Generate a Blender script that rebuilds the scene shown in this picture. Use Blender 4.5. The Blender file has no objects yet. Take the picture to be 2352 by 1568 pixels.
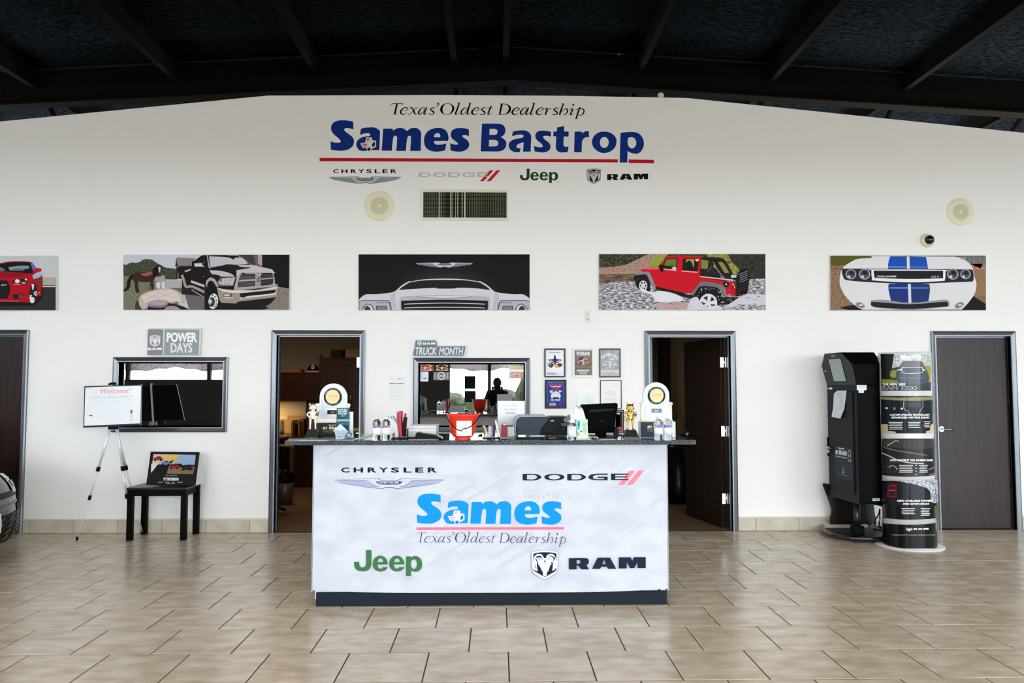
import bpy, bmesh, math, random
from math import pi, sin, cos, tan, radians as rad
from mathutils import Vector, Matrix, Euler
from mathutils.geometry import tessellate_polygon
random.seed(7)
SC = bpy.context.scene
COL = SC.collection

# ------------------------------------------------------------------ camera, world, lights, exposure
F, CX, CY = 1800.0, 1176.0, 784.0            # focal length and centre, in pixels of a 2352 x 1568 frame
CAM = Vector((0.0, -8.37, 1.54))
PITCH, YAW = rad(3.21), rad(1.146)
cd = bpy.data.cameras.new('camera'); cam = bpy.data.objects.new('camera', cd); COL.objects.link(cam)
cd.sensor_width = 36.0; cd.lens = 36.0 * F / 2352.0; cd.clip_start = 0.01; cd.clip_end = 200
cam.location = CAM; cam.rotation_euler = (pi / 2 + PITCH, 0, -YAW)
SC.camera = cam
vs = SC.view_settings
SC.display_settings.display_device = 'sRGB'
vs.view_transform = 'Standard'; vs.look = 'None'; vs.gamma = 1.0; vs.use_curve_mapping = False
vs.exposure = 0.17

W = bpy.data.worlds.new('world'); SC.world = W; W.use_nodes = True
bg = W.node_tree.nodes['Background']
bg.inputs[0].default_value = (0.86, 0.93, 1.0, 1); bg.inputs[1].default_value = 13.5

def area(name, loc, rot, sx, sy, power, col):
    l = bpy.data.lights.new(name, 'AREA'); l.shape = 'RECTANGLE'; l.size = sx; l.size_y = sy
    l.energy = power; l.color = col
    o = bpy.data.objects.new(name, l); COL.objects.link(o); o.location = loc; o.rotation_euler = rot
    return o
# unseen fill lights added under the roof, for the floor and upper wall
for lx in (-6.4, -3.2, 0.0, 3.2, 6.4):
    area('hall_fill', (lx, -6.3, 5.35), (rad(6), 0, 0), 1.2, 1.2, 42, (1.0, 0.94, 0.86))
for lx in (-5.0, 0.0, 5.0):
    area('hall_fill', (lx, -9.5, 5.2), (rad(48), 0, 0), 1.6, 0.6, 26, (1.0, 0.88, 0.70))
# office lamp under the shelf of the left room
area('shelf_lamp', (-3.9, 3.98, 1.285), (0, 0, 0), 0.9, 0.05, 11, (1.0, 0.66, 0.30))
area('left_office_fill', (-3.0, 2.2, 2.66), (0, 0, 0), 0.6, 0.6, 11, (1.0, 0.74, 0.48))  # unseen fill added to brighten the left office
area('right_office_fill', (3.6, 2.6, 2.66), (0, 0, 0), 0.5, 0.5, 5, (1.0, 0.86, 0.66))  # weak fill added for the right office, no fitting in view

R3 = Euler((pi / 2 + PITCH, 0, -YAW)).to_matrix()
def ray(px, py): return R3 @ Vector(((px - CX) / F, -(py - CY) / F, -1.0))
def PY(px, py, Y=0.0):
    d = ray(px, py); t = (Y - CAM.y) / d.y; return CAM + d * t
def PZ(px, py, Z=0.0):
    d = ray(px, py); t = (Z - CAM.z) / d.z; return CAM + d * t
def PX(px, Y): return PY(px, 885, Y).x       # world x of a pixel column at depth Y
def HZ(py, Y, px=1176): return PY(px, py, Y).z

# ------------------------------------------------------------------ materials
def lin(c):
    c = c / 255.0
    return c / 12.92 if c <= 0.04045 else ((c + 0.055) / 1.055) ** 2.4
def rgb(h):
    h = h.lstrip('#'); return (lin(int(h[0:2], 16)), lin(int(h[2:4], 16)), lin(int(h[4:6], 16)), 1)
_M = {}
def C(h, rough=0.5, metal=0.0, spec=0.35, coat=0.0):
    if metal == 0 and spec == 0.35 and max(rgb(h)[:3]) < 0.03: spec = 0.08      # matt blacks
    key = (h, rough, metal, spec, coat)
    if key in _M: return _M[key]
    m = bpy.data.materials.new('paint_' + h.lstrip('#')); m.use_nodes = True
    b = m.node_tree.nodes['Principled BSDF']
    b.inputs['Base Color'].default_value = rgb(h); b.inputs['Roughness'].default_value = rough
    b.inputs['Metallic'].default_value = metal; b.inputs['Specular IOR Level'].default_value = spec
    b.inputs['Coat Weight'].default_value = coat
    _M[key] = m; return m
def NM(h1, h2, scale=20, sx=1, sy=1, sz=1, rough=0.5, detail=4, lo=0.35, hi=0.65, bump=0.0, metal=0, spec=0.35, coords='Object', rnd=0.0, h3=None):
    key = (h1, h2, scale, sx, sy, sz, rough, detail, lo, hi, bump, metal, spec, rnd, h3)
    if key in _M: return _M[key]
    m = bpy.data.materials.new('grain_' + h1.lstrip('#')); m.use_nodes = True
    nt = m.node_tree; b = nt.nodes['Principled BSDF']
    tc = nt.nodes.new('ShaderNodeTexCoord'); mp = nt.nodes.new('ShaderNodeMapping')
    mp.inputs['Scale'].default_value = (sx, sy, sz)
    nz = nt.nodes.new('ShaderNodeTexNoise'); nz.inputs['Scale'].default_value = scale; nz.inputs['Detail'].default_value = detail
    rp = nt.nodes.new('ShaderNodeValToRGB'); rp.color_ramp.elements[0].position = lo; rp.color_ramp.elements[1].position = hi
    rp.color_ramp.elements[0].color = rgb(h1); rp.color_ramp.elements[1].color = rgb(h2)
    if h3:
        e = rp.color_ramp.elements.new((lo + hi) / 2); e.color = rgb(h3)
    nt.links.new(tc.outputs[coords], mp.inputs['Vector'])
    if rnd:
        oi = nt.nodes.new('ShaderNodeObjectInfo'); ad = nt.nodes.new('ShaderNodeVectorMath'); ad.operation = 'ADD'
        mu = nt.nodes.new('ShaderNodeMath'); mu.operation = 'MULTIPLY'; mu.inputs[1].default_value = 37.0
        nt.links.new(oi.outputs['Random'], mu.inputs[0]); nt.links.new(mp.outputs[0], ad.inputs[0]); nt.links.new(mu.outputs[0], ad.inputs[1])
        nt.links.new(ad.outputs[0], nz.inputs['Vector'])
        hs = nt.nodes.new('ShaderNodeHueSaturation'); mr = nt.nodes.new('ShaderNodeMapRange')
        mr.inputs['To Min'].default_value = 1 - rnd; mr.inputs['To Max'].default_value = 1 + rnd
        nt.links.new(oi.outputs['Random'], mr.inputs['Value']); nt.links.new(mr.outputs[0], hs.inputs['Value'])
        nt.links.new(rp.outputs[0], hs.inputs['Color']); nt.links.new(hs.outputs[0], b.inputs['Base Color'])
    else:
        nt.links.new(mp.outputs[0], nz.inputs['Vector']); nt.links.new(rp.outputs[0], b.inputs['Base Color'])
    nt.links.new(nz.outputs['Fac'], rp.inputs[0])
    b.inputs['Roughness'].default_value = rough; b.inputs['Metallic'].default_value = metal; b.inputs['Specular IOR Level'].default_value = spec
    if bump:
        bp = nt.nodes.new('ShaderNodeBump'); bp.inputs['Strength'].default_value = bump; bp.inputs['Distance'].default_value = 0.01
        nt.links.new(nz.outputs['Fac'], bp.inputs['Height']); nt.links.new(bp.outputs[0], b.inputs['Normal'])
    _M[key] = m; return m
def glass(name, col='#ffffff', rough=0.0, ior=1.45, thin_alpha=None):
    if name in _M: return _M[name]
    m = bpy.data.materials.new(name); m.use_nodes = True; nt = m.node_tree
    b = nt.nodes['Principled BSDF']
    b.inputs['Base Color'].default_value = rgb(col); b.inputs['Roughness'].default_value = rough
    b.inputs['Transmission Weight'].default_value = 1.0; b.inputs['IOR'].default_value = ior
    _M[name] = m; return m
def pane_mat(name, tint, refl):
    """thin window glass: a mirror-like coat over a tinted clear sheet"""
    m = bpy.data.materials.new(name); m.use_nodes = True; nt = m.node_tree
    nt.nodes.remove(nt.nodes['Principled BSDF'])
    out = nt.nodes['Material Output']; tr = nt.nodes.new('ShaderNodeBsdfTransparent'); gl = nt.nodes.new('ShaderNodeBsdfGlossy')
    tr.inputs[0].default_value = rgb(tint); gl.inputs['Roughness'].default_value = 0.0; gl.inputs['Color'].default_value = (1, 1, 1, 1)
    mx = nt.nodes.new('ShaderNodeMixShader'); fr = nt.nodes.new('ShaderNodeFresnel'); fr.inputs[0].default_value = 1.5
    ad = nt.nodes.new('ShaderNodeMath'); ad.operation = 'ADD'; ad.inputs[1].default_value = refl; ad.use_clamp = True
    nt.links.new(fr.outputs[0], ad.inputs[0]); nt.links.new(ad.outputs[0], mx.inputs[0])
    nt.links.new(tr.outputs[0], mx.inputs[1]); nt.links.new(gl.outputs[0], mx.inputs[2]); nt.links.new(mx.outputs[0], out.inputs[0])
    return m
def wood(name, h1, h2, rough=0.3, sc=(14, 14, 1.2), spec=0.5):
    return NM(h1, h2, 3.0, sc[0], sc[1], sc[2], rough, 6, 0.3, 0.7, 0.0, 0, spec)

# ------------------------------------------------------------------ objects
WM = {}
def tag(o, label=None, cat=None, group=None, kind=None):
    if label: o['label'] = label
    if cat: o['category'] = cat
    if group: o['group'] = group
    if kind: o['kind'] = kind
    return o
def thing(name, label, cat, loc=(0, 0, 0), rz=0.0, group=None, kind=None):
    o = bpy.data.objects.new(name, None); COL.objects.link(o); o.empty_display_size = 0.1
    o.location = loc; o.rotation_euler = (0, 0, rz)
    WM[o.name] = Matrix.Translation(Vector(loc)) @ Matrix.Rotation(rz, 4, 'Z')
    return tag(o, label, cat, group, kind)
class MB:
    def __init__(s): s.v = []; s.f = []; s.m = []; s.cur = 0; s.sm = []
    def add(s, vs, fs, smooth=False):
        n = len(s.v); s.v += [Vector(v) for v in vs]
        for f in fs: s.f.append([i + n for i in f]); s.m.append(s.cur); s.sm.append(smooth)
        return s
    def box(s, x0, x1, y0, y1, z0, z1):
        if x0 > x1: x0, x1 = x1, x0
        if y0 > y1: y0, y1 = y1, y0
        if z0 > z1: z0, z1 = z1, z0
        return s.add([(x0, y0, z0), (x1, y0, z0), (x1, y1, z0), (x0, y1, z0), (x0, y0, z1), (x1, y0, z1), (x1, y1, z1), (x0, y1, z1)],
                     [(0, 3, 2, 1), (4, 5, 6, 7), (0, 1, 5, 4), (1, 2, 6, 5), (2, 3, 7, 6), (3, 0, 4, 7)])
    def prism(s, poly, a0, a1, axis='y', smooth=False):
        """poly of (u,v) extruded along axis: y->(u,a,v), x->(a,u,v), z->(u,v,a)"""
        g = {'y': lambda u, v, a: (u, a, v), 'x': lambda u, v, a: (a, u, v), 'z': lambda u, v, a: (u, v, a)}[axis]
        n = len(poly)
        tri = tessellate_polygon([[Vector((u, v, 0)) for u, v in poly]])
        vs = [g(u, v, a0) for u, v in poly] + [g(u, v, a1) for u, v in poly]
        s.add(vs, [tuple(t) for t in tri] + [tuple(i + n for i in t) for t in tri])
        s.add(vs, [(i, (i + 1) % n, (i + 1) % n + n, i + n) for i in range(n)], smooth)
        return s
    def tube(s, path, r, n=10, closed=False, cap=True):
        P = [Vector(p) for p in path]; k = len(P)
        rs = r if isinstance(r, (list, tuple)) else [r] * k
        T = []
        for i in range(k):
            a = P[(i - 1) % k] if (closed or i > 0) else P[i]; b = P[(i + 1) % k] if (closed or i < k - 1) else P[i]
            T.append((b - a).normalized())
        up = Vector((0, 0, 1)) if abs(T[0].z) < 0.9 else Vector((1, 0, 0))
        N = T[0].cross(up).normalized(); vs = []
        for i in range(k):
            N = (N - T[i] * N.dot(T[i])).normalized(); B = T[i].cross(N)
            vs += [P[i] + (N * cos(2 * pi * j / n) + B * sin(2 * pi * j / n)) * rs[i] for j in range(n)]
        fs = []
        for i in range(k if closed else k - 1):
            a = i * n; b = ((i + 1) % k) * n
            fs += [(a + j, a + (j + 1) % n, b + (j + 1) % n, b + j) for j in range(n)]
        s.add(vs, fs, True)
        if cap and not closed: s.add(vs, [tuple(range(n)), tuple(range((k - 1) * n, k * n))])
        return s
    def lathe(s, prof, c=(0, 0, 0), n=24, sx=1, sy=1):
        """prof: list of (r,z), bottom up"""
        c = Vector(c); k = len(prof)
        vs = [c + Vector((r * cos(2 * pi * j / n) * sx, r * sin(2 * pi * j / n) * sy, z)) for r, z in prof for j in range(n)]
        fs = [(i * n + j, i * n + (j + 1) % n, (i + 1) * n + (j + 1) % n, (i + 1) * n + j) for i in range(k - 1) for j in range(n)]
        s.add(vs, fs, True)
        if prof[0][0] > 1e-5: s.add(vs[:n], [tuple(range(n))])
        if prof[-1][0] > 1e-5: s.add(vs[-n:], [tuple(range(n))])
        return s
    def ball(s, c, r, n=12, sc=(1, 1, 1)):
        m = n // 2; prof = [(r * sin(pi * i / m), -r * cos(pi * i / m)) for i in range(m + 1)]
        c = Vector(c); vs = [c + Vector((a * cos(2 * pi * j / n) * sc[0], a * sin(2 * pi * j / n) * sc[1], z * sc[2])) for a, z in prof for j in range(n)]
        s.add(vs, [(i * n + j, i * n + (j + 1) % n, (i + 1) * n + (j + 1) % n, (i + 1) * n + j) for i in range(m) for j in range(n)], True)
        return s
    def disc_y(s, cx, cz, y0, y1, r, n=28, r1=None):
        """short cylinder with its axis along y"""
        r1 = r if r1 is None else r1
        vs = [(cx + r * cos(2 * pi * j / n), y0, cz + r * sin(2 * pi * j / n)) for j in range(n)] + [(cx + r1 * cos(2 * pi * j / n), y1, cz + r1 * sin(2 * pi * j / n)) for j in range(n)]
        s.add(vs, [tuple(range(n)), tuple(range(n, 2 * n))]); s.add(vs, [(j, (j + 1) % n, (j + 1) % n + n, j + n) for j in range(n)], True)
        return s
    def build(s, name, mat, parent=None, label=None, bevel=0, local=False, cat=None, group=None, kind=None, seg=2, sub=0):
        me = bpy.data.meshes.new(name)
        vs = s.v
        org = None
        if parent is not None:
            if not local:
                inv = WM[parent.name].inverted(); vs = [inv @ v for v in vs]
        elif not local and kind != 'structure':
            xs = [v.x for v in vs]; ys = [v.y for v in vs]; zs = [v.z for v in vs]
            org = Vector(((min(xs) + max(xs)) / 2, (min(ys) + max(ys)) / 2, min(zs)))
            vs = [v - org for v in vs]
        me.from_pydata([tuple(v) for v in vs], [], s.f)
        for m in (mat if isinstance(mat, (list, tuple)) else [mat]): me.materials.append(m)
        me.polygons.foreach_set('material_index', s.m); me.polygons.foreach_set('use_smooth', s.sm)
        bm = bmesh.new(); bm.from_mesh(me); bmesh.ops.remove_doubles(bm, verts=bm.verts, dist=1e-6)
        bmesh.ops.recalc_face_normals(bm, faces=bm.faces); bm.to_mesh(me); bm.free()
        me.update()
        o = bpy.data.objects.new(name, me); COL.objects.link(o)
        if parent is not None: o.parent = parent; WM[o.name] = WM[parent.name].copy()
        else:
            if org is not None: o.location = org
            WM[o.name] = Matrix.Translation(org) if org is not None else Matrix.Identity(4)
        if bevel:
            b = o.modifiers.new('bevel', 'BEVEL'); b.width = bevel; b.segments = seg; b.limit_method = 'ANGLE'; b.angle_limit = rad(35)
        if sub:
            b = o.modifiers.new('subdivision', 'SUBSURF'); b.levels = sub; b.render_levels = sub
        return tag(o, label, cat, group, kind)
def BX(x0, x1, y0, y1, z0, z1): return MB().box(x0, x1, y0, y1, z0, z1)
def copy_tree(o, parent=None, loc=None, rz=None, label=None):
    c = o.copy(); COL.objects.link(c)
    if parent is not None: c.parent = parent
    if loc is not None: c.location = loc
    if rz is not None: c.rotation_euler = (0, 0, rz)
    if label: c['label'] = label
    for ch in list(o.children): copy_tree(ch, c)
    return c

# ------------------------------------------------------------------ flat print: polygons and lettering laid on a surface
def pp(t):
    out = []
    for w in t.split():
        c = w.endswith('*'); w = w.rstrip('*'); x, y = w.split(','); out.append((float(x), float(y), c))
    return out
def smooth_loop(pts, closed=True, n=5):
    k = len(pts); out = []
    for i in range(k if closed else k - 1):
        p1 = pts[i]; p2 = pts[(i + 1) % k]
        out.append((p1[0], p1[1]))
        if p1[2] and p2[2]: continue
        p0 = pts[(i - 1) % k]; p3 = pts[(i + 2) % k]
        t1 = (0.0, 0.0) if p1[2] or (not closed and i == 0) else ((p2[0] - p0[0]) / 2, (p2[1] - p0[1]) / 2)
        t2 = (0.0, 0.0) if p2[2] or (not closed and i == k - 2) else ((p3[0] - p1[0]) / 2, (p3[1] - p1[1]) / 2)
        if p1[2]: t1 = ((p2[0] - p1[0]) * 1.5 - t2[0] * 0.5, (p2[1] - p1[1]) * 1.5 - t2[1] * 0.5)
        if p2[2]: t2 = ((p2[0] - p1[0]) * 1.5 - t1[0] * 0.5, (p2[1] - p1[1]) * 1.5 - t1[1] * 0.5)
        d = math.hypot(p2[0] - p1[0], p2[1] - p1[1])
        for T in (t1, t2):
            pass
        for j in range(1, n):
            s = j / n; h00 = 2 * s**3 - 3 * s**2 + 1; h10 = s**3 - 2 * s**2 + s; h01 = -2 * s**3 + 3 * s**2; h11 = s**3 - s**2
            out.append((h00 * p1[0] + h10 * t1[0] + h01 * p2[0] + h11 * t2[0], h00 * p1[1] + h10 * t1[1] + h01 * p2[1] + h11 * t2[1]))
    if not closed: out.append((pts[-1][0], pts[-1][1]))
    return out
_T = {}
def text_mesh(txt, bold, shear, space=1.0):
    key = (txt, bold, shear, space)
    if key in _T: return _T[key]
    cu = bpy.data.curves.new('t', 'FONT'); cu.body = txt; cu.offset = 0; cu.shear = shear; cu.space_character = space; cu.resolution_u = 3
    ob = bpy.data.objects.new('t', cu); me = ob.to_mesh()
    vs = [(v.co.x, v.co.y) for v in me.vertices]; fs = [tuple(p.vertices) for p in me.polygons]
    ob.to_mesh_clear(); bpy.data.objects.remove(ob); bpy.data.curves.remove(cu)
    x0 = min(v[0] for v in vs); x1 = max(v[0] for v in vs); y0 = min(v[1] for v in vs); y1 = max(v[1] for v in vs)
    _T[key] = ([((v[0] - x0) / (x1 - x0), (y1 - v[1]) / (y1 - y0)) for v in vs], fs, x1 - x0, y1 - y0)
    return _T[key]
class Art:
    """print in picture units; mapf(u, v, lift) -> point on the surface"""
    STEP = 0.00012
    def __init__(s, mapf, step=None, slab=0, matf=lambda h: C(h, 0.55, 0.0, 0.1)):
        s.map = mapf; s.v = []; s.f = []; s.fm = []; s.mats = []; s.k = 1; s.x = (0, 0, 1, 1); s.step = step or Art.STEP; s.clip = None; s.slab = slab; s.matf = matf
    def xf(s, ox, oy, sx=1.0, sy=None): s.x = (ox, oy, sx, sx if sy is None else sy); return s
    def _p(s, p): return (s.x[0] + p[0] * s.x[2], s.x[1] + p[1] * s.x[3])
    def _mi(s, m):
        if isinstance(m, str): m = s.matf(m)
        if m not in s.mats: s.mats.append(m)
        return s.mats.index(m)
    def _cut(s, P, ax, val, keep):
        out = []
        for i in range(len(P)):
            a, b = P[i], P[(i + 1) % len(P)]; da, db = (a[ax] - val) * keep, (b[ax] - val) * keep
            if da >= 0: out.append(a)
            if (da > 0 and db < 0) or (da < 0 and db > 0):
                t = da / (da - db); out.append((a[0] + (b[0] - a[0]) * t, a[1] + (b[1] - a[1]) * t))
        return out
    def raw(s, pts, faces, col):
        Q = [s._p(p) for p in pts]; mi = s._mi(col); n = len(s.v)
        if not s.clip and not s.slab:
            s.v += [s.map(*q, s.k * s.step) for q in Q]
            for f in faces: s.f.append([i + n for i in f]); s.fm.append(mi)
        else:
            for f in faces:
                P = [Q[i] for i in f]
                if s.clip:
                    x0, y0, x1, y1 = s.clip
                    for ax, v, kp in ((0, x0, 1), (0, x1, -1), (1, y0, 1), (1, y1, -1)):
                        P = s._cut(P, ax, v, kp)
                        if len(P) < 3: break
                    if len(P) < 3: continue
                parts = [P]
                if s.slab:
                    lo = min(p[0] for p in P); hi = max(p[0] for p in P); parts = []
                    a = math.floor(lo / s.slab) * s.slab
                    while a < hi:
                        q = s._cut(s._cut(P, 0, a, 1), 0, a + s.slab, -1) if hi - lo > 1e-9 else P
                        if len(q) >= 3: parts.append(q)
                        a += s.slab
                for q in parts:
                    m = len(s.v); s.v += [s.map(*c, s.k * s.step) for c in q]; s.f.append(list(range(m, m + len(q)))); s.fm.append(mi)
        s.k += 1; return s
    def poly(s, t, col, holes=(), n=5):
        loops = []
        for q in [t] + list(holes):
            q = pp(q) if isinstance(q, str) else [(a[0], a[1], True) if len(a) == 2 else a for a in q]
            loops.append(smooth_loop(q, True, n))
        tri = tessellate_polygon([[Vector((a, b, 0)) for a, b in l] for l in loops])
        return s.raw([p for l in loops for p in l], tri, col)
    def rect(s, x0, y0, x1, y1, col):
        return s.raw([(x0, y0), (x1, y0), (x1, y1), (x0, y1)], [(0, 1, 2, 3)], col)
    def ell(s, cx, cy, rx, ry, col, n=28, rot=0, inner=0):
        P = []
        for q in ((1, inner) if inner else (1,)):
            for j in range(n):
                a = 2 * pi * j / n; u, v = rx * q * cos(a), ry * q * sin(a)
                P.append((cx + u * cos(rot) - v * sin(rot), cy + u * sin(rot) + v * cos(rot)))
        fs = [(j, (j + 1) % n, (j + 1) % n + n, j + n) for j in range(n)] if inner else [tuple(range(n))]
        return s.raw(P, fs, col)
    def line(s, t, w, col, smooth=True, n=4):
        """stroke; points 'x,y' with constant width w, or tuples (x,y,w)"""
        q = pp(t) if isinstance(t, str) else t
        if isinstance(t, str):
            P = smooth_loop(q, False, n) if smooth else [(a[0], a[1]) for a in q]; ws = [w] * len(P)
        else:
            c = [(a[0], a[1], False) for a in q]; P = smooth_loop(c, False, n); ws = []
            for i in range(len(q) - 1):
                for j in range(n): ws.append((q[i][2] + (q[i + 1][2] - q[i][2]) * j / n) * w)
            ws.append(q[-1][2] * w)
        V = []; k = len(P)
        for i in range(k):
            a = P[max(i - 1, 0)]; b = P[min(i + 1, k - 1)]; dx, dy = b[0] - a[0], b[1] - a[1]; L = math.hypot(dx, dy) or 1
            nx, ny = -dy / L * ws[i] / 2, dx / L * ws[i] / 2
            V += [(P[i][0] + nx, P[i][1] + ny), (P[i][0] - nx, P[i][1] - ny)]
        return s.raw(V, [(2 * i, 2 * i + 1, 2 * i + 3, 2 * i + 2) for i in range(k - 1)], col)
    def text(s, txt, x0, y0, x1, y1, col, bold=0.0, shear=0.0, space=1.0, rise=0.0):
        vs, fs, w, h = text_mesh(txt, 0, shear, space); b = max(bold, 0.0)      # heavier weight: the outline repeated around itself
        fx, fy = (x1 - x0) / (w + 2 * b), (y1 - y0) / (h + 1.6 * b); k0 = s.k
        for j in range(9 if b else 1):
            dx, dy = (b * cos(j * pi / 4), b * .8 * sin(j * pi / 4)) if j < 8 and b else (0, 0)
            s.k = k0 + j * .11
            s.raw([(x0 + (b + dx + u * w) * fx, y0 + (b * .8 + dy + v * h) * fy + rise * u) for u, v in vs], fs, col)
        s.k = k0 + 1; return s
    def lines(s, x0, y0, x1, y1, n, col, fill=0.5, jit=0.25, rnd=None):
        rnd = rnd or random; h = (y1 - y0) / n
        for i in range(n):
            w = (x1 - x0) * (1 - rnd.random() * jit); s.rect(x0, y0 + i * h, x0 + w, y0 + i * h + h * fill, col); s.k -= 1
        s.k += 1; return s
    def build(s, name, parent=None, label=None, **kw):
        mb = MB(); mb.v = [Vector(v) for v in s.v]; mb.f = s.f; mb.m = s.fm; mb.sm = [False] * len(s.f)
        me_parent = parent
        me = bpy.data.meshes.new(name); vs = mb.v; org = None
        if parent is not None: inv = WM[parent.name].inverted(); vs = [inv @ v for v in vs]
        else:
            org = Vector((sum(v.x for v in vs) / len(vs), sum(v.y for v in vs) / len(vs), min(v.z for v in vs))); vs = [v - org for v in vs]
        me.from_pydata([tuple(v) for v in vs], [], s.f)
        for m in s.mats: me.materials.append(m)
        me.polygons.foreach_set('material_index', s.fm); me.update()
        o = bpy.data.objects.new(name, me); COL.objects.link(o)
        if parent is not None: o.parent = parent; WM[o.name] = WM[parent.name].copy()
        else: o.location = org; WM[o.name] = Matrix.Translation(org)
        return tag(o, label, kw.get('cat'), kw.get('group'), kw.get('kind'))
def wallmap(Y=0.0):
    def f(u, v, l):
        p = PY(u, v, Y); p.y -= l; return p
    return f
# ------------------------------------------------------------------ materials of the building
M_wall = NM('#f1f0ed', '#f4f3f0', 60, 1, 1, 1, 0.6, 3, 0.3, 0.7, 0.03, 0, 0.3)
M_frame = C('#6d7378', 0.28, 0.75, 0.5)
M_door = wood('door', '#1a0f0b', '#30201a', 0.30, (10, 10, 0.7), 0.26)
M_chrome = C('#c9ccd0', 0.22, 1.0)
M_black = C('#0a0a0b', 0.45)
M_steel = C('#13110e', 0.9, 0, 0.0)
M_tile = NM('#b9a68d', '#dad1c0', 5.5, 1.0, 2.0, 1, 0.24, 9, 0.28, 0.74, 0.02, 0, 0.75, rnd=0.04, h3='#cabba4')
M_bt = NM('#b3a893', '#cdc5b3', 5, 1, 1, 1, 0.4, 6, 0.3, 0.7, 0.02, 0, 0.4, rnd=0.05)
M_grout = C('#4e3f30', 0.8, 0, .1)
M_carpet = NM('#5e4a33', '#7a6246', 120, 1, 1, 1, 0.95, 3, 0.3, 0.7, 0.2)
M_inner = C('#a1988a', 0.8)

# opening rectangles in the partition (x0, x1, z0, z1), outer edge of each metal frame
def opening(pl, pr, pt, zb=None, pb=None):
    a = PY(pl, pt); b = PY(pr, pt)
    return [a.x, b.x, (0.0 if pb is None else PY((pl + pr) / 2, pb).z), (a.z + b.z) / 2]
FR = 0.052
D1 = opening(68, 68, 769); D1[0] = D1[1] - 1.04
D2 = opening(625, 839, 768); D3 = opening(1480, 1688, 766); D4 = opening(2137, 2330, 767)
for d in (D1, D2, D3, D4): d[3] = 2.125
W1 = opening(262, 525, 820, pb=992); W2 = opening(950, 1217, 822, pb=992)

# partition wall with its stepped gable top
XL, XR = -16.0, 16.0
tops = [PY(p[0], p[1]) for p in ((0, 279), (615, 219.5), (1000, 218), (1300, 220), (1578, 225), (2352, 305))]
sl = (tops[1].z - tops[0].z) / (tops[1].x - tops[0].x); sr = (tops[5].z - tops[4].z) / (tops[5].x - tops[4].x)
TOP = [(XL, tops[0].z + sl * (XL - tops[0].x))] + [(t.x, t.z) for t in tops] + [(XR, tops[5].z + sr * (XR - tops[5].x))]
TH = 0.14
wall = MB()
def inner(o): return (o[0] + FR, o[1] - FR, o[2] + (FR if o[2] > 0.1 else 0), o[3] - FR)
holes = [inner(W1), inner(W2)]
outer = [(XL, 0.0)]
for d in (D1, D2, D3, D4):
    i = inner(d); outer += [(i[0], 0.0), (i[0], i[3]), (i[1], i[3]), (i[1], 0.0)]
outer += [(XR, 0.0)] + TOP[::-1]
loops = [outer] + [[(h[0], h[2]), (h[1], h[2]), (h[1], h[3]), (h[0], h[3])] for h in holes]
tri = tessellate_polygon([[Vector((a, b, 0)) for a, b in l] for l in loops])
flat = [p for l in loops for p in l]
for y in (0.0, TH): wall.add([(a, y, b) for a, b in flat], [tuple(t) for t in tri])
for l in loops:
    n = len(l); wall.add([(a, 0, b) for a, b in l] + [(a, TH, b) for a, b in l], [(i, (i + 1) % n, (i + 1) % n + n, i + n) for i in range(n)])
wall.build('wall_back', M_wall, kind='structure')
# side walls and the roof of the hall
YF = -15.0
MB().box(XL - .15, XL, YF, 9, 0, 4.2).build('wall_left', M_wall, kind='structure')
MB().box(XR, XR + .15, YF, 9, 0, 4.2).build('wall_right', M_wall, kind='structure')

# floor slab of grout with porcelain tiles laid in running bond
floor = MB().box(XL, XR, YF, 0.06, -0.10, -0.0022).build('floor', M_grout, kind='structure')
TS = 0.457; G = 0.007; Y0 = -3.735
def tile_mesh(w, d):
    mb = MB(); b = 0.003; h = 0.0022
    x0, x1, y0, y1 = -w / 2, w / 2, -d / 2, d / 2
    mb.add([(x0, y0, -h), (x1, y0, -h), (x1, y1, -h), (x0, y1, -h), (x0 + b * .4, y0 + b * .4, -b * .35), (x1 - b * .4, y0 + b * .4, -b * .35), (x1 - b * .4, y1 - b * .4, -b * .35), (x0 + b * .4, y1 - b * .4, -b * .35),
            (x0 + b, y0 + b, 0), (x1 - b, y0 + b, 0), (x1 - b, y1 - b, 0), (x0 + b, y1 - b, 0)],
           [(0, 1, 5, 4), (1, 2, 6, 5), (2, 3, 7, 6), (3, 0, 4, 7), (4, 5, 9, 8), (5, 6, 10, 9), (6, 7, 11, 10), (7, 4, 8, 11), (8, 9, 10, 11)])
    me = bpy.data.meshes.new('tile'); me.from_pydata([tuple(v) for v in mb.v], [], mb.f); me.materials.append(M_tile); return me
full = tile_mesh(TS - G, TS - G); cache = {}
far = MB(); cnt = 0
for r in range(-26, 10):
    ya = Y0 + r * TS; yb = ya + TS
    if ya > 0: continue
    cut = min(yb, 0.0) - ya
    if cut < 0.02: continue
    off = -0.158 if r % 2 == 0 else 0.0705
    yc = ya + cut / 2 if cut < TS - 1e-4 else (ya + yb) / 2
    Zc = yc - CAM.y
    k0 = int((XL - off) / TS); k1 = int((XR - off) / TS)
    for k in range(k0, k1):
        xc = off + k * TS + TS / 2
        vis = Zc > 3.85 and -0.665 * Zc - 0.45 < xc < 0.70 * Zc + 0.4
        if vis:
            me = full
            if cut < TS - 1e-4:
                if 'c' not in cache: cache['c'] = tile_mesh(TS - G, cut - G)
                me = cache['c']
            o = bpy.data.objects.new('tile', me); COL.objects.link(o); o.parent = floor
            o.location = (xc, yc, random.uniform(-0.0003, 0.0003)); cnt += 1
        else:
            w, d = (TS - G) / 2, (cut - G) / 2
            far.add([(xc - w, yc - d, 0), (xc + w, yc - d, 0), (xc + w, yc + d, 0), (xc - w, yc + d, 0)], [(0, 1, 2, 3)])
far.build('tile_field', M_tile, floor, kind='stuff')
print('tiles', cnt)

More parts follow.
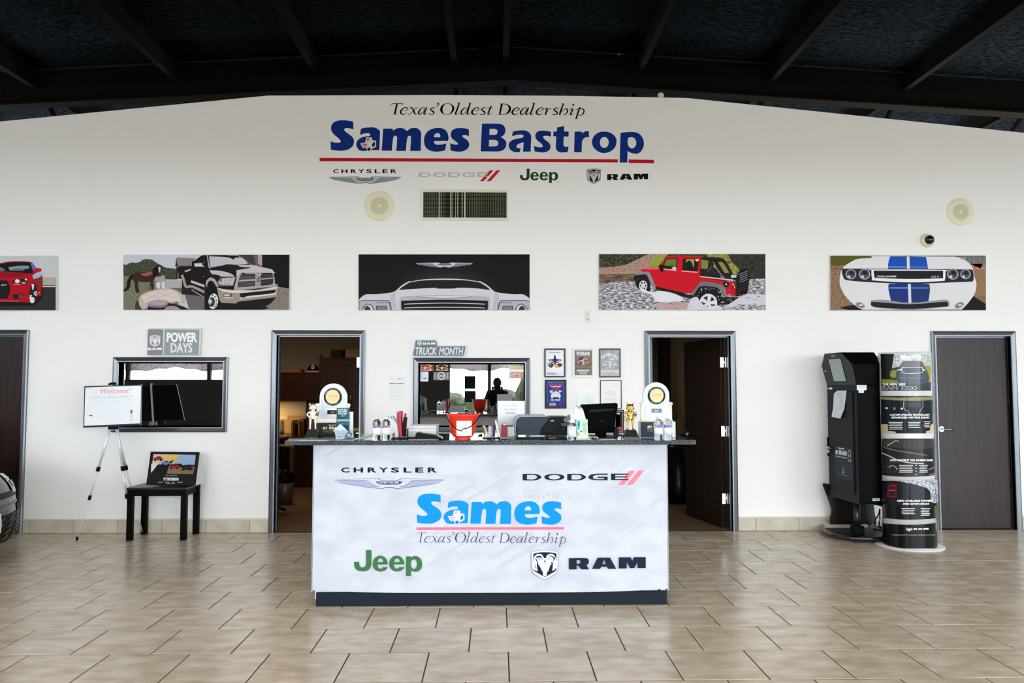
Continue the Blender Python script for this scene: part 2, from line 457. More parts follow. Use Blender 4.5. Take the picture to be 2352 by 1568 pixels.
# tile skirting along the partition, cut between the door frames
def skirting(idx, x0, x1, first):
    root = BX(x0, x1, -0.004, 0.0, 0.0, 0.146).build('baseboard_%s' % idx, M_grout, kind='structure')
    x = x0; w = first
    while x < x1 - 0.02:
        xe = min(x + w, x1); w = TS
        BX(x + .002, xe - .002, -0.014, -0.003, 0.002, 0.136).build('tile', M_bt, root, bevel=0.002, seg=1); x = xe
    BX(x0, x1, -0.017, 0.0, 0.136, 0.148).build('cap_strip', C('#dccfb6', 0.5), root, bevel=0.002)
skirting('left', D1[1], D2[0], 0.07); skirting('middle', D2[1], D3[0], 0.35)
skirting('right', D3[1], D4[0], 0.19); skirting('far_right', D4[1], XR, 0.2); skirting('far_left', XL, D1[0], 0.3)

# steel door and window frames
def metal_frame(o, parent, sill):
    x0, x1, z0, z1 = o
    def ring(x0, x1, z0, z1, y0, y1, w):
        i = [(x0 + w, z0 + (w if sill else 0)), (x1 - w, z0 + (w if sill else 0)), (x1 - w, z1 - w), (x0 + w, z1 - w)]
        e = [(x0, z0), (x1, z0), (x1, z1), (x0, z1)]; mb = MB()
        seg = range(4) if sill else (1, 2, 3)
        for k in seg:
            a, b = k, (k + 1) % 4
            q = [e[a], e[b], i[b], i[a]]
            mb.add([(p[0], y0, p[1]) for p in q] + [(p[0], y1, p[1]) for p in q], [(0, 1, 2, 3), (7, 6, 5, 4), (0, 4, 5, 1), (1, 5, 6, 2), (2, 6, 7, 3), (3, 7, 4, 0)])
        return mb
    # bevelled casing: outer lip, sloped face and inner return, then the stop
    mb = MB(); prof = [(0.0, 0.0), (0.0, -0.022), (0.012, -0.028), (0.040, -0.016), (FR, -0.016), (FR, 0.045), (FR + .014, 0.045), (FR + .014, 0.085), (FR, 0.085), (FR, TH + .02), (0.0, TH + .02), (0.0, TH)]
    P = []
    for t, y in prof:
        zb = z0 + t if sill else z0
        P.append([(x0 + t, y, zb), (x0 + t, y, z1 - t), (x1 - t, y, z1 - t), (x1 - t, y, zb)])
    for a in range(len(P) - 1):
        for k in (range(4) if sill else range(3)):
            q = (k + 1) % 4
            mb.add([P[a][k], P[a][q], P[a + 1][q], P[a + 1][k]], [(0, 1, 2, 3)])
    return mb.build('door_frame' if not sill else 'window_frame', M_frame, parent)
def lever(parent, x, y, z, dr, face=-1):
    mb = MB().disc_y(x, z, y, y + face * 0.012, 0.033, 24, 0.030).disc_y(x, z, y + face * .012, y + face * .05, 0.011, 14)
    mb.tube([(x, y + face * .048, z), (x + dr * .03, y + face * .052, z), (x + dr * .115, y + face * .05, z - .004)], [.012, .0105, .009], 10)
    return mb.build('handle', M_chrome, parent)
def door(idx, o, label=None):
    root = thing('door_%d' % idx, None, None, (o[0], 0, 0), kind='structure')
    metal_frame(o, root, False); return root
d1 = door(1, D1); i = inner(D1)
lf = BX(i[0] + .006, i[1] - .006, 0.045, 0.088, 0.012, i[3] - .016).build('door_leaf', M_door, d1)
d4 = door(4, D4); i = inner(D4)
lf = BX(i[0] + .006, i[1] - .006, 0.045, 0.088, 0.012, i[3] - .016).build('door_leaf', M_door, d4)
h = PY(2162, 985, 0.04); lever(lf, h.x, 0.045, h.z, 1)
# door 3: leaf swung into the room
d3 = door(3, D3); i = inner(D3)
def swung(root, hx, hy, ang, width, side):
    """leaf hinged at (hx,hy); ang = direction of the leaf, measured from +x"""
    c, s = cos(ang), sin(ang); nx, ny = -s * side, c * side
    P = [(hx, hy), (hx + c * width, hy + s * width), (hx + c * width + nx * .044, hy + s * width + ny * .044), (hx + nx * .044, hy + ny * .044)]
    leaf = MB().prism(P, 0.012, i[3] - .016, 'z').build('door_leaf', M_door, root)
    return leaf, Vector((c, s, 0)), Vector((nx, ny, 0))
hx, hy = i[1] - .03, TH + .015
leaf3, u, nrm = swung(d3, hx, hy, rad(101.5), 0.90, 1)
def hinge(parent, z, hx, hy, x_out):
    mb = MB().box(hx - .052, x_out, hy - .055, hy - .05, z - .055, z + .055).tube([(hx - .008, hy - .06, z - .058), (hx - .008, hy - .06, z + .058)], .008, 8)
    for dz in (-.035, 0, .035): mb.disc_y(hx - .035, z + dz, hy - .056, hy - .058, .005, 8)
    return mb.build('hinge', M_chrome, parent)
for pz in (832, 990, 1145):
    z = HZ(pz, 0.1, 1660); hinge(leaf3, z, hx, hy, i[1] - .002)
hp = Vector((hx, hy, 0)) + u * 0.83 + nrm * .044
mb = MB().tube([hp + Vector((0, 0, .97)) , hp + nrm * .014 + Vector((0, 0, .97))], .033, 20).tube([hp + nrm * .01 + Vector((0, 0, .97)), hp + nrm * .055 + Vector((0, 0, .97)), hp + nrm * .06 - u * .11 + Vector((0, 0, .966))], [.011, .012, .009], 10)
mb.build('handle', M_chrome, leaf3)
# door 2: leaf folded right back inside the left room
d2 = door(2, D2); i = inner(D2)
leaf2, u, nrm = swung(d2, i[1] - .012, TH + .02, rad(84), 0.90, -1)
z = HZ(832, 0.1, 826); hinge(leaf2, z, i[1] - .002, TH + .02, i[1] - .001)
hinge(leaf2, 0.98, i[1] - .002, TH + .02, i[1] - .001)

M_pane = pane_mat('window_glass', '#7c8488', 0.62)
def window(idx, o):
    root = thing('window_%d' % idx, None, None, (o[0], 0, o[2]), kind='structure')
    metal_frame(o, root, True); i = inner(o)
    BX(i[0], i[1], 0.060, 0.066, i[2], i[3]).build('pane', M_pane, root)
    g = 0.014; mb = MB()
    for a in ((i[0], i[0] + g, i[2], i[3]), (i[1] - g, i[1], i[2], i[3]), (i[0], i[1], i[2], i[2] + g), (i[0], i[1], i[3] - g, i[3])): mb.box(a[0], a[1], 0.045, 0.06, a[2], a[3])
    mb.build('glazing_bead', M_frame, root); return root
window(1, W1); window(2, W2)

# offices behind the partition
rooms = [(-7.2, -4.35), (-4.25, D2[1] + .12), (D2[1] + .2, 1.62), (1.70, 4.6)]
trim = 0
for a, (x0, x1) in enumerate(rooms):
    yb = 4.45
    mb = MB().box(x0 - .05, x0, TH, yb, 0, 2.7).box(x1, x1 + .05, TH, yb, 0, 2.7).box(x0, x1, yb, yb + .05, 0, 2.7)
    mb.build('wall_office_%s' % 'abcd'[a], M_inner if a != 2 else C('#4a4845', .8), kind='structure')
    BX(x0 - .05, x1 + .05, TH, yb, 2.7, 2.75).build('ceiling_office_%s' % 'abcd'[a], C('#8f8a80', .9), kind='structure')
BX(-7.3, 4.7, 0.06, 4.5, -0.1, -0.001).build('floor_carpet', M_carpet, kind='structure')

# roof: deck, purlins, rafter, braces and rods
RZ = 6.12; SL = 0.058; RC = 0.2
def roofz(x): return RZ - SL * abs(x - RC)
M_deck = NM('#040505', '#131618', 14, 1.0, 4.5, 1, 0.9, 2, 0.40, 0.66, 0.3, spec=0.0)
mb = MB(); mb.add([(XL - .2, YF - .2, roofz(XL)), (RC, YF - .2, RZ), (XR + .2, YF - .2, roofz(XR)), (XL - .2, 9, roofz(XL)), (RC, 9, RZ), (XR + .2, 9, roofz(XR))], [(0, 1, 4, 3), (1, 2, 5, 4)])
mb.build('ceiling', M_deck, kind='structure')
BX(XL, XR, 9, 9.1, 0, 6.3).build('wall_rear', C('#050505', .9, 0, .05), kind='structure')
frame_root = thing('roof_frame', 'black steel roof frame of purlins and rafters above the partition', 'roof frame', (0, 2.0, 5.0), kind='structure')
pur = [-9.7, -7.9, -6.15, -4.28, -2.42, -0.56, 0.12, 1.93, 3.72, 5.55, 7.4, 9.3]
for x in pur:
    z = roofz(x)
    MB().box(x - .012, x + .012, -4, 8.9, z - .26, z - .01).box(x - .04, x + .04, -4, 8.9, z - .27, z - .255).build('purlin', M_steel, frame_root)
    s = -1 if x < RC else 1
    ya, za = 2.1, z - .25
    MB().tube([(x, ya, za), (x, ya + 3.6, za - 2.2)], .035, 6).build('brace', M_steel, frame_root)
yr = 2.0
mb = MB()
for (xa, xb) in ((XL, RC), (RC, XR)):
    for (y0, y1, d0, d1) in ((yr - .1, yr + .1, .50, .48), (yr - .006, yr + .006, .48, .02)):
        mb.add([(xa, y0, roofz(xa) - d0), (xb, y0, roofz(xb) - d0), (xb, y1, roofz(xb) - d0), (xa, y1, roofz(xa) - d0), (xa, y0, roofz(xa) - d1), (xb, y0, roofz(xb) - d1), (xb, y1, roofz(xb) - d1), (xa, y1, roofz(xa) - d1)],
               [(0, 3, 2, 1), (4, 5, 6, 7), (0, 1, 5, 4), (1, 2, 6, 5), (2, 3, 7, 6), (3, 0, 4, 7)])
mb.build('rafter', M_steel, frame_root)
def rod(pa, Ya, pb, Yb):
    MB().tube([PY(*pa, Ya), PY(*pb, Yb)], .009, 6).build('tie_rod', C('#8b877c', .5, .4), frame_root)
rod((318, 30), 1.0, (700, 152), 2.3); rod((826, 0), 0.9, (762, 150), 2.3); rod((1362, 0), 0.9, (1434, 150), 2.3); rod((1870, 34), 1.0, (1560, 135), 2.3)

# street front behind the camera: piers, a head wall, mullions and planted verge outside
M_dark = C('#2b2b2c', .7)
def refx(px, Y=YF): return (px - 1140) / 1800 * (8.37 - Y)
oa0, oa1 = refx(1033), refx(1120); ob0 = refx(1128)
mb = MB()
for x0, x1, z0, z1 in ((XL, -12.2, 0, 3.4), (-12.2, -5.6, 0, 1.72), (-5.75, -5.6, 0, 3.4), (-2.55, oa0, 0, 3.4), (oa1, ob0, 0, 3.4), (3.4, 3.5, 0, 3.4), (6.2, 6.3, 0, 3.4), (9.1, 9.2, 0, 3.4), (12.0, 12.1, 0, 3.4), (14.9, XR, 0, 3.4),  # low left wall added to mirror dark; head wall closed to keep daylight low
                       (XL, XR, 3.4, 6.2), (-8.6, -8.5, 1.7, 3.4), (-11, -10.9, 1.7, 3.4)):
    mb.box(x0, x1, YF - .12, YF, z0, z1)
mb.build('wall_front', M_dark, kind='structure')
BX(-60, 60, -90, YF - .12, -.3, -.12).build('floor_outdoor', NM('#14180e', '#2a2e1c', 3, 1, 1, 1, .95, 6, .3, .7, spec=0.0), kind='structure')
# ------------------------------------------------------------------ lettering and marks shared by several signs
SAMES = [
 ("130,965* 120,710* 240,750 340,755 420,735 425,705 380,640 280,555 200,480 150,400 135,320 150,230 210,150 310,100 430,80 600,85 800,115* 810,350* 700,325 610,318 545,330 535,370 570,420 650,480 760,565 815,650 825,720 800,830 740,900 640,960 540,985 440,995 300,990", ()),
 ("1030,340* 1150,305 1290,292 1400,292 1510,325 1590,390 1607,450* 1585,978* 1300,978* 1200,997 1080,1000 980,975 915,890 890,800 915,710 990,630 1100,580 1200,560 1290,545 1310,510 1290,480 1240,468 1130,480 1005,518*", ()),
 ("1700,330* 1985,330* 1995,395* 2070,340 2160,315 2260,315 2340,345 2416,405* 2500,335 2600,312 2700,315 2780,360 2830,430 2840,520* 2826,1000* 2511,1000* 2536,620 2520,560 2480,545 2440,575 2410,690 2383,1000* 2093,1000* 2118,640 2105,570 2060,543 2020,570 1990,680 1958,995* 1655,990*", ()),
 ("3646,700* 3661,600 3641,490 3591,400 3511,340 3411,312 3311,310 3201,330 3101,370 3011,440 2951,540 2926,650 2931,770 2971,880 3051,960 3161,1005 3291,1022 3431,1010 3561,985* 3596,775* 3491,800 3371,815 3291,805 3241,770 3226,705*", ("3221,590* 3411,590* 3411,530 3381,480 3331,465 3271,485 3236,530",)),
 ("4271,350* 4276,555* 4191,530 4111,528 4076,550 4101,590 4181,645 4251,710 4281,790 4271,870 4211,950 4111,1005 3991,1022 3861,1015 3721,985* 3711,765* 3811,800 3891,812 3941,805 3946,775 3891,725 3811,665 3751,600 3729,520 3741,440 3791,370 3881,325 3991,315 4131,320", ())]
TEXAS_W = "1195,588* 1345,592* 1368,625 1380,690* 1440,683 1492,710* 1482,780 1492,830* 1460,890 1300,975 1290,1022* 1222,995* 1172,890* 1110,918* 1068,880* 1013,768* 1150,758*"
TEXAS_B = ["1438,718* 1458,765* 1452,842* 1376,892* 1366,802*", "1290,888* 1328,922* 1290,1004* 1226,982* 1216,930*"]
TEXAS_R = ["1215,616* 1297,616* 1291,636* 1209,636*", "1208,646* 1288,646* 1282,666* 1202,666*", "1200,676* 1279,676* 1274,696* 1194,696*", "1180,745* 1210,770* 1175,770*",
           "1050,784* 1228,784* 1224,804* 1064,804*", "1078,812* 1222,812* 1217,832* 1090,832*", "1092,842* 1212,842* 1206,862* 1100,862*", "1104,868* 1180,868* 1130,880* 1112,884*"]
BASTROP = [
 ("200,165* 400,160 600,165 700,172 780,210 830,290 835,360 810,440 760,495 705,530* 780,570 840,630 858,700 840,800 780,870 700,905 600,915* 165,912*", ("405,305* 540,303 600,330 620,380 600,440 545,465 400,465*", "395,600* 540,600 610,625 640,680 625,740 580,770 520,778 385,778*")),
 ("1035,380* 1130,355 1280,343 1390,355 1470,400 1520,470 1530,540* 1515,918* 1308,918* 1325,665* 1210,700 1150,740 1133,780 1150,815 1190,828 1250,825* 1220,930* 1120,935 1020,905 950,840 925,760 940,680 1000,620 1080,585 1200,560 1280,545 1320,510 1315,480 1270,458 1200,458 1110,475 1010,503*", ()),
 ("2060,380* 2068,515* 1980,495 1890,492 1855,515 1860,545 1920,610 2010,680 2050,760 2040,840 1990,900 1900,935 1800,940 1620,912* 1605,765* 1700,795 1790,800 1835,790 1840,755 1800,700 1720,640 1660,570 1640,490 1660,420 1720,370 1810,350 1940,358", ()),
 ("2225,265* 2420,226* 2417,373* 2542,380* 2540,513* 2412,513* 2402,718 2422,768 2462,790 2542,783* 2517,926* 2392,943 2300,935 2230,895 2198,820 2195,740 2210,510* 2125,505* 2130,375* 2222,375*", ()),
 ("2702,376* 2902,380* 2904,438* 2952,393 3022,366 3092,370* 3087,458 3100,538* 3032,528 2962,553 2917,608 2900,678* 2892,938* 2687,936*", ()),
 ("3504,378 3640,398 3760,470 3826,570 3834,668 3800,790 3720,880 3610,940 3504,957 3390,940 3280,875 3200,780 3172,668 3190,560 3262,460 3370,395", ("3504,526 3560,540 3605,590 3622,668 3605,750 3560,800 3504,812 3448,800 3402,750 3386,668 3402,590 3448,540",)),
 ("3944,412* 4102,393 4252,388 4372,403 4472,458 4542,558 4574,678 4557,808 4492,918 4402,973 4312,973 4212,948 4132,903* 4127,1213* 3917,1213*", ("4147,548* 4212,530 4282,538 4342,588 4367,668 4352,758 4302,818 4252,831 4192,808 4147,738 4134,658",))]
def sames(art, col, texas, red, inner_col):
    for g, h in SAMES: art.poly(g, col, h)
    art.poly(TEXAS_W, texas)
    for t in TEXAS_B: art.poly(t, inner_col)
    for t in TEXAS_R: art.poly(t, red); art.k -= 1
    art.k += 1
# italic tagline, drawn with strokes of changing width; glyph units, baseline at y=385
GL = {
 'T': [[(0,185,6),(20,145,14),(64,132,15),(264,128,15),(275,140,14),(270,185,6)], [(150,132,42),(95,380,42)], [(25,385,8),(165,385,8)]],
 'e': [[(70,305,10),(150,285,13),(170,245,24),(140,222,20),(80,235,22),(25,290,40),(10,340,44),(45,378,30),(100,378,16),(150,345,6)]],
 'x': [[(0,265,6),(30,225,14),(65,225,24),(100,290,40),(125,350,38),(155,380,20),(190,350,6)], [(-20,375,24),(10,375,14),(90,310,12),(150,240,14),(195,235,24)]],
 'a': [[(150,235,14),(105,217,12),(45,255,24),(0,320,38),(5,368,34),(45,375,18),(105,310,12),(155,240,14)], [(190,215,20),(155,290,36),(125,350,38),(135,380,26),(195,345,6)]],
 's': [[(140,245,26),(115,222,16),(65,235,20),(45,265,30),(85,300,34),(125,335,34),(105,370,22),(55,385,16),(10,370,26)]],
 "'": [[(40,115,30),(75,130,28),(65,165,18),(0,190,5)]],
 'l': [[(40,120,8),(95,112,20),(85,135,34),(35,290,38),(5,350,36),(10,380,24),(85,350,6)]],
 'd': [[(150,235,12),(110,222,12),(55,255,24),(5,320,38),(10,368,34),(46,375,18),(110,330,10),(155,250,12)], [(175,122,8),(228,112,20),(212,140,34),(155,320,38),(150,378,26),(215,345,6)]],
 't': [[(90,172,10),(72,215,34),(22,335,36),(12,375,28),(38,380,18),(105,340,6)], [(0,228,14),(130,226,14)]],
 'D': [[(65,140,44),(15,382,44)], [(0,135,8),(100,135,8)]],
 'r': [[(0,265,6),(45,235,24),(66,242,30),(46,312,36),(20,388,38)], [(66,322,8),(106,252,12),(158,240,26)]],
 'h': [[(40,138,8),(92,125,22),(66,190,36),(0,390,38)], [(22,335,8),(102,262,12),(164,242,26),(188,290,34),(165,350,24),(100,390,14)]],
 'i': [[(0,270,6),(55,245,24),(70,262,32),(35,332,36),(15,372,32),(35,383,20),(88,355,6)]],
 'p': [[(105,205,24),(70,290,36),(10,478,36)], [(-12,482,8),(60,478,8)], [(0,268,8),(80,240,16),(150,240,20),(195,275,30),(185,345,32),(130,392,16),(58,402,12)]],
 'S': [[(165,175,8),(150,140,10),(95,135,16),(55,175,26),(85,240,34),(125,300,34),(100,365,24),(40,385,12),(0,350,8),(0,310,6)]],
 'n': [[(0,270,6),(40,235,22),(50,260,32),(10,385,36)], [(28,330,8),(95,250,12),(135,240,24),(140,280,32),(110,365,30),(130,380,16),(165,350,6)]],
 'c': [[(150,250,22),(120,222,14),(65,250,24),(15,320,38),(30,372,30),(85,380,16),(135,350,6)]],
 '1': [[(20,165,8),(75,135,20),(60,200,34),(20,385,34)]],
 '9': [[(40,385,6),(120,310,22),(140,200,32),(110,140,18),(50,150,22),(20,210,32),(40,265,22),(90,270,12),(135,220,8)]],
 '0': [[(90,135,16),(35,190,34),(10,300,36),(40,385,16),(95,340,34),(130,220,36),(90,135,16)]]}
def glyph(art, ch, px, by, sx, sy, w, col):
    """draw a glyph at picture x px with its baseline at by"""
    if ch == 'O':
        o = "165,120 253,135 318,190 331,250 303,320 243,370 153,392 73,375 13,320 0,260 23,190 83,140"; h = "173,131 243,150 275,200 278,260 253,330 203,370 153,382 93,365 63,310 60,250 78,190 118,145"
        art.x = (px, by - 385 * sy, sx, sy); f = 1 + .14 * (1 - w) / .38 if w < 1 else 1
        h = ' '.join('%f,%f' % (165 + (float(q.split(',')[0]) - 165) * f, 257 + (float(q.split(',')[1]) - 257) * (1 + (f - 1) * .2)) for q in h.split()); art.poly(o, col, (h,)); return
    if ch == 'D':
        art.x = (px, by - 385 * sy, sx, sy)
        hD = "132,141* 195,145 248,178 270,235 252,305 205,355 130,371 80,371*" if w >= .8 else "112,139* 200,141 262,170 290,232 270,305 220,357 130,374 62,374*"
        art.poly("45,128* 170,126 260,150 315,200 325,255 300,320 245,362 150,383 0,386* 40,370* 85,140*", col, (hD,)); return
    art.x = (px, by - 385 * sy, sx, sy)
    for st in GL[ch]: art.line([(a, b, c * w) for a, b, c in st], 1.0, col)
TAG = [('T', 897.3), ('e', 919.3), ('x', 939.9), ('a', 961.9), ('s', 984.4), ("'", 1000.3), ('O', 1011.0), ('l', 1045.8), ('d', 1058.6), ('e', 1083.1), ('s', 1101.8), ('t', 1119.7),
       ('D', 1142), ('e', 1175.8), ('a', 1196), ('l', 1218), ('e', 1231.2), ('r', 1250.3), ('s', 1267.8), ('h', 1285), ('i', 1308.5), ('p', 1322)]
def tagline(art, fx, fy, sx, sy, w, col):
    for ch, x in TAG: glyph(art, ch, fx + (x - 897) * sx, fy + (0.012 * (x - 897) * sy * 0 + (1.2 * (x - 897) / 445.0) * sy), sx / 10.226, sy / 10.226, w, col)
    x = fx + (1316.6 - 897) * sx; art.x = (0, 0, 1, 1); art.ell(x, fy - 21.8 * sy, 2.2 * sx, 2.2 * sy, col, 14)
def wing(art, x0, y0, sx, sy, base, shade, edge, plate, ptxt):
    """winged badge, units of the 252 x 23 mark"""
    art.x = (x0, y0, sx, sy); k = 1 / 8.711
    def q(t): return ' '.join('%.3f,%.3f%s' % ((float(a.rstrip('*').split(',')[0]) - 70) * k, (float(a.rstrip('*').split(',')[1]) - 360) * k, '*' if a.endswith('*') else '') for a in t.split())
    art.poly(q("70,360* 500,345 950,335* 1010,375* 1330,375* 1400,335* 1850,345 2270,355* 2200,400 2100,440 1700,500 1290,550* 1240,520 1170,515 1100,520 1045,548* 700,510 200,430 110,390"), edge)
    art.poly(q("90,364* 500,350 940,342* 1000,382* 1340,382* 1410,342* 1850,350 2250,360* 2180,402 2090,434 1700,490 1295,538* 1250,512 1170,506 1090,512 1040,538* 700,500 210,425 120,390"), base)
    art.poly(q("140,385* 700,390* 760,430* 860,480* 940,515* 700,495 210,425*"), shade); art.poly(q("2190,385* 1620,392* 1560,432* 1470,480* 1390,515* 1650,495 2100,430*"), shade)
    art.line(q("120,374 500,382 720,384 780,425 870,480 970,500"), 1.1, edge); art.line(q("2230,370 1900,380 1625,386 1560,435 1470,482 1380,500"), 1.1, edge)
    art.line(q("1050,540 1085,522 1170,516 1250,522 1290,540"), 1.3, edge)
    art.poly(q("900,394* 1435,394* 1400,430 1340,455 1170,458 1000,455 935,430"), plate)
    art.x = (x0, y0, sx, sy); art.text('CHRYSLER', (950 - 70) * k, (404 - 360) * k, (1370 - 70) * k, (436 - 360) * k, ptxt, 0.03)
RAMH = {'out': "110,170* 350,110 750,80 1150,110 1385,170* 1390,600 1370,1000 1300,1180 1100,1320 755,1505* 420,1340 200,1200 130,1000 105,600",
        'in': "205,250* 480,200 750,188 1050,200 1300,240* 1305,600 1290,1000 1180,1130* 755,1375* 300,1120* 215,1000 200,600"}
def ramhead(art, x0, y0, x1, y1, rim, rim2, dark, light, shade):
    sx = (x1 - x0) / 1280.0; sy = (y1 - y0) / 1425.0
    art.x = (x0 - 105 * sx, y0 - 80 * sy, sx, sy)
    art.poly(RAMH['out'], rim2); art.poly("150,190* 350,140 750,105 1150,140 1345,190* 1350,600 1330,990 1270,1150 1080,1290 755,1460* 440,1310 235,1180 170,990 145,600", rim)
    art.poly(RAMH['in'], dark)
    art.poly("225,560* 240,420 330,310 460,265 600,300 680,400 700,450* 755,490* 810,450* 850,340 950,280 1060,260 1180,320 1260,450 1285,560* 1300,700 1300,900 1220,1010 1110,1080* 1110,1000 1130,850 1125,690 1105,640* 1055,640* 1055,760 985,850 950,990 880,1120* 845,1100* 830,1300 755,1325 680,1300 660,1110* 640,1110* 570,980 510,850 440,760 435,660* 385,640* 370,800 400,1000 400,1090* 300,1060 225,950 205,750", light)
    art.poly("270,470* 350,390 500,350 600,400 640,460* 560,440 400,440", dark); art.poly("920,380* 1000,345 1120,380 1240,480 1110,640* 1170,500* 1060,400", dark)
    art.poly("280,520* 360,520 400,640* 380,680* 340,580", dark); art.poly("750,530* 800,650* 705,650*", dark)
    art.poly("360,470* 600,450 700,530* 690,580* 440,560*", shade); art.poly("850,440* 950,400 1090,470 1060,540* 850,580*", shade); art.poly("640,710* 755,640* 860,710* 800,760 700,760", shade)
    art.poly("240,680* 360,960* 300,900", dark); art.poly("1150,1030* 1305,920* 1290,970*", dark)
def jeep(art, x0, y0, x1, y1, col):
    """units of the traced wordmark 165..2105 x 145..890"""
    sx = (x1 - x0) / 1940.0; sy = (y1 - y0) / 745.0; art.x = (x0 - 165 * sx, y0 - 145 * sy, sx, sy)
    art.poly("510,148* 658,148* 655,560 600,690 520,740 420,755 300,740 215,680 175,590 172,485* 312,485* 318,570 345,625 410,645 480,620 512,550*", col)
    for dx in (0, 470):
        def sh(t): return ' '.join('%d,%s' % (int(a.split(',')[0]) + dx, a.split(',')[1]) for a in t.split())
        art.poly(sh("1125,558* 1100,440 1040,360 970,322 900,312 800,345 730,420 700,520 705,610 760,700 850,750 930,758 1020,740 1090,690 1125,635* 985,635* 955,665 915,680 870,665 840,620 832,560*"), col, (sh("840,492* 1000,492* 980,420 920,388 865,415"),))
    art.poly("1648,330* 1782,330* 1786,382* 1840,335 1910,318 2000,350 2070,420 2098,530 2085,640 2020,730 1930,765 1850,755 1785,720* 1785,888* 1645,888*", col, ("1780,550 1800,460 1865,412 1930,440 1958,520 1950,610 1910,675 1860,688 1805,650",))
def ramword(art, x0, y0, x1, y1, col):
    sx = (x1 - x0) / 1485.0; sy = (y1 - y0) / 210.0; art.x = (x0 - 805 * sx, y0 - 225 * sy, sx, sy)
    art.poly("808,232* 1130,230 1185,255 1195,295 1180,335 1145,355* 1200,435* 1050,435* 985,365* 958,365* 958,435* 808,435*", col, ("958,268* 1010,268 1032,298 1012,330 958,330*",))
    art.poly("1365,222* 1605,222* 1722,425* 1562,425* 1540,385* 1435,385* 1412,425* 1255,425*", col, ("1487,258* 1522,340* 1455,340*",))
    art.poly("1772,215* 1995,215* 2032,275* 2065,212* 2290,210* 2290,412* 2135,412* 2130,300* 2068,412* 1990,412* 1925,300* 1922,418* 1772,418*", col)
def chrysler_word(art, x0, y0, x1, y1, col):
    """wide capitals, each fitted to its own place"""
    art.x = (x0, y0, (x1 - x0) / 1915.0, (y1 - y0) / 108.0)
    b = [('C', 0, 170), ('H', 250, 440), ('R', 530, 705), ('Y', 765, 935), ('S', 995, 1165), ('L', 1250, 1415), ('E', 1485, 1650), ('R', 1735, 1915)]
    for ch, a, c in b: art.text(ch, a, 0, c, 108, col, 0.035); art.k -= 1
    art.k += 1
def dodge_word(art, x0, y0, x1, y1, col):
    art.x = (x0, y0, (x1 - x0) / 1915.0, (y1 - y0) / 125.0)
    D = "0,0* 210,0 300,25 340,62 300,100 210,125 0,125*"; Dh = "78,22* 210,22 262,62 210,103 78,103*"
    def sh(t, d): return ' '.join('%d,%s' % (int(a.split(',')[0]) + d, a.split(',')[1]) for a in t.split())
    art.poly(D, col, (Dh,)); art.k -= 1
    art.poly("390,62 430,20 570,0 710,20 755,62 710,105 570,125 430,105", col, ("468,62 500,32 570,20 640,32 678,62 640,95 570,105 500,95",)); art.k -= 1
    art.poly(sh(D, 805), col, (sh(Dh, 805),)); art.k -= 1
    art.poly("1535,-5* 1535,20* 1360,20 1290,35 1268,62 1290,92 1360,102* 1470,102* 1470,78* 1355,78* 1355,55* 1535,55* 1535,122* 1360,122 1230,105 1190,62 1230,15 1360,-5*", col); art.k -= 1
    art.poly("1598,-5* 1912,-5* 1912,18* 1672,18* 1672,48* 1895,48* 1895,68* 1672,68* 1672,100* 1912,100* 1912,120* 1598,120*", col)

# ------------------------------------------------------------------ signs on the partition
a = Art(wallmap()); t = thing('wall_lettering', 'large blue dealership name with red underline painted high on the white wall', 'sign', (PX(1118, 0), -0.002, HZ(375, 0)))
a.xf(750, 270, 1 / 13.067)
sames(a, '#0a2f80', '#e2e0d8', '#c8343c', '#141a4a'); a.build('word', t)
b = Art(wallmap()); b.xf(1090, 270, 1 / 11.76)
for g, h in BASTROP: b.poly(g, '#0a3184', h)
b.build('word', t)
u = Art(wallmap()); u.poly("734,362.5* 1419,365.6* 1419,373* 734,370*", '#bf1722'); u.poly("1444,366* 1502,367* 1502,375* 1444,374*", '#bf1722'); u.build('underline', t)
a = Art(wallmap()); tagline(a, 897, 262.8, 1.0, 1.0, 1.0, '#0b0b0a')
a.build('wall_tagline', label='black italic tagline lettered above the large blue dealership name', cat='sign')
a = Art(wallmap()); chrysler_word(a, 765, 388.8, 911, 397.6, '#0c0e10')
wing(a, 755.5, 406.5, .6587, .735, '#b9c3c6', '#8b979c', '#4c575c', '#10242c', '#c9d3d6')
a.build('winged_brand_mark', label='CHRYSLER word over a silver winged badge on the wall below the red line', cat='sign')
a = Art(wallmap()); a.poly("1125,391* 1134,391* 1111,416* 1102,416*", '#cc2430'); a.poly("1140,391* 1149.5,391* 1127,416* 1117.5,416*", '#cc2430')
dodge_word(a, 962, 396, 1122, 406.4, '#a5a5a2'); a.x = (0, 0, 1, 1)
dodge_word(a, 962.9, 396.8, 1121.3, 405.6, '#cfcfcb')
a.build('striped_brand_mark', label='pale outlined DODGE word with two slanted red bars on the wall', cat='sign')
a = Art(wallmap()); jeep(a, 1194, 387, 1282, 420, '#18451b'); a.x = (0, 0, 1, 1); a.ell(1281.5, 417.3, 1.1, 1.1, '#18451b', 10)
a.build('green_brand_mark', label='dark green Jeep word on the wall above the ventilation grille', cat='sign')
a = Art(wallmap()); ramhead(a, 1347.5, 386.5, 1380, 423.4, '#c9ced0', '#6b7074', '#0c0d10', '#c6ccd0', '#7c8488'); ramword(a, 1394.5, 399.5, 1488.5, 413.3, '#0b0b0c')
a.build('shield_brand_mark', label='horned shield and black RAM word at the right end of the wall marks', cat='sign')

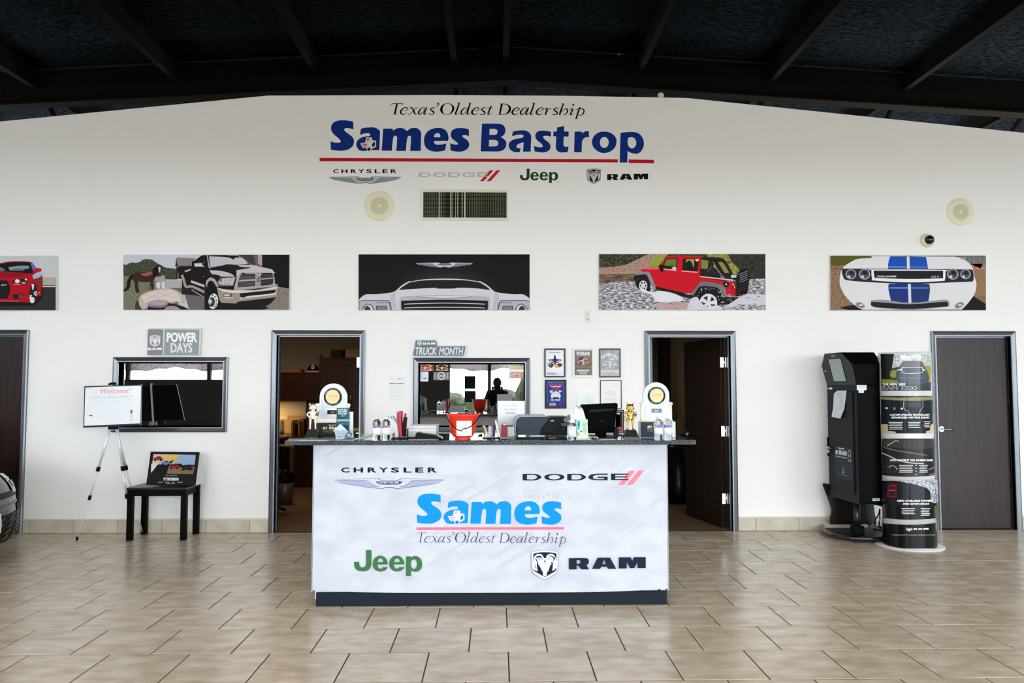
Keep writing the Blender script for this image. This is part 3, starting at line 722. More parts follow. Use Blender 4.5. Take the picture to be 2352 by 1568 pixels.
# POWER DAYS board standing on the left window frame
def board(name, label, poly, edge, thick=0.012, Y=-0.03):
    t = thing(name, label, 'sign', (PX(poly[0][0], Y), Y, HZ(poly[0][1], Y)))
    MB().prism([(PX(x, Y), HZ(y, Y)) for x, y in poly], Y, Y + thick).build('panel', C(edge, .5), t); return t
t = board('promotional_board', 'grey POWER DAYS board standing on the frame of the left window', [(336, 816.5), (457.5, 816.5), (460, 754.5), (338, 754.5)], '#cfdcdc')
M_plate = NM('#8f9297', '#a2a4a9', 60, 1, 1, 1, .5, 2, .4, .6)
a = Art(wallmap(-0.03)); a.poly("339.5,756* 375,756* 373.5,815* 338,815*", '#8e8b91'); a.poly("378,756* 458,757* 456.5,815* 376.5,815*", '#9a9ca2')
rn = random.Random(3)
for i in range(13):
    for j in range(10):
        if 1 <= i <= 11 and 1 <= j <= 7 and not (j > 4 and (i < 2 or i > 9)): continue
        x = 380 + i * 6; y = 758.5 + j * 5.8; d = 1 if (i + j) % 2 else -1
        a.line('%f,%f %f,%f' % (x, y + d, x + 3, y - d), .7, '#b6b9be'); a.k -= 1
a.k += 1
ramhead(a, 344, 770, 368, 796, '#f2f5f6', '#dfe4e6', '#8e8b91', '#eef1f2', '#c5c8cc'); ramword(a, 339.3, 798.6, 371.5, 804, '#fbfcfd'); a.x = (0, 0, 1, 1)
a.text('POWER', 383, 763, 452.5, 785.5, '#fafcfd', 0.05); a.text('DAYS', 392, 787, 442, 810, '#dfe8ea', 0.045)
a.build('print', t)
# TRUCK MONTH board on the middle window frame
P = [(948, 813), (1062.5, 818.5), (1068, 817), (1071.5, 793), (1006.5, 793), (1005.5, 786), (1000, 780.5), (953.5, 780.5)]
P = [(946, 817), (950, 820), (1065, 820), (1068.5, 816.5), (1071.8, 793), (1006.5, 793), (1005.5, 785), (1000.5, 779.5), (953, 779.5)]
t = board('truck_month_board', 'slanted grey TRUCK MONTH board standing on the middle window frame', P, '#d5dfe2')
a = Art(wallmap(-0.03)); a.poly([(948.5, 815), (951.5, 817.3), (1062.5, 817.3), (1066, 814.5), (1069.3, 795.3), (1003.8, 795.3), (1003.3, 786), (999.5, 781.8), (955, 781.8)], '#767f86')
ramhead(a, 958.5, 783, 969, 794, '#d4dbde', '#c3cacd', '#767f86', '#dfe4e6', '#aab1b5'); ramword(a, 971.5, 786.2, 1000, 791.5, '#f4f6f7'); a.x = (0, 0, 1, 1)
a.text('TRUCK', 954, 797, 1003.5, 815, '#dfe6ea', 0.035, .22); a.text('MONTH', 1008, 797.5, 1064.5, 815.5, '#dfe6ea', 0.035, .22); a.build('print', t)

# ------------------------------------------------------------------ printed vehicle pictures
def picture(label, x0, y0, x1, y1, back):
    Y = -0.022
    t = thing('wall_picture', label, 'picture', (PX((x0 + x1) / 2, Y), Y, HZ(y1, Y, (x0 + x1) / 2)), group='vehicle pictures along the wall')
    c = [PY(x0, y0, Y), PY(x1, y0, Y), PY(x1, y1, Y), PY(x0, y1, Y)]
    MB().prism([(p.x, p.z) for p in c[::-1]], Y, -0.002).build('board', C('#d6d6d4', .5), t)
    a = Art(wallmap(Y)); a.clip = (x0 + .6, y0 + .5, x1 - .6, y1 - .5); a.poly([(x0 + .6, y0 + .6), (x1 - .6, y0 + .6), (x1 - .6, y1 - .6), (x0 + .6, y1 - .6)], back); return t, a
# 1 red saloon, cut by the picture edge
t, a = picture('red saloon on a dark road, picture cut off by the left edge', -76, 587, 131.5, 713, '#c9cdcc')
a.x = (0, 0, 1, 1); a.rect(-249, 655, 128, 712, '#312f33'); a.rect(-249, 637, 129, 655, '#b7ab9a'); a.rect(-249, 655.3, 128, 658.3, '#171519'); a.rect(-249, 657, 128, 658.8, '#e6e6e3')
a.xf(0, 580, 1 / 11.36)
a.poly("-1500,1400* 750,1390 900,1370 1110,1150 900,1100 -1500,1250*", '#151417')
a.poly("-900,300* -400,250 0,270 200,235 500,225 780,240 850,270 950,400 1000,520 1090,560 1115,700 1110,1000 1080,1120 960,1150 930,1260 760,1300* 280,1280 -700,1280* -900,1000* -900,600", '#b80a1c')
a.poly("-900,330* -400,270 0,290 300,250 740,250 800,300* 860,500 780,540 500,520 0,490 -900,500*", '#151014')
a.poly("215,380* 500,345 740,345* 760,400 600,440 440,450 260,465*", '#7f98a2'); a.poly("330,460* 460,410 620,450* 600,470 400,475", '#5c7078'); a.poly("-600,400* -100,370 60,400 90,480 -600,480", '#5e7780')
a.poly("800,265* 900,330 940,400* 880,470* 830,380", '#4a78c8'); a.poly("880,470* 930,410 1050,408 1085,440 1070,490 960,505", '#c20d22')
a.poly("850,590* 1000,510 1090,540* 1090,600* 1000,660 870,690*", '#a7b6d8'); a.poly("910,690* 1000,660 1100,610* 1105,830 960,850*", '#7f3025')
a.poly("-900,480* 0,500 500,530 830,540* 700,580 300,640 -900,650*", '#8d0d22')
a.poly("300,730* 500,690 690,665 710,700* 700,790 620,820 380,800*", '#3a1218'); a.ell(455, 745, 68, 55, '#c9c2c4'); a.ell(455, 745, 45, 36, '#efeeee'); a.ell(630, 740, 75, 68, '#2a2630'); a.ell(680, 700, 30, 28, '#d9dde0'); a.ell(620, 790, 60, 18, '#bcc6ca')
a.line("360,825 440,832 540,828", 24, '#f08a60'); a.poly("-900,720* 100,725 200,760 265,900 260,1050 200,1200* -900,1200*", '#17161a'); a.text('SRT', 25, 832, 190, 862, '#f4f4f4', .04, .4)
for y in (930, 990, 1050, 1110): a.line('-800,%d 220,%d' % (y, y), 8, '#2c2a30')
a.poly("340,1085* 620,1085* 580,1170 540,1200* 350,1200*", '#211a1c'); a.ell(540, 1140, 42, 40, '#8a8578'); a.ell(540, 1140, 24, 22, '#2a2826')
a.ell(870, 1060, 100, 265, '#121114', 36, .08); a.ell(868, 1062, 84, 245, '#23252a', 36, .08)
for pts in ("830,820* 900,830* 880,960* 850,980*", "890,1030* 965,1000* 960,1050* 880,1060*", "880,1080* 965,1070* 950,1140*", "790,1100* 840,1110* 800,1220* 775,1210*", "800,1150* 900,1180* 900,1290 840,1318 790,1270"): a.poly(pts, '#dfe9e6')
a.poly("960,1080* 1060,1010* 1050,1050* 975,1090*", '#d98a92'); a.ell(1095, 1010, 18, 110, '#1a1a1c'); a.line("-900,1255 0,1260 500,1275", 18, '#ff5a5a'); a.build('print', t)
# 2 black truck with a horse
t, a = picture('black and beige pickup truck with a brown horse, above the left window', 283, 584.5, 666, 711.5, '#c7cdd6')
a.xf(280, 580, 1 / 11.53)
M_grass = NM('#4d5340', '#8b8f6c', 60, 1, 1, 3, .6, 5); M_grav = NM('#5b5249', '#a1978a', 110, 1, 1, 2, .6, 5); M_leaf = NM('#141a10', '#4a5638', 55, 1, 1, 1, .6, 5)
a.poly("30,640* 900,640* 1500,1100* 1500,1515* 30,1515*", M_grass); a.poly("1100,700* 1600,740* 1700,950* 1100,960*", '#b5b1ae'); a.poly("1250,940* 2400,900* 2400,1512* 1780,1512* 1660,1100*", '#6d6868')
a.poly("40,300* 120,320 240,260 380,270 480,240 600,175 800,190 900,260 1050,340 1180,400 1400,420 1470,480* 1470,710* 1100,700 400,640 40,640*", M_leaf)
a.poly("1400,370* 1440,140* 1460,130* 1950,150* 1900,350* 1480,350* 1400,370*", '#8d8288'); a.poly("1425,370* 1445,170* 1480,355*", '#2d2628'); a.poly("1440,380* 1480,350* 1900,350* 1900,720* 1440,690*", '#2c2527'); a.line("1495,360 1490,710", 18, '#9a8f88')
horse = '#3b2420'
a.poly("280,580* 400,520 520,520 640,510 760,470* 860,400 920,350 1000,320 1050,350 1060,450 1040,530 1000,600* 920,620 860,700 830,790* 850,900 820,1000* 780,1000* 770,850* 750,1005* 725,1000* 760,780* 600,785 450,760* 430,860 470,1050* 430,1060* 370,1060* 340,900 330,780 270,700", horse)
a.poly("270,570* 200,640 140,760 120,900 30,1000* 30,1040* 160,990 220,900 240,760 290,640", '#1f1614'); a.poly("480,560* 620,540 760,490 810,560* 740,600 600,620", '#9a5a48'); a.poly("960,370* 1030,400* 1010,520* 985,520*", '#d5c8c4'); a.poly("860,400* 950,350 960,500 860,680* 820,600", '#120d0c')
a.poly("880,640* 1000,640 1110,600 1150,720 1145,940 900,950 920,780 870,740*", '#a49f9c'); a.poly("900,800* 1130,760* 1150,950* 930,950*", '#d9d4dc'); a.line("1040,780 1030,950", 22, '#5c3f70')
a.poly("1580,1110* 1600,560* 1660,560* 2400,1000* 2400,1512* 2300,1512* 2200,1220 1800,1115*", '#262223')
a.poly("1580,700* 1500,560 1480,400* 1860,380* 1850,240* 1940,210* 2050,120 2200,60 2700,40* 2800,60* 3000,400* 3200,700* 2400,1200* 2100,1060* 1850,900*", '#1a1517')
a.poly("1660,480* 1840,430* 1800,480* 1680,520*", '#b7c2ca'); a.line("1590,590 1640,720 1700,900 1870,900 2260,1080", 66, '#a79e94'); a.line("1830,760 2250,910", 60, '#cdc4ba'); a.poly("2130,290* 2260,100* 2290,340*", '#4c4a50'); a.poly("1915,290* 2110,275* 2150,350* 1930,360*", '#dad2de'); a.line("1940,358 2260,362", 16, '#e3dfe2'); a.line("1850,985 2200,1200", 22, '#b5aa9d')
a.line("2150,640 2210,610 2190,665", 12, '#cfcfd2')
a.poly("340,1512* 340,1350 450,1250 470,1180 560,1090 800,1000 1200,950 1400,980 1550,1060 1650,1170 1690,1260 1640,1360* 1560,1330 1440,1290* 1200,1400 700,1450* 560,1512*", '#c9b5ac'); a.poly("520,1150* 900,1010 1300,990 1500,1100 1570,1300* 1200,1280 900,1260 600,1330*", '#dcd0c4')
for q in ("620,1120 900,1200 1200,1260", "900,1020 1150,1130 1500,1210", "640,1240 900,1120 1200,1010", "900,1250 1150,1130 1400,1050"): a.line(q, 8, '#b7a59a')
a.poly("340,1512* 360,1330 440,1260 470,1400 560,1512*", '#4a3b3a'); a.poly("1000,1512* 1160,1400 1240,1330* 1440,1370 1640,1430 1790,1512*", '#2a1e22'); a.poly("1120,1512* 1220,1420 1420,1420 1560,1512*", '#b58d92')
a.poly("690,1360* 780,1290 950,1255 1150,1270 1240,1320 1200,1400 1100,1450 850,1450 740,1420", '#8c7a8b'); a.poly("720,1350* 800,1295 950,1265 1130,1280 1210,1320 1100,1390 850,1395", '#b3a0b2'); a.poly("690,1390* 800,1450 1100,1455 1180,1400* 1120,1512* 690,1512*", '#171a1f')
a.xf(470, 580, 1 / 11.53)
a.poly("850,50* 1520,50* 1525,380* 1250,330*", '#6d625d'); a.poly("850,50* 1300,50* 1350,330* 1200,300* 980,90*", '#473d3b'); a.poly("1410,50* 1525,50* 1525,360* 1420,300*", '#b8a49c')
a.poly("1525,42* 2245,42* 2240,960* 1900,900* 1780,600* 1525,380*", '#181517'); a.poly("1350,1512* 1650,1400 1900,1150 1940,930* 2235,960* 2230,1510*", M_grav); a.poly("0,1512* 0,900* 400,900* 1900,1180* 1750,1350 1620,1420 1690,1460 1600,1500 1400,1512*", '#1b191d')
a.poly("0,400* 0,90* 60,60* 950,85* 1220,320* 1520,380* 1800,440 1830,520* 1850,860* 1500,1000* 350,950* 330,900* 0,900*", '#1c171a')
a.poly("130,100* 600,125 760,180 800,140* 960,130 1020,150 1150,300* 850,320 600,310 450,350 230,385* 150,350", '#c3c4cb'); a.line("80,80 120,380 170,390", 26, '#c5b9b6'); a.line("0,68 500,60 900,90 1230,330", 16, '#a49a98')
a.poly("850,470* 1200,410* 1240,390* 1000,380 860,330* 1250,330 1500,385* 1760,440 1830,500 1820,550 1100,530 940,560 850,700*", '#c9c2c8'); a.poly("240,395* 500,350 1200,400* 880,455 600,420", '#241d20')
a.poly("130,470* 400,480 620,530 740,580 800,640* 430,640* 380,600 200,570*", '#c4bfc4'); a.poly("370,840* 350,780 430,670* 830,650* 760,880* 400,880*", '#8d898e'); a.poly("385,830* 440,680* 800,665* 740,865*", '#cdc6c8'); a.poly("400,770* 440,680* 480,680* 450,775*", '#b8483c')
for cx_, cy_ in ((560, 720), (690, 720), (640, 820), (500, 820)): a.ell(cx_, cy_, 48, 38, '#8e8b90'); a.ell(cx_, cy_, 26, 20, '#e6e4e6')
a.poly("780,960* 850,700* 930,560* 1100,520* 1800,530* 1850,640 1860,850 1750,900 1300,960* 800,990*", '#b1a8aa'); a.poly("870,920* 970,580 1100,560* 1350,560* 1350,700* 930,720*", '#201d20'); a.poly("900,770* 1345,750* 1345,890* 880,920*", '#201d20'); a.poly("1420,550* 1790,540* 1825,660* 1500,690*", '#1f1c1f'); a.poly("1500,720* 1825,690* 1810,820 1760,850* 1490,880*", '#1f1c1f')
for i in range(4):
    a.line('950,%d 1345,%d' % (600 + i * 32, 590 + i * 30), 9, '#8d8688'); a.line('900,%d 1345,%d' % (800 + i * 32, 780 + i * 30), 9, '#8d8688'); a.line('1510,%d 1810,%d' % (590 + i * 28, 575 + i * 26), 7, '#6f6a6c'); a.line('1500,%d 1810,%d' % (740 + i * 32, 715 + i * 32), 7, '#6f6a6c')
a.poly("1370,600* 1450,560* 1500,700 1480,870* 1360,880*", '#a59d9e'); a.ell(1440, 720, 52, 58, '#3b383b'); a.line("1410,690 1440,750 1475,690", 14, '#dcd8d8'); a.ell(1485, 580, 26, 26, '#e8e6e6')
a.poly("330,930* 480,960 760,990* 1300,990 1880,880* 1900,830 1950,880 1930,1100* 1850,1190* 900,1300* 830,1350* 450,1330* 400,1250*", '#a59589'); a.poly("330,925* 560,985 840,1000* 1400,1000 1880,900* 1890,960 1300,1040 900,1070 500,1040*", '#dcdad4')
a.poly("940,1080* 1880,990* 1860,1060 1780,1090 1150,1150 1050,1200 950,1190*", '#1d1a1d'); a.poly("940,1180* 1080,1200 1160,1160 1750,1090 1890,1060 1880,1110* 1100,1210 950,1215*", '#e2dfd8'); a.poly("510,1090* 740,1090* 730,1180* 500,1170*", '#5d5654'); a.poly("530,1105* 680,1105* 670,1160* 520,1150*", '#cdc9c6'); a.line("510,1190 760,1205", 18, '#e9e5df')
a.poly("40,860* 60,750 140,670 200,665 290,720 350,830 380,915* 310,900* 260,800 180,745 100,790 70,930*", '#b5aba4'); a.poly("60,1000* 110,800 190,750 260,800 330,930* 380,1200 380,1512* 80,1512*", '#141216'); a.ell(240, 1290, 128, 205, '#dfe3e4', 36, .12); a.ell(190, 1310, 90, 125, '#232226', 30, .1); a.ell(160, 1300, 60, 80, '#9aa0a6'); a.ell(150, 1290, 34, 44, '#dcdfe2')
for x_, y_ in ((220, 1130), (282, 1178), (318, 1268), (318, 1365), (280, 1430)): a.ell(x_, y_, 17, 22, '#1a181b')
a.xf(0, 0, 1); a.build('print', t)
# 3 white saloon front on black
t, a = picture('white car bonnet under a silver winged badge on black, centre picture', 823, 583.5, 1217, 712, '#161417')
M_glow = C('#29262b'); a.x = (0, 0, 1, 1)
for k, (w_, h_, c_) in enumerate(((118, 62, '#1b191c'), (108, 54, '#201d21'), (97, 46, '#252226'), (86, 39, '#2b282c'), (74, 32, '#312e33'), (60, 25, '#363338'))):
    P = [(1021 + w_ * cos(pi * j / 20), 668 - h_ * sin(pi * j / 20)) for j in range(21)]; a.raw(P, [tuple(range(21))], c_)
def mir(tx): return ' '.join('%f,%s' % (4640 - float(w_.split(',')[0]), w_.split(',')[1]) for w_ in tx.split()[::-1])
a.xf(820, 578, 1 / 11.53)
body = "42,1540* 42,1300 130,1190 260,1125 500,1125 900,1080 1040,1020* 1200,880 1370,785 1420,790* 1800,730 2320,712"
full_ = body + ' ' + ' '.join(mir(body).split()[1:]); a.poly(full_, '#d7d6d8')
g_ = "1110,1015* 1200,930 1380,815* 1800,755 2320,745"; a.poly(g_ + ' ' + ' '.join(mir(g_).split()[1:]) + ' 3100,965 2640,955* 2540,975 2100,975 2090,955 1500,985', '#221f23')
for m_ in (lambda s_: s_, mir):
    a.poly(m_("900,1110* 1010,1060* 1020,1300 1060,1540* 930,1540* 870,1260"), '#c7c3ca')
    a.poly(m_("50,1540* 50,1340 110,1285 830,1280* 880,1340 925,1540*"), '#4b4c58'); a.poly(m_("75,1540* 80,1350 130,1300 820,1300 850,1350 895,1540*"), '#b3b6c4')
    a.poly(m_("130,1540* 180,1440 290,1375 400,1430 450,1540*"), '#2c2b34'); a.poly(m_("150,1540* 200,1450 290,1395 390,1450 425,1540*"), '#d9dae2'); a.poly(m_("195,1540* 210,1470 270,1430 330,1470 365,1540*"), '#3b3a44')
    a.poly(m_("500,1540* 510,1430* 780,1430* 800,1540*"), '#5d4c54'); a.poly(m_("530,1530* 540,1450* 760,1450* 770,1530*"), '#8f7c80')
    for q in range(5): a.ell(2320 + (1 if m_ is mir else -1) * (2320 - 560 - q * 65), 1350, 18, 14, '#2b2b33', 12)
a.poly(mir("42,1540* 42,1320* 72,1340* 72,1540*"), '#9aa0b4'); a.poly("42,1540* 42,1320* 72,1340* 72,1540*", '#d99066')
a.poly("1130,1540* 1130,1260 1200,1190 1560,1165 2320,1160 3080,1165 3440,1190 3510,1260 3510,1540*", '#b9b9c8'); a.poly("1560,1185* 2000,1165 2140,1150 2500,1150 2640,1165 3080,1185* 2900,1215 2320,1240 1740,1215", '#8f90a2'); a.poly("1620,1180* 2000,1172 2320,1160 2640,1172 3020,1180* 2320,1225", '#d9dbe6')
a.poly("1180,1540* 1175,1320 1240,1295 2320,1270 3400,1295 3465,1320 3460,1540*", '#1e1c20'); a.line("1250,1390 1550,1375 2320,1360 3100,1375 3390,1390", 22, '#c5c5c8'); a.line("1250,1492 1550,1478 2320,1470 3100,1478 3390,1492", 22, '#c5c5c8')
wing(a, 820 + 1555 / 11.53, 578 + 300 / 11.53, .525, .5, '#d2d6dc', '#7e8894', '#3a4452', '#1c2a44', '#9fb4d0'); a.build('print', t)
# 4 red off-roader in a stream
t, a = picture('red open-top off-roader splashing through a stream, right of centre', 1375.5, 583, 1758.5, 711.5, '#2b2a22')
M_water = NM('#4c4644', '#e6e4ea', 26, .9, 1, 3.2, .6, 7, .38, .62, h3='#9a94a0'); M_forest = NM('#0d0f0a', '#5a6128', 24, 1, 1, 1.6, .6, 6, .42, .72); M_peb = NM('#7c5446', '#c9a898', 60, 1, 1, 2, .6, 5); M_bw = NM('#3c3024', '#8a6a4c', 16, .6, 1, 3, .6, 4); M_dk = NM('#0e0f0c', '#3b4228', 22, .8, 1, 2.6, .6, 5, .45, .75)
a.xf(1372, 578, 1 / 11.53)
a.rect(48, 60, 4440, 420, M_forest); a.poly("48,420* 48,600* 1100,600* 1400,400* 1900,60* 1400,60 1000,230 760,340 400,400", M_peb); a.poly("1330,390* 1480,190 1650,90 1680,60* 1800,60* 1740,400*", '#8fa838'); a.poly("2900,60* 3900,60* 3900,620* 2900,600*", NM('#3c4418', '#b8b23c', 30, 1, 1, 1, .6, 5))
a.rect(48, 590, 1100, 870, M_bw); a.poly("3480,60* 4440,60* 4440,700* 3900,680* 3700,400 3550,250", M_dk); a.poly("48,850* 500,800 1000,770* 1500,900* 4440,700* 4440,1532* 48,1532*", M_water)
a.poly("1600,1350* 2200,1330 2450,1420 2500,1532* 1600,1532*", '#c2a2a0')
red = '#cf1226'
a.poly("1160,515* 1180,460 1300,420 1610,400* 1700,280 1820,115* 2280,105 2800,130* 2830,160* 2810,700* 3800,830* 3850,1180* 3400,1160* 3300,900 2900,830 2700,880 2490,1100* 2200,1090 1540,920* 1400,560* 1150,520*", red)
a.poly("1180,460* 1300,420 1610,400* 1620,460 1400,470", '#e8606a')
a.poly("1745,370* 1760,290 1830,170* 2120,170* 2130,200* 2090,490* 1750,440*", '#1c1814'); a.poly("1775,360* 1790,290 1850,190* 2100,190* 2080,380* 1900,380*", '#6b7d34'); a.poly("1960,470* 1990,400 2060,395 2090,430* 2080,480*", '#dcd8d4'); a.ell(1940, 400, 70, 60, '#1e1a1a', 20, 0, .8)
a.poly("1620,350* 1740,340* 1780,420* 1740,520* 1690,540* 1630,420*", '#141113'); a.line("1750,455 2090,500", 22, '#e9c4c4')
s_ = 2213.8
def jx(tx): return ' '.join('%f,%s' % ((float(w_.split(',')[0]) * 1.0 + s_), w_.split(',')[1]) for w_ in tx.split())
a.poly(jx("30,470* 60,175* 470,175* 480,200* 440,520* 20,490*"), '#1f1a18'); a.poly(jx("130,200* 350,195* 345,420* 290,380 200,250 140,300*"), '#a6a03c'); a.poly(jx("130,420* 170,260 240,240 290,300 340,460* 340,500* 60,480*"), '#181416'); a.poly(jx("370,190* 470,190* 460,250* 400,260*"), '#d9dadb'); a.line(jx("10,510 440,545"), 24, '#e7b3b6')
a.poly(jx("530,150* 800,140 1050,160 1180,240 1350,540* 1360,600* 1480,610* 1530,640* 1400,720* 500,640*"), '#1f1c1c'); a.poly(jx("535,210* 720,240 900,290 1000,420 1060,600* 900,440 720,460 530,440*"), '#7d8a34'); a.poly(jx("980,280* 1100,280 1200,420 1280,560* 1160,570*"), '#8d8c42')
a.poly(jx("530,440* 700,440 720,270 800,255 860,300 860,430 930,440 1050,640* 520,620*"), '#262122'); a.line(jx("880,350 980,500 1090,640"), 14, '#b8b8bc'); a.line(jx("820,390 700,520"), 12, '#8a8a8c'); a.line(jx("870,180 960,380 1120,620"), 60, '#1c1a1c'); a.line(jx("540,170 900,175 1080,190 1180,290 1340,560"), 44, '#26252a')
a.poly(jx("1320,620* 1470,620* 1460,680* 1330,690*"), '#cfd8d4'); a.ell(1090 + s_, 665, 60, 34, '#77777c'); a.line(jx("500,655 800,690 1380,750"), 30, '#f0c5c8')
a.poly(jx("1450,720* 1560,620* 1540,1180* 1440,1180*"), '#231d20'); a.poly(jx("1530,520* 1620,460 1750,470 1800,620 1790,900 1750,1130* 1560,1140* 1500,900"), '#131215')
for i in range(9): a.line(jx('%d,%d %d,%d %d,%d' % (1545, 590 + i * 55, 1640, 560 + i * 55, 1760, 505 + i * 55)), 13 if i < 5 else 8, '#a9a4aa' if i < 5 else '#4a4750')
a.ell(1195 + s_, 860, 78, 82, '#17140f'); a.ell(1195 + s_, 860, 44, 46, '#2c2a28'); a.ell(1195 + s_, 862, 24, 26, '#dcdcdc'); a.poly(jx("1350,790* 1440,790* 1455,900 1440,1010* 1360,1000*"), '#8a1820'); a.ell(1380 + s_, 865, 28, 26, '#f2b04a'); a.rect(1405 + s_, 900, 1425 + s_, 970, '#eec4b4')
a.poly(jx("245,1140* 350,1030 480,830 560,790 800,810 1000,860 1130,900 1180,1020 1230,1190* 1080,1195* 1020,1040 960,960 700,920 520,900 440,980 330,1160*"), '#77737c'); a.poly(jx("330,1160* 440,980 520,910 750,920 970,965 1060,1100 1100,1400* 400,1300*"), '#1c1b1e')
a.poly("1020,560* 1100,540 1330,530 1390,570* 1450,700 1530,900* 1500,940 1430,920* 1350,700 1280,600 1150,610* 1010,630*", '#8f8d94'); a.poly("990,630* 1150,610 1290,620 1340,750 1400,940 1400,1050* 1340,1050* 1250,900 1150,680* 970,780* 960,720*", '#1d1d20')
a.poly("1000,780* 1150,700 1250,720 1340,900 1390,1050* 1100,1000* 1020,900*", '#1a191b'); a.ell(1210, 900, 110, 135, '#d8dade'); 
for i in range(6): a.ell(1210 + 70 * cos(i * 1.05), 900 + 85 * sin(i * 1.05), 20, 26, '#2b2b2e', 12)
a.poly(jx("0,1090* 250,1150* 1100,1200* 1530,1200* 1530,1380* 1080,1400* 300,1260* 0,1180*"), '#211f21'); a.poly("1540,920* 2260,1080* 2400,1160* 2100,1160 1540,990*", '#1c1a1c')
a.ell(720 + s_, 1300, 330, 320, '#17161a', 40, .1); a.ell(720 + s_, 1360, 235, 245, '#e3e2e8', 36, .1)
for k_ in range(5):
    an = k_ * 1.257 + .5; a.poly([(720 + s_ + 60 * cos(an), 1360 + 60 * sin(an)), (720 + s_ + 190 * cos(an - .33), 1360 + 195 * sin(an - .33)), (720 + s_ + 190 * cos(an + .33), 1360 + 195 * sin(an + .33))], '#26242a')
a.poly("1100,950* 1250,1000 1400,1060 1700,1040 2000,1100 2220,1200 2200,1300 1600,1330 1450,1150 1200,1100*", '#e6e8ee'); a.poly(jx("250,1250* 420,1200 520,1350 700,1450 980,1420 1100,1532* 150,1532*"), '#dcd8e4'); a.poly(jx("1100,1500* 1550,1200* 1750,1110* 2225,1140* 2225,1400 1700,1400 1400,1450"), '#d3d1da')
rn = random.Random(5)
for i in range(90):
    x_ = rn.uniform(80, 4300); y_ = rn.uniform(900, 1500)
    if 1500 < x_ < 3800 and y_ < 1330: continue
    L_ = rn.uniform(40, 170); a.line('%f,%f %f,%f %f,%f' % (x_, y_, x_ + L_ / 2, y_ - 10, x_ + L_, y_ + rn.uniform(-20, 30)), rn.uniform(6, 16), rn.choice(['#f0eff4', '#d5d3dc', '#3c3638', '#6a6264', '#8f8a92'])); a.k -= 1
for i in range(60):
    x_ = 2350 + s_ * 0 + rn.uniform(250, 1100); y_ = rn.uniform(950, 1500); a.ell(x_ + rn.uniform(0, 300), y_, rn.uniform(6, 18), rn.uniform(5, 14), '#f2f2f6', 8); a.k -= 1
a.k += 2; a.xf(0, 0, 1); a.rect(1377, 711.0, 1383.5, 711.4, '#222222'); a.build('print', t)
# 5 white muscle car with blue stripes
t, a = picture('white muscle car nose with twin blue stripes, picture furthest right', 1906.5, 586.5, 2265, 712.5, '#8a6b50')
a.xf(1880, 560, 1 / 4.983)
a.rect(136, 136, 1905, 250, '#4a4a1e'); a.poly("136,240* 400,240* 400,750* 148,756* 136,500*", NM('#6b4c36', '#a8815f', 40, 1, 1, 2, .6, 4)); a.rect(1550, 145, 1908, 285, '#8f9291')
rn = random.Random(9)
for i in range(16): a.rect(1690 + i * 14, 150, 1697 + i * 14, 240, '#4b5052'); a.k -= 1
for i in range(26): a.rect(1700 + rn.random() * 190, 215 + rn.random() * 55, 1712 + rn.random() * 190, 235 + rn.random() * 55, rn.choice(['#d98a6a', '#e6d6c8', '#c94a3c', '#c9b08a'])); a.k -= 1
a.k += 1; a.rect(1780, 285, 1912, 600, '#96755a'); a.poly("360,756* 400,700 1760,590* 1920,690* 1920,760*", '#1c1a1c'); a.poly("136,136* 600,136* 600,165 360,190 250,250 136,240*", '#5a5a22')
a.poly("600,140* 1560,145* 1700,200 1760,270 1780,350 1808,460* 1790,560 1740,640 1690,700 1640,750* 500,752* 400,690 310,600 255,500 240,430 250,330* 290,260 380,200 460,170 600,160", '#e3e2e5')
a.poly("820,143* 1010,143* 1012,285* 795,285* 800,210", '#1e52b0'); a.poly("1040,143* 1230,148* 1255,285* 1045,285*", '#1e52b0'); a.rect(796, 258, 1012, 270, '#6ea0e0'); a.rect(1044, 258, 1254, 270, '#4f86d2')
a.poly("805,455* 1022,455* 1030,672* 832,665* 800,520", '#22357c'); a.poly("1055,455* 1262,455* 1275,520 1255,668* 1062,672*", '#213a74'); a.rect(806, 494, 1022, 512, '#4f8ae0'); a.rect(1056, 494, 1270, 512, '#3f74c8')
a.poly("270,290* 300,282 1750,292* 1770,320 1772,415 1740,432* 1300,450 1050,458 800,450 400,425 290,400* 268,330", '#2a2830'); a.poly("605,300* 640,292 1430,298 1450,320 1445,410 1400,425 1040,440 650,420 612,395", '#f0eff0'); a.poly("628,305* 1425,308* 1425,392* 1050,402 640,388*", '#201f23')
for cx_, r_ in ((370, 62), (525, 66), (1535, 66), (1680, 60)):
    a.ell(cx_, 348, r_ * 1.05, r_, '#101014'); a.ell(cx_, 348, r_, r_ * .93, '#9ea4b4'); a.ell(cx_, 345, r_ * .78, r_ * .74, '#4a4854'); a.ell(cx_ + r_ * .1, 330, r_ * .4, r_ * .36, '#22222a'); a.ell(cx_ - r_ * .35, 375, r_ * .3, r_ * .24, '#c6cfe2')
a.text('CHALLENGER', 665, 362, 888, 382, '#dfe0e2', .04, .3); a.text('SRT', 1280, 365, 1392, 386, '#a9aaad', .04, .4)
a.poly("600,645* 760,640 1040,675 1400,640 1480,648 1495,700 1440,725 1050,752 700,735 610,715", '#9a9a9e'); a.poly("598,690* 610,665 700,668 1040,690 1400,665 1470,668 1478,705 1430,718 1050,745 700,728 610,708", '#232226')
for cx_ in (475, 1608): a.ell(cx_, 702, 62, 36, '#b9bbc0', 24, .35 if cx_ < 900 else -.4); a.ell(cx_, 702, 46, 25, '#6f7276', 24, .35 if cx_ < 900 else -.4); a.ell(cx_ + 6, 700, 26, 14, '#c9ccd0')
a.build('print', t)
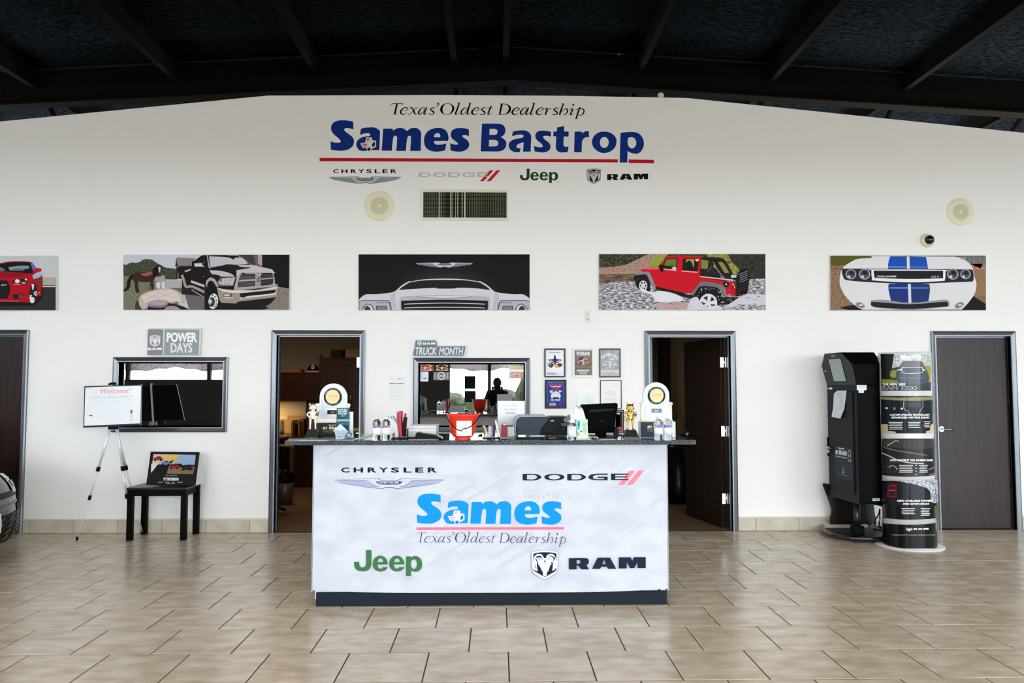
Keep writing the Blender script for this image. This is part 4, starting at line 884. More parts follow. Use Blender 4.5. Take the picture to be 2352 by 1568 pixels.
# ------------------------------------------------------------------ reception counter
M_gran = NM('#20262a', '#79848a', 190, 1, 1, 1, 0.045, 3, 0.40, 0.72, 0, 0, 0.6)
M_ban = NM('#bdc1cd', '#cacfd7', 3.2, 1.2, 1, 2.4, 0.5, 4, 0.35, 0.6, 0, 0, 0.2)
YC = PZ(1127, 1390, 0).y; YT = YC - 0.075; YB = YC + 0.70
ZT = HZ(1010.5, YT, 1127); ZU = HZ(1021.5, YT, 1127)
ct = thing('reception_counter', 'reception counter with dark granite top and white printed brand banner', 'counter', (PX(1127, YC), YC, 0))
x0, x1 = PX(722.5, YC), PX(1530.5, YC)
BX(x0 + .02, x1 - .02, YC + .01, YB - .05, HZ(1364, YC, 1127) - .03, ZU - .001).build('body', C('#c9ccd4', .5), ct)
BX(x0 + .03, x1 - .012, YC, YB - .07, 0, HZ(1358, YC, 1127)).build('plinth', C('#16202a', .5, 0, .15), ct, bevel=.004)
BX(PX(655.5, YT), PX(1597, YT), YT, YB, ZU, ZT).build('countertop', M_gran, ct, bevel=.003)
# the banner hangs in front with a slightly bowed lower edge
yb_ = YC - .012; mb = MB(); N = 24; vs_ = []
for i in range(N + 1):
    u_ = i / N; px = 722.5 + (1530.5 - 722.5) * u_; zb = HZ(1361.5 - 6.5 * (2 * u_ - 1) ** 4 * (1 if u_ < .5 else 1.3) - 2.0 * u_, yb_, px)
    vs_ += [(PX(px, yb_), yb_, ZU - .003), (PX(px, yb_), yb_, zb), (PX(px, yb_), yb_ + .006, ZU - .003), (PX(px, yb_), yb_ + .006, zb)]
fs_ = []
for i in range(N):
    a_, b_ = 4 * i, 4 * i + 4; fs_ += [(a_, b_, b_ + 1, a_ + 1), (a_ + 2, a_ + 3, b_ + 3, b_ + 2), (a_ + 1, b_ + 1, b_ + 3, a_ + 3), (a_, a_ + 2, b_ + 2, b_)]
fs_ += [(0, 1, 3, 2), (4 * N, 4 * N + 2, 4 * N + 3, 4 * N + 1)]
ban = mb.add(vs_, fs_).build('banner', M_ban, ct)
for (px0, px1) in ((722.5, 722.5), (1530.5, 1530.5)):
    X = PX(px0, yb_); BX(X - .003, X + .003, yb_, YB - .06, HZ(1357, YC, 1127), ZU - .003).build('side_skin', M_ban, ct)
a = Art(wallmap(yb_ - .001))
rn = random.Random(12)
for i in range(26):
    x = rn.uniform(730, 1500); y = rn.uniform(1030, 1340); L = rn.uniform(30, 130); w = rn.uniform(2, 12)
    a.clip = (724, 1024, 1529, 1354); a.line('%f,%f %f,%f' % (x, y, x + L, y - L * .62), w, rn.choice(['#bfc3cf', '#c3c8d3', '#c9ced8'])); a.k -= 1
a.k += 1; a.clip = None
chrysler_word(a, 783.5, 1073.3, 1003, 1084.8, '#161b2c'); wing(a, 768, 1101.3, 1.0, 1.0, '#c3c8da', '#a0a8c6', '#4d5577', '#15326e', '#dfe4ee')
a.x = (0, 0, 1, 1); a.poly("1446,1080.3* 1459,1080.3* 1433,1113* 1419.5,1113*", '#fb8390'); a.poly("1466,1080.3* 1479.5,1080.3* 1453,1113* 1439.5,1113*", '#fb8390')
dodge_word(a, 1200.5, 1087.8, 1444, 1102.8, '#1b2333')
a.xf(957.6 - (120 / 13.067) * 1.042, 1133.2 - (80 / 13.067) * .9875, 1.042 / 13.067, .9875 / 13.067)
sames(a, '#0c8fe4', '#eef3fb', '#f28ab0', '#1a72c8')
a.x = (0, 0, 1, 1); a.poly("956.5,1210.5* 1295.5,1209.8* 1295.5,1215.5* 956.5,1216.5*", '#f56f8e')
tagline(a, 957.6, 1245.3, .7685, .91, .62, '#37335c')
x = 1203.0
for ch, xx in (('S', 1202.5), ('i', 1212.5), ('n', 1217), ('c', 1226), ('e', 1233), ('1', 1247), ('9', 1255.7), ('1', 1268), ('0', 1276)): glyph(a, ch, xx, 1143.6, 12.6 / 250 / 1.25, 12.6 / 250, .42, '#77788a')
a.x = (0, 0, 1, 1); a.ell(1218.8, 1133.6, .7, .7, '#77788a', 8)
jeep(a, 813.5, 1261.8, 970, 1322, '#3c7044'); ramhead(a, 1220, 1262, 1282, 1330.8, '#eceef9', '#a4a8c6', '#1a2136', '#e9edf9', '#bcc3da'); ramword(a, 1306, 1280, 1482.5, 1306.5, '#1c2437')
a.x = (0, 0, 1, 1); a.poly("1512,1351* 1516,1351* 1514,1357* 1511,1357*", '#15171c'); a.ell(966, 1314, .8, .8, '#9aa79f', 8)
a.build('print', ban)

# ------------------------------------------------------------------ helpers for things standing on the counter
G0 = ZT + 0.0005
def spot(px, Y): return Vector((PX(px, Y), Y, G0))
def hgt(py, Y, px=1150): return HZ(py, Y, px)
def box_px(x0, x1, y0, y1, Y, d): return BX(PX(x0, Y), PX(x1, Y), Y, Y + d, hgt(y1, Y), hgt(y0, Y))
M_white = C('#f2f4f5', .5); M_paper = C('#eceff0', .7); M_acr = pane_mat('clear_acrylic', '#fafdfe', 0.015)
M_gold = C('#dcb367', .22, 1.0); M_pgold = C('#efe9d6', .32, .6); M_cream = C('#e7cfa0', .4)

# papers lying at the left end
p_ = thing('loose_papers', 'loose grey papers and leaflets lying at the left end of the counter', 'papers', (PX(745, -2.9), -2.85, G0), group=None)
def sheet(parent, cx, Y, w, d, ang, z, mat, name='sheet'):
    c, s = cos(rad(ang)), sin(rad(ang)); P = [(cx + x * c - y * s, Y + x * s + y * c) for x, y in ((-w / 2, -d / 2), (w / 2, -d / 2), (w / 2, d / 2), (-w / 2, d / 2))]
    return MB().prism(P, z, z + .0022, 'z').build(name, mat, parent)
for i, (px, Y, w, d, an, col) in enumerate(((700, -2.80, .22, .28, 12, '#8f9698'), (735, -2.82, .21, .27, -6, '#c9cfd1'), (775, -2.79, .22, .28, 3, '#9aa2a6'), (782, -2.84, .2, .18, 14, '#7f878b'))):
    sheet(p_, PX(px, Y), Y, w, d, an, G0 + i * .0024, C(col, .5))
# figurines
def figurine(label, px, Y, fy0, fy1, by1, metal, dark, tail):
    """standing metal figure with cat-like ears, hands on hips, on a dark tapered plinth"""
    X = PX(px, Y); zb = G0; zf = hgt(fy1, Y); zt = hgt(fy0, Y); H = zt - zf
    t = thing('trophy_figurine', label, 'figurine', (X, Y, zb)); k = H
    pw = .052 if tail else .046
    mb = MB(); mb.add([(X - pw, Y - .04, zb), (X + pw, Y - .04, zb), (X + pw, Y + .04, zb), (X - pw, Y + .04, zb), (X - pw, Y - .04, zb + .018), (X + pw, Y - .04, zb + .018), (X + pw, Y + .04, zb + .018), (X - pw, Y + .04, zb + .018),
                       (X - pw * .68, Y - .027, zf), (X + pw * .68, Y - .027, zf), (X + pw * .68, Y + .027, zf), (X - pw * .68, Y + .027, zf)],
                      [(0, 3, 2, 1), (0, 1, 5, 4), (1, 2, 6, 5), (2, 3, 7, 6), (3, 0, 4, 7), (4, 5, 9, 8), (5, 6, 10, 9), (6, 7, 11, 10), (7, 4, 8, 11), (8, 9, 10, 11)])
    pl = mb.build('plinth', C('#14171a', .25, 0, .5), t)
    q = Art(lambda u, v, l: Vector((X + u * .02, Y - .034 - l - .002 + v * .006, zb + .03 + v * .02))); q.text('CAPTAIN', -1, .95, 1, .25, '#b89a4a', .03); q.poly("-.8,-.05* .8,-.05* 0,-.9*", '#a3832e'); q.build('plate_print', pl)
    b = MB(); P = lambda x, z, y=0: Vector((X + x * k, Y + y * k, zf + z * k))
    for s in (-1, 1):
        b.tube([P(.10 * s, .0), P(.105 * s, .05), P(.10 * s, .22), P(.085 * s, .42)], [.045 * k, .036 * k, .043 * k, .062 * k], 10)
        b.ball(P(.115 * s, .02, -.045), .05 * k, 10, (.9, 1.5, .6))
        b.tube([P(.10 * s, .69), P(.22 * s, .60), P(.235 * s, .55), P(.12 * s, .46)], [.04 * k, .035 * k, .033 * k, .034 * k], 10); b.ball(P(.115 * s, .455, -.01), .04 * k, 8)
        b.ball(P(.125 * s, .96), .045 * k, 8, (1, .6, 1.3)); b.ball(P(.075 * s, .80, -.07), .055 * k, 10, (1.2, 1, .8))
        b.ball(P(.135 * s, .79, -.01), .035 * k, 8, (1.3, .8, .8))
    b.tube([P(0, .40), P(0, .48), P(0, .58), P(0, .68), P(0, .735)], [.11 * k, .112 * k, .125 * k, .11 * k, .055 * k], 14)
    b.ball(P(0, .855), .13 * k, 14, (1.12, .95, .95)); b.ball(P(0, .815, -.10), .035 * k, 8)
    body = b.build('figure', metal, t); m = body.modifiers.new('remesh', 'REMESH'); m.mode = 'VOXEL'; m.voxel_size = .0032; m.use_smooth_shade = True
    m = body.modifiers.new('smooth', 'SMOOTH'); m.iterations = 3; m.factor = .5
    e = MB()
    for s in (-1, 1): e.ball(P(.05 * s, .875, -.115), .016 * k, 8)
    e.ball(P(0, .83, -.135), .015 * k, 8, (1.4, 1, .8)); e.build('eyes_and_nose', C('#3a2a18', .4), body)
    MB().prism([(X + x * k, zf + z * k) for x, z in ((.135, .70), (.225, .66), (.235, .55), (.17, .49), (.125, .56))], Y - .006, Y + .006).build('shield', dark, t)
    if tail: MB().tube([P(-.06, .36, .04), P(-.17, .33, .06), P(-.21, .38, .06), P(-.19, .43, .05)], [.014 * k, .016 * k, .014 * k, .01 * k], 8).build('tail', metal, t)
    return t
figurine('silver figurine with ears and hands on hips at the left end', 720, -2.78, 926, 985, 1003, M_pgold, C('#161d33', .3), False)
figurine('gold figurine with ears and hands on hips beside the right plaque', 1447, -2.78, 926, 987, 1005, M_gold, C('#123a40', .3), True)
# arched award plaques on display stands
def award(label, px, Y, top, colz, foot, hw, cw, panel, whiteblock):
    X = PX(px, Y); s = (Y - CAM.y) / 1800 * 1.0; R = hw * s; t = thing('award_plaque', label, 'award', (X, Y, G0))
    z0 = hgt(foot, Y); zt = hgt(top, Y); zc = zt - R; zs = hgt(colz, Y)
    st = MB().box(X - (cw + 4) * s, X + (cw + 8) * s, Y - .01, Y + .05, G0, z0)
    stand = st.build('stand', C('#aeb8be', .15, 0, .5) if whiteblock else C('#2d3038', .2, 0, .5), t, bevel=.002)
    q = Art(lambda u, v, l: Vector((X + u * s, Y - .0112 - l, G0 + v * s)))
    hpx = (z0 - G0) / s
    if whiteblock: q.rect(-cw - 2, 1, -2, hpx - 1, '#3b4250'); q.rect(34, 1, cw + 6, hpx - .5, '#dfe6ea')
    else: q.rect(-cw - 3, 1, cw + 6, hpx - 1, '#2b2e37')
    q.text('RAM', -8, hpx - 4.0, 8, hpx - 6.8, '#e8dfc0', .03); q.text('#1 BRAND', -22, hpx - 8.5, 26, hpx - 15.5, '#e6dcae', .05); q.text('IN NEW VEHICLE QUALITY', -22, hpx - 17.5, 26, hpx - 20, '#c9bf95', .03); q.rect(-22, hpx - 22.5, 26, hpx - 23.2, '#9a9272')
    q.build('stand_print', stand)
    out = [(X - R, z0 + .012), (X + R, z0 + .012)] + [(X + R * cos(pi * j / 22), zc + R * sin(pi * j / 22)) for j in range(23)]
    MB().prism(out, Y - .002, Y + .034).build('plaque', C('#dfe6ea', .3, 0, .5), t, bevel=.005, seg=3)
    Ri = R * .86; inn = [(X - Ri, z0 + .03), (X + Ri, z0 + .03)] + [(X + Ri * cos(pi * j / 22), zc + Ri * sin(pi * j / 22)) for j in range(23)]
    MB().prism(inn, Y - .006, Y).build('face', C('#cfd9df', .25, 0, .5), t, bevel=.002)
    for sg in (-1, 1):
        cx_ = X + sg * (cw - 2.5) * s
        MB().lathe([(.0001, z0), (.016, z0), (.017, z0 + .008), (.011, z0 + .014), (.0105, zs - .012), (.013, zs - .006), (.0175, zs), (.0165, zs + .01), (.006, zs + .016), (.0001, zs + .017)], (cx_, Y + .006, 0), 16).build('column', C('#ece6d6', .3), t)
    BX(X - cw * s, X + cw * s, Y - .014, Y + .036, z0, z0 + .014).build('foot', C('#ede4cc', .3), t, bevel=.003)
    zk = zt - 30.2 * s; MB().disc_y(X, zk, Y - .014, Y - .006, 20.2 * s, 40).build('seal_ring', C('#1b191c', .3), t)
    MB().disc_y(X, zk, Y - .018, Y - .013, 15.8 * s, 40, 15.4 * s).build('seal', M_cream, t)
    q = Art(lambda u, v, l: Vector((X + u * s, Y - .0182 - l, zk - v * s)))
    q.rect(-14, -5, 14, -4.6, '#a58c5c'); q.rect(-14, 4.6, 14, 5, '#a58c5c'); q.text('J.D. POWER', -11.5, -2.8, 11.5, 2.6, '#b79d6c', .01)
    q.build('seal_print', t)
    q = Art(lambda u, v, l: Vector((X + u * s, Y - .0142 - l, zk - v * s)))
    for txt, a0, sg in (('HIGHEST INITIAL QUALITY', 1, 1), ('OVERALL BRAND', -1, -1)):
        n_ = len(txt); span = 2.5 if sg > 0 else 1.6
        for i, ch in enumerate(txt):
            if ch == ' ': continue
            th = pi / 2 + span / 2 - span * (i + .5) / n_ if sg > 0 else -pi / 2 - span / 2 + span * (i + .5) / n_
            vs, fs, _w, _h = text_mesh(ch, .03, 0, 1.0); h_ = 2.2; w_ = min(1.9, _w * 2.6); P = []
            for a_, b_ in vs:
                u_ = (a_ - .5) * w_; v_ = (.5 - b_) * h_
                if sg > 0: ra = 18 + v_; ta = th - u_ / 18
                else: ra = 18 - v_; ta = th + u_ / 18
                P.append((ra * cos(ta), -ra * sin(ta)))
            q.raw(P, fs, '#d9c79c'); q.k -= 1
    q.k += 1; q.build('ring_lettering', t)
    zp = hgt(colz + 15, Y); MB().box(X - 14 * s, X + 14 * s, Y - .010, Y - .004, zp - 7 * s, zp + 7 * s).build('nameplate_frame', C('#cfd3d2', .3, .5), t)
    q = Art(lambda u, v, l: Vector((X + u * s, Y - .0105 - l, zp - v * s))); q.rect(-12.3, -5, 12.3, 5, '#7d8a94' if whiteblock else '#2a2724'); q.text('2021', -4, -1.5, 4, 2, '#e6ecef' if whiteblock else '#b9b19c', .02); q.build('nameplate', t)
    return t
award('white arched award plaque with gold seal at the left end', 765.5, -2.62, 880.5, 931, 970, 30.5, 36.5, None, False)
award('white arched award plaque with gold seal at the right end', 1507, -2.62, 877.8, 928, 968, 30.0, 35.5, None, True)

# brochure holder, small card holder and clear ruler at the left
Y = -2.84; t = thing('brochure_holder', 'clear brochure holder with dark teal leaflets before the left plaque', 'holder', tuple(spot(792, Y)))
box_px(774, 803, 936, 1004, Y, .004).build('leaflet', C('#1f4552', .4), t)
a = Art(wallmap(Y - .001)); 
for i, w_ in enumerate(('SAVE BIG', 'FOR OPEN', 'YOUR BEST', 'DAY')): a.text(w_, 776.5 + (i == 3) * 7, 938.5 + i * 4.8, 797.5 - (i == 3) * 6, 942.5 + i * 4.8, '#bfe0e6', .05)
a.rect(774.5, 962, 802.5, 968, '#9fd0d8'); a.rect(776, 971, 801, 975, '#54909e'); a.build('leaflet_print', t)
mb = box_px(772, 806, 950, 1006, Y - .012, .003); mb2 = box_px(772, 806, 936, 1006, Y + .02, .003); mb.v += mb2.v; mb.f += [[i + 8 for i in f] for f in mb2.f]; mb.m += mb2.m; mb.sm += mb2.sm
mb.build('acrylic_sleeve', M_acr, t); BX(PX(772, Y), PX(812, Y), Y - .012, Y + .04, G0, G0 + .004).build('acrylic_base', M_acr, t); box_px(803, 812, 945, 1004, Y + .01, .003).build('side_leaflet', C('#dfe6e8', .5), t)
Y = -2.92; t = thing('card_holder', 'small tilted clear card holder at the counter edge before the brochures', 'holder', tuple(spot(788, Y)))
for i, (poly, col) in enumerate(((((766, 988), (783, 973), (808, 996), (790, 1010)), '#c9d6dc'), (((770, 990), (786, 984), (790, 1008), (773, 1008)), '#dfe8ee'), (((792, 1002), (803, 988), (811, 997), (800, 1009)), '#6b7680'))):
    yy = Y + .012 - i * .006; MB().prism([(PX(u, yy), hgt(min(v, 1008), yy)) for u, v in poly], yy, yy + .003).build('card', C(col, .35), t)
a = Art(wallmap(Y - .002)); a.rect(775, 1002, 784, 1004, '#8478c8'); a.ell(801.5, 999, 3, 3.5, '#dfe4e8', 16, 0, .5); a.lines(773, 991, 785, 1000, 4, '#9fb3bd', .35); a.build('card_print', t)
box_px(765, 811, 986, 1009, Y - .004, .003).build('acrylic_front', M_acr, t); BX(PX(765, Y), PX(811, Y), Y - .004, Y + .03, G0, G0 + .003).build('acrylic_base', M_acr, t)
Y = -2.80; t = thing('clear_ruler', 'long clear ruler propped on the counter left of the bottles', 'ruler', tuple(spot(838, Y)))
MB().tube([Vector((PX(818, Y), Y - .05, G0 + .006)), Vector((PX(862, Y), Y + .1, G0 + .03))], .006, 4).build('blade', C('#b9c2c6', .2), t); MB().tube([Vector((PX(812, Y), Y - .06, G0 + .004)), Vector((PX(815, Y), Y - .05, G0 + .004))], .004, 6).build('tip', C('#8f999e', .3), t)

# water bottles
M_pet = glass('clear_plastic', '#f4fafc', 0.0, 1.15)
def bottle():
    t = thing('water_bottle', 'x', 'bottle', (0, 0, 0)); r = .0315
    MB().lathe([(.0001, .002), (.026, .0), (r, .006), (r * .96, .02), (r, .03), (r * .97, .038), (r, .046), (r, .118), (r * .97, .124), (r * .99, .130), (r * .86, .142), (r * .6, .150), (.012, .155), (.0115, .160), (.0001, .160)], (0, 0, 0), 28).build('body', M_pet, t, local=True)
    MB().lathe([(.0001, .158), (.0135, .158), (.0135, .172), (.012, .174), (.0001, .174)], (0, 0, 0), 20).build('cap', C('#e3e8ea', .4), t, local=True)
    MB().lathe([(r + .0006, .045), (r + .0006, .112)], (0, 0, 0), 32).build('label_sleeve', C('#f0f3f6', .35), t, local=True)
    def cyl(u, v, l):
        th = u / (r + .001); return Vector(((r + .001 + l) * sin(th), -(r + .001 + l) * cos(th), .045 + v))
    q = Art(cyl, slab=.006)
    q.x = (-.041, .062, 1, 1); q.xf(-.041, .074, .082 / 4160, -.022 / 945)
    for g, h in SAMES: q.poly(g, '#4f4f9e', h); q.k -= 1
    q.k += 1; q.x = (0, 0, 1, 1); q.rect(-.038, .050, .038, .0485, '#d98aa0'); 
    for i in range(3): q.rect(-.03, .038 - i * .008, .03, .0365 - i * .008, '#c3c8d6')
    q.build('label_print', t); return t
b0 = bottle()
b0['label'] = 'clear water bottle left of its twin near the left plaque'; b0['group'] = 'paired water bottles'
sc_ = (hgt(957, -2.9) - G0) / .174
places = [(866.3, -2.895, 'clear water bottle left of its twin near the left plaque', 8), (887.8, -2.895, 'clear water bottle beside its twin, nearer the white folders', -14), (1511.3, -2.90, 'clear water bottle before the right plaque, left of its twin', 10), (1533, -2.90, 'clear water bottle before the right plaque, nearest the counter end', -10)]
for i, (px, Y, lb, rz) in enumerate(places):
    o = b0 if i == 0 else copy_tree(b0); o.location = spot(px, Y); o.rotation_euler = (0, 0, rad(rz)); o.scale = (sc_,) * 3; o['label'] = lb
# upright sorter with papers and folders
def upright(t, name, pts, Y, d, col, w=.003):
    """thin sheet standing on edge: profile seen from the front, px points of its centre line"""
    L = []; k = len(pts)
    P = [Vector((PX(u, Y), Y, hgt(v, Y))) for u, v in pts]
    mb = MB()
    for i, p in enumerate(P):
        T = (P[min(i + 1, k - 1)] - P[max(i - 1, 0)]).normalized(); n = Vector((-T.z, 0, T.x)) * w
        mb.v += [p + n, p - n, p + n + Vector((0, d, 0)), p - n + Vector((0, d, 0))]
    for i in range(k - 1):
        a_, b_ = 4 * i, 4 * i + 4; mb.f += [[a_, b_, b_ + 1, a_ + 1], [a_ + 2, a_ + 3, b_ + 3, b_ + 2], [a_, a_ + 2, b_ + 2, b_], [a_ + 1, b_ + 1, b_ + 3, a_ + 3]]
    mb.f += [[0, 1, 3, 2], [4 * k - 4, 4 * k - 2, 4 * k - 1, 4 * k - 3]]; mb.m = [0] * len(mb.f); mb.sm = [False] * len(mb.f)
    return mb.build(name, C(col, .6), t)
Y = -2.72; G1 = 1003.5
t = thing('folder_sorter', 'black folder sorter with curling white papers and red folders', 'sorter', tuple(spot(915, Y)))
BX(PX(900, Y), PX(936, Y), Y - .01, Y + .11, G0, G0 + .005).build('tray', M_black, t)
for x in (903, 918, 935): BX(PX(x, Y) - .0012, PX(x, Y) + .0012, Y, Y + .1, G0, G0 + (.04 if x < 910 else .07)).build('divider', M_black, t)
for j in range(3): upright(t, 'paper', [(911 + j * 2.3, G1 - 1), (911.5 + j * 2.2, 990), (908 + j * 2.5, 978), (900 + j * 3.5, 966), (889 + j * 6, 958 - j)], Y + .01 * j, .08, ('#f1f2f4', '#e3d9e6', '#dfe6f4')[j], .0035)
upright(t, 'grey_paper', [(915, G1 - 1), (914, 980), (912, 962), (911.5, 947)], Y + .03, .07, '#b9aec6', .004)
upright(t, 'red_folder', [(922, G1 - 1), (920, 985), (918.5, 965), (919, 944.5)], Y, .1, '#cf3446', .010)
upright(t, 'red_folder', [(924, G1 - 1), (926, 985), (928.5, 965), (930.5, 949.5)], Y + .03, .07, '#c23a50', .005)
upright(t, 'black_folder', [(927, G1 - 1), (928, 985), (930, 958)], Y - .004, .1, '#1d1a18', .009)
# stacked reams
Y = -2.60
t = thing('paper_stack', 'stack of white paper reams behind the black wedge', 'paper', tuple(spot(968, Y)))
for i, (x0, x1, y0, y1) in enumerate(((931, 1001, 997, 1001.5), (935.5, 1002, 991.6, 996.8), (935, 1002, 983, 991.3), (939.5, 1003, 977.3, 982.6))): box_px(x0, x1, y0, y1, Y, .26).build('ream', C(['#f0f3f4', '#e9eef0', '#eef2f3', '#f5f7f8'][i], .6), t, bevel=.002)
box_px(931, 1002, 1001.3, 1002.2, Y, .26).build('ream', M_white, t)
Y = -2.88; t = thing('black_wedge_tray', 'black wedge-shaped scanner lying before the paper stack', 'scanner', tuple(spot(985, Y)))
MB().prism([(PX(u, Y), hgt(v, Y)) for u, v in ((956, 1008), (954.5, 998), (958, 992.3), (968, 995), (1003, 999.5), (1013, 1004), (1017, 1008))], Y, Y + .12).build('housing', C('#0d0d0f', .35), t, bevel=.004)
MB().prism([(PX(u, Y), hgt(v, Y)) for u, v in ((1005, 1001.5), (1012, 1004.2), (1010, 1004.6), (1004, 1002.4))], Y - .001, Y + .002).build('slot', C('#33363a', .4), t)
# red bucket
Y = -2.80; s = (Y - CAM.y) / 1800; X = PX(1063.5, Y); zb = G0; z1 = hgt(951, Y)
t = thing('red_bucket', 'red plastic bucket with black wire handle and white note', 'bucket', (X, Y, zb))
M_red = C('#e5331f', .28, 0, .5); hh = z1 - zb
mb = MB(); prof = [(.0001, .004), (18 * s, 0), (18.5 * s, .01), (17 * s, .014), (22 * s, .022), (27 * s, .045), (29.5 * s, .075), (34.5 * s, hh - .012), (35.5 * s, hh - .006), (36.5 * s, hh), (34.5 * s, hh), (33.5 * s, hh - .01), (28 * s, .07), (24 * s, .03), (.0001, .026)]
mb.lathe(prof, (X, Y, zb), 40); mb.build('shell', M_red, t)
for sg in (-1, 1): MB().prism([(X + sg * u * s, zb + v) for u, v in ((33, hh - .02), (37.5, hh - .006), (39.5, hh + .004), (36, hh + .008), (32, hh - .002))], Y - .012, Y + .012).build('lug', M_red, t, bevel=.002)
H = []
for j in range(25):
    u = -1 + 2 * j / 24; px = 1063.5 + u * 37.5; py = 957 + 29.5 * (1 - abs(u) ** 2.1) + (3 if u < 0 else -2) * (1 - u * u); bulge = (36.5 - 5 * (1 - u * u)) * s * (1 - u * u) ** .5 + .012; H.append(Vector((PX(px, Y - bulge), Y - bulge, hgt(py, Y - bulge))))
MB().tube(H, .0032, 8).build('handle', C('#121112', .4), t)
def bk(u, v, l):
    z = hgt(v, Y); f = (z - zb) / hh; h_ = z - zb; r = (29.5 + 5 * min(1, (h_ - .075) / (hh - .087))) * s if h_ > .075 else (27 + 2.5 * (h_ - .045) / .03) * s if h_ > .045 else (22 + 5 * (h_ - .022) / .023) * s
    x_ = (u - 1063.5) * s; r += .0022 + l; return Vector((X + max(-r, min(r, x_ * 1.0)), Y - math.sqrt(max(r * r - x_ * x_, 0)), z))
q = Art(bk, slab=3); 
for k_ in range(12): q.rect(1050 + (k_ % 3 == 1) * .4, 964.5 + k_ * 2.9, 1084.5 - (k_ % 4 == 2) * .3, 964.5 + (k_ + 1) * 2.9, '#f3f3f7'); q.k -= 1
q.k += 1
q.line("1069,969 1069,974", .6, '#555', False) if False else q.line("1069.6,969.5 1069.6,975", .7, '#5b5d68'); q.line("1072,969 1072,975", .7, '#5b5d68'); q.line("1064.5,975.5 1064.8,978", .7, '#5b5d68'); q.line("1067,974.5 1067.3,976.5", .7, '#5b5d68'); q.line("1064.3,978.5 1067,981 1070,980.5 1072,977 1070.5,976", .7, '#5b5d68')
q.rect(1058, 989, 1079, 989.6, '#c9c9d0'); q.rect(1058, 992, 1079, 992.6, '#c9c9d0'); q.build('note', t)
# clip, file dividers, small books
Y = -2.68; t = thing('binder_clip', 'small black binder clip beside the red bucket', 'clip', tuple(spot(1103, Y)))
MB().prism([(PX(u, Y), hgt(v, Y)) for u, v in ((1097, 1003), (1100, 998), (1107, 996.5), (1109, 1003))], Y, Y + .03).build('clamp', M_black, t, bevel=.001)
MB().tube([Vector((PX(1099, Y), Y + .01, hgt(1000, Y))), Vector((PX(1107, Y), Y + .01, hgt(996, Y)))], .0015, 6).build('wire', M_chrome, t)
def files(name, label, cat, items, Y, px, frame=None):
    t = thing(name, label, cat, tuple(spot(px, Y)))
    for nm, pts, col, w in items: upright(t, nm, pts, Y, .14, col, w)
    if frame: BX(PX(frame[0], Y), PX(frame[1], Y), Y - .004, Y + .15, G0, G0 + .004).build('tray', M_black, t)
    return t
files('leaflet_rack', 'black rack of beige and white leaflets right of the red bucket', 'rack', [('leaflet', [(1119.5, 1003), (1118, 994), (1114, 984), (1110, 978)], '#d3c29c', .007), ('leaflet', [(1113.5, 1003), (1112, 990), (1110.5, 981)], '#8e5442', .004), ('leaflet', [(1124, 1003), (1124.5, 979)], '#d9cbd6', .007), ('leaflet', [(1128, 1003), (1129.5, 978)], '#9c93b4', .007),
      ('leaflet', [(1133, 1003), (1137, 976)], '#2b3247', .009), ('leaflet', [(1136, 1003), (1139, 987)], '#d3d6ea', .006), ('leaflet', [(1148, 1003), (1143, 988), (1138.5, 966)], '#dfe4f0', .006)], -2.72, 1128, (1108, 1149))
t = thing('red_book', 'small dark red book standing before the forms sign', 'book', tuple(spot(1158, -2.66))); Y = -2.66
MB().prism([(PX(u, Y), hgt(v, Y)) for u, v in ((1150.5, 1002.5), (1152, 972.5), (1158, 971.5), (1164.5, 976.5), (1165, 1002.5))], Y, Y + .1).build('cover', C('#861420', .45), t, bevel=.002)
MB().prism([(PX(u, Y), hgt(v, Y)) for u, v in ((1152, 973), (1158, 972), (1164, 976.5), (1158, 975.5))], Y - .002, Y + .005).build('page_edge', C('#e9d3d8', .6), t)
t = thing('card_box', 'small beige card box between the red book and the printer', 'box', tuple(spot(1173, -2.65))); Y = -2.65
box_px(1166, 1177, 979, 1002.5, Y, .09).build('box', C('#b9b0a4', .7), t, bevel=.002); box_px(1165.5, 1179, 977.5, 979.5, Y - .001, .092).build('lid', C('#2d2b2b', .5), t); box_px(1177.5, 1180, 978, 1000, Y, .05).build('side_card', C('#dcd8c9', .6), t)
# sign: customer bailment forms
Y = -2.25; t = thing('forms_sign', 'white CUSTOMER BAILMENT FORMS sign in clear stand left of the printer', 'sign', tuple(spot(1174, Y)))
box_px(1143, 1205, 920.5, 999, Y, .004).build('sheet', C('#eaf1f5', .35), t); BX(PX(1142, Y), PX(1206.5, Y), Y - .006, Y + .06, G0, G0 + .004).build('foot', M_acr, t)
a = Art(wallmap(Y - .0004)); a.text('CUSTOMER', 1156, 929.5, 1190.5, 934, '#b9c3c8', .01); a.text('BAILMENT', 1158, 938, 1189, 942.5, '#b3bcc1', .01); a.text('FORMS', 1162.5, 946.5, 1184.5, 950.5, '#7f888d', .02); a.build('print', t)
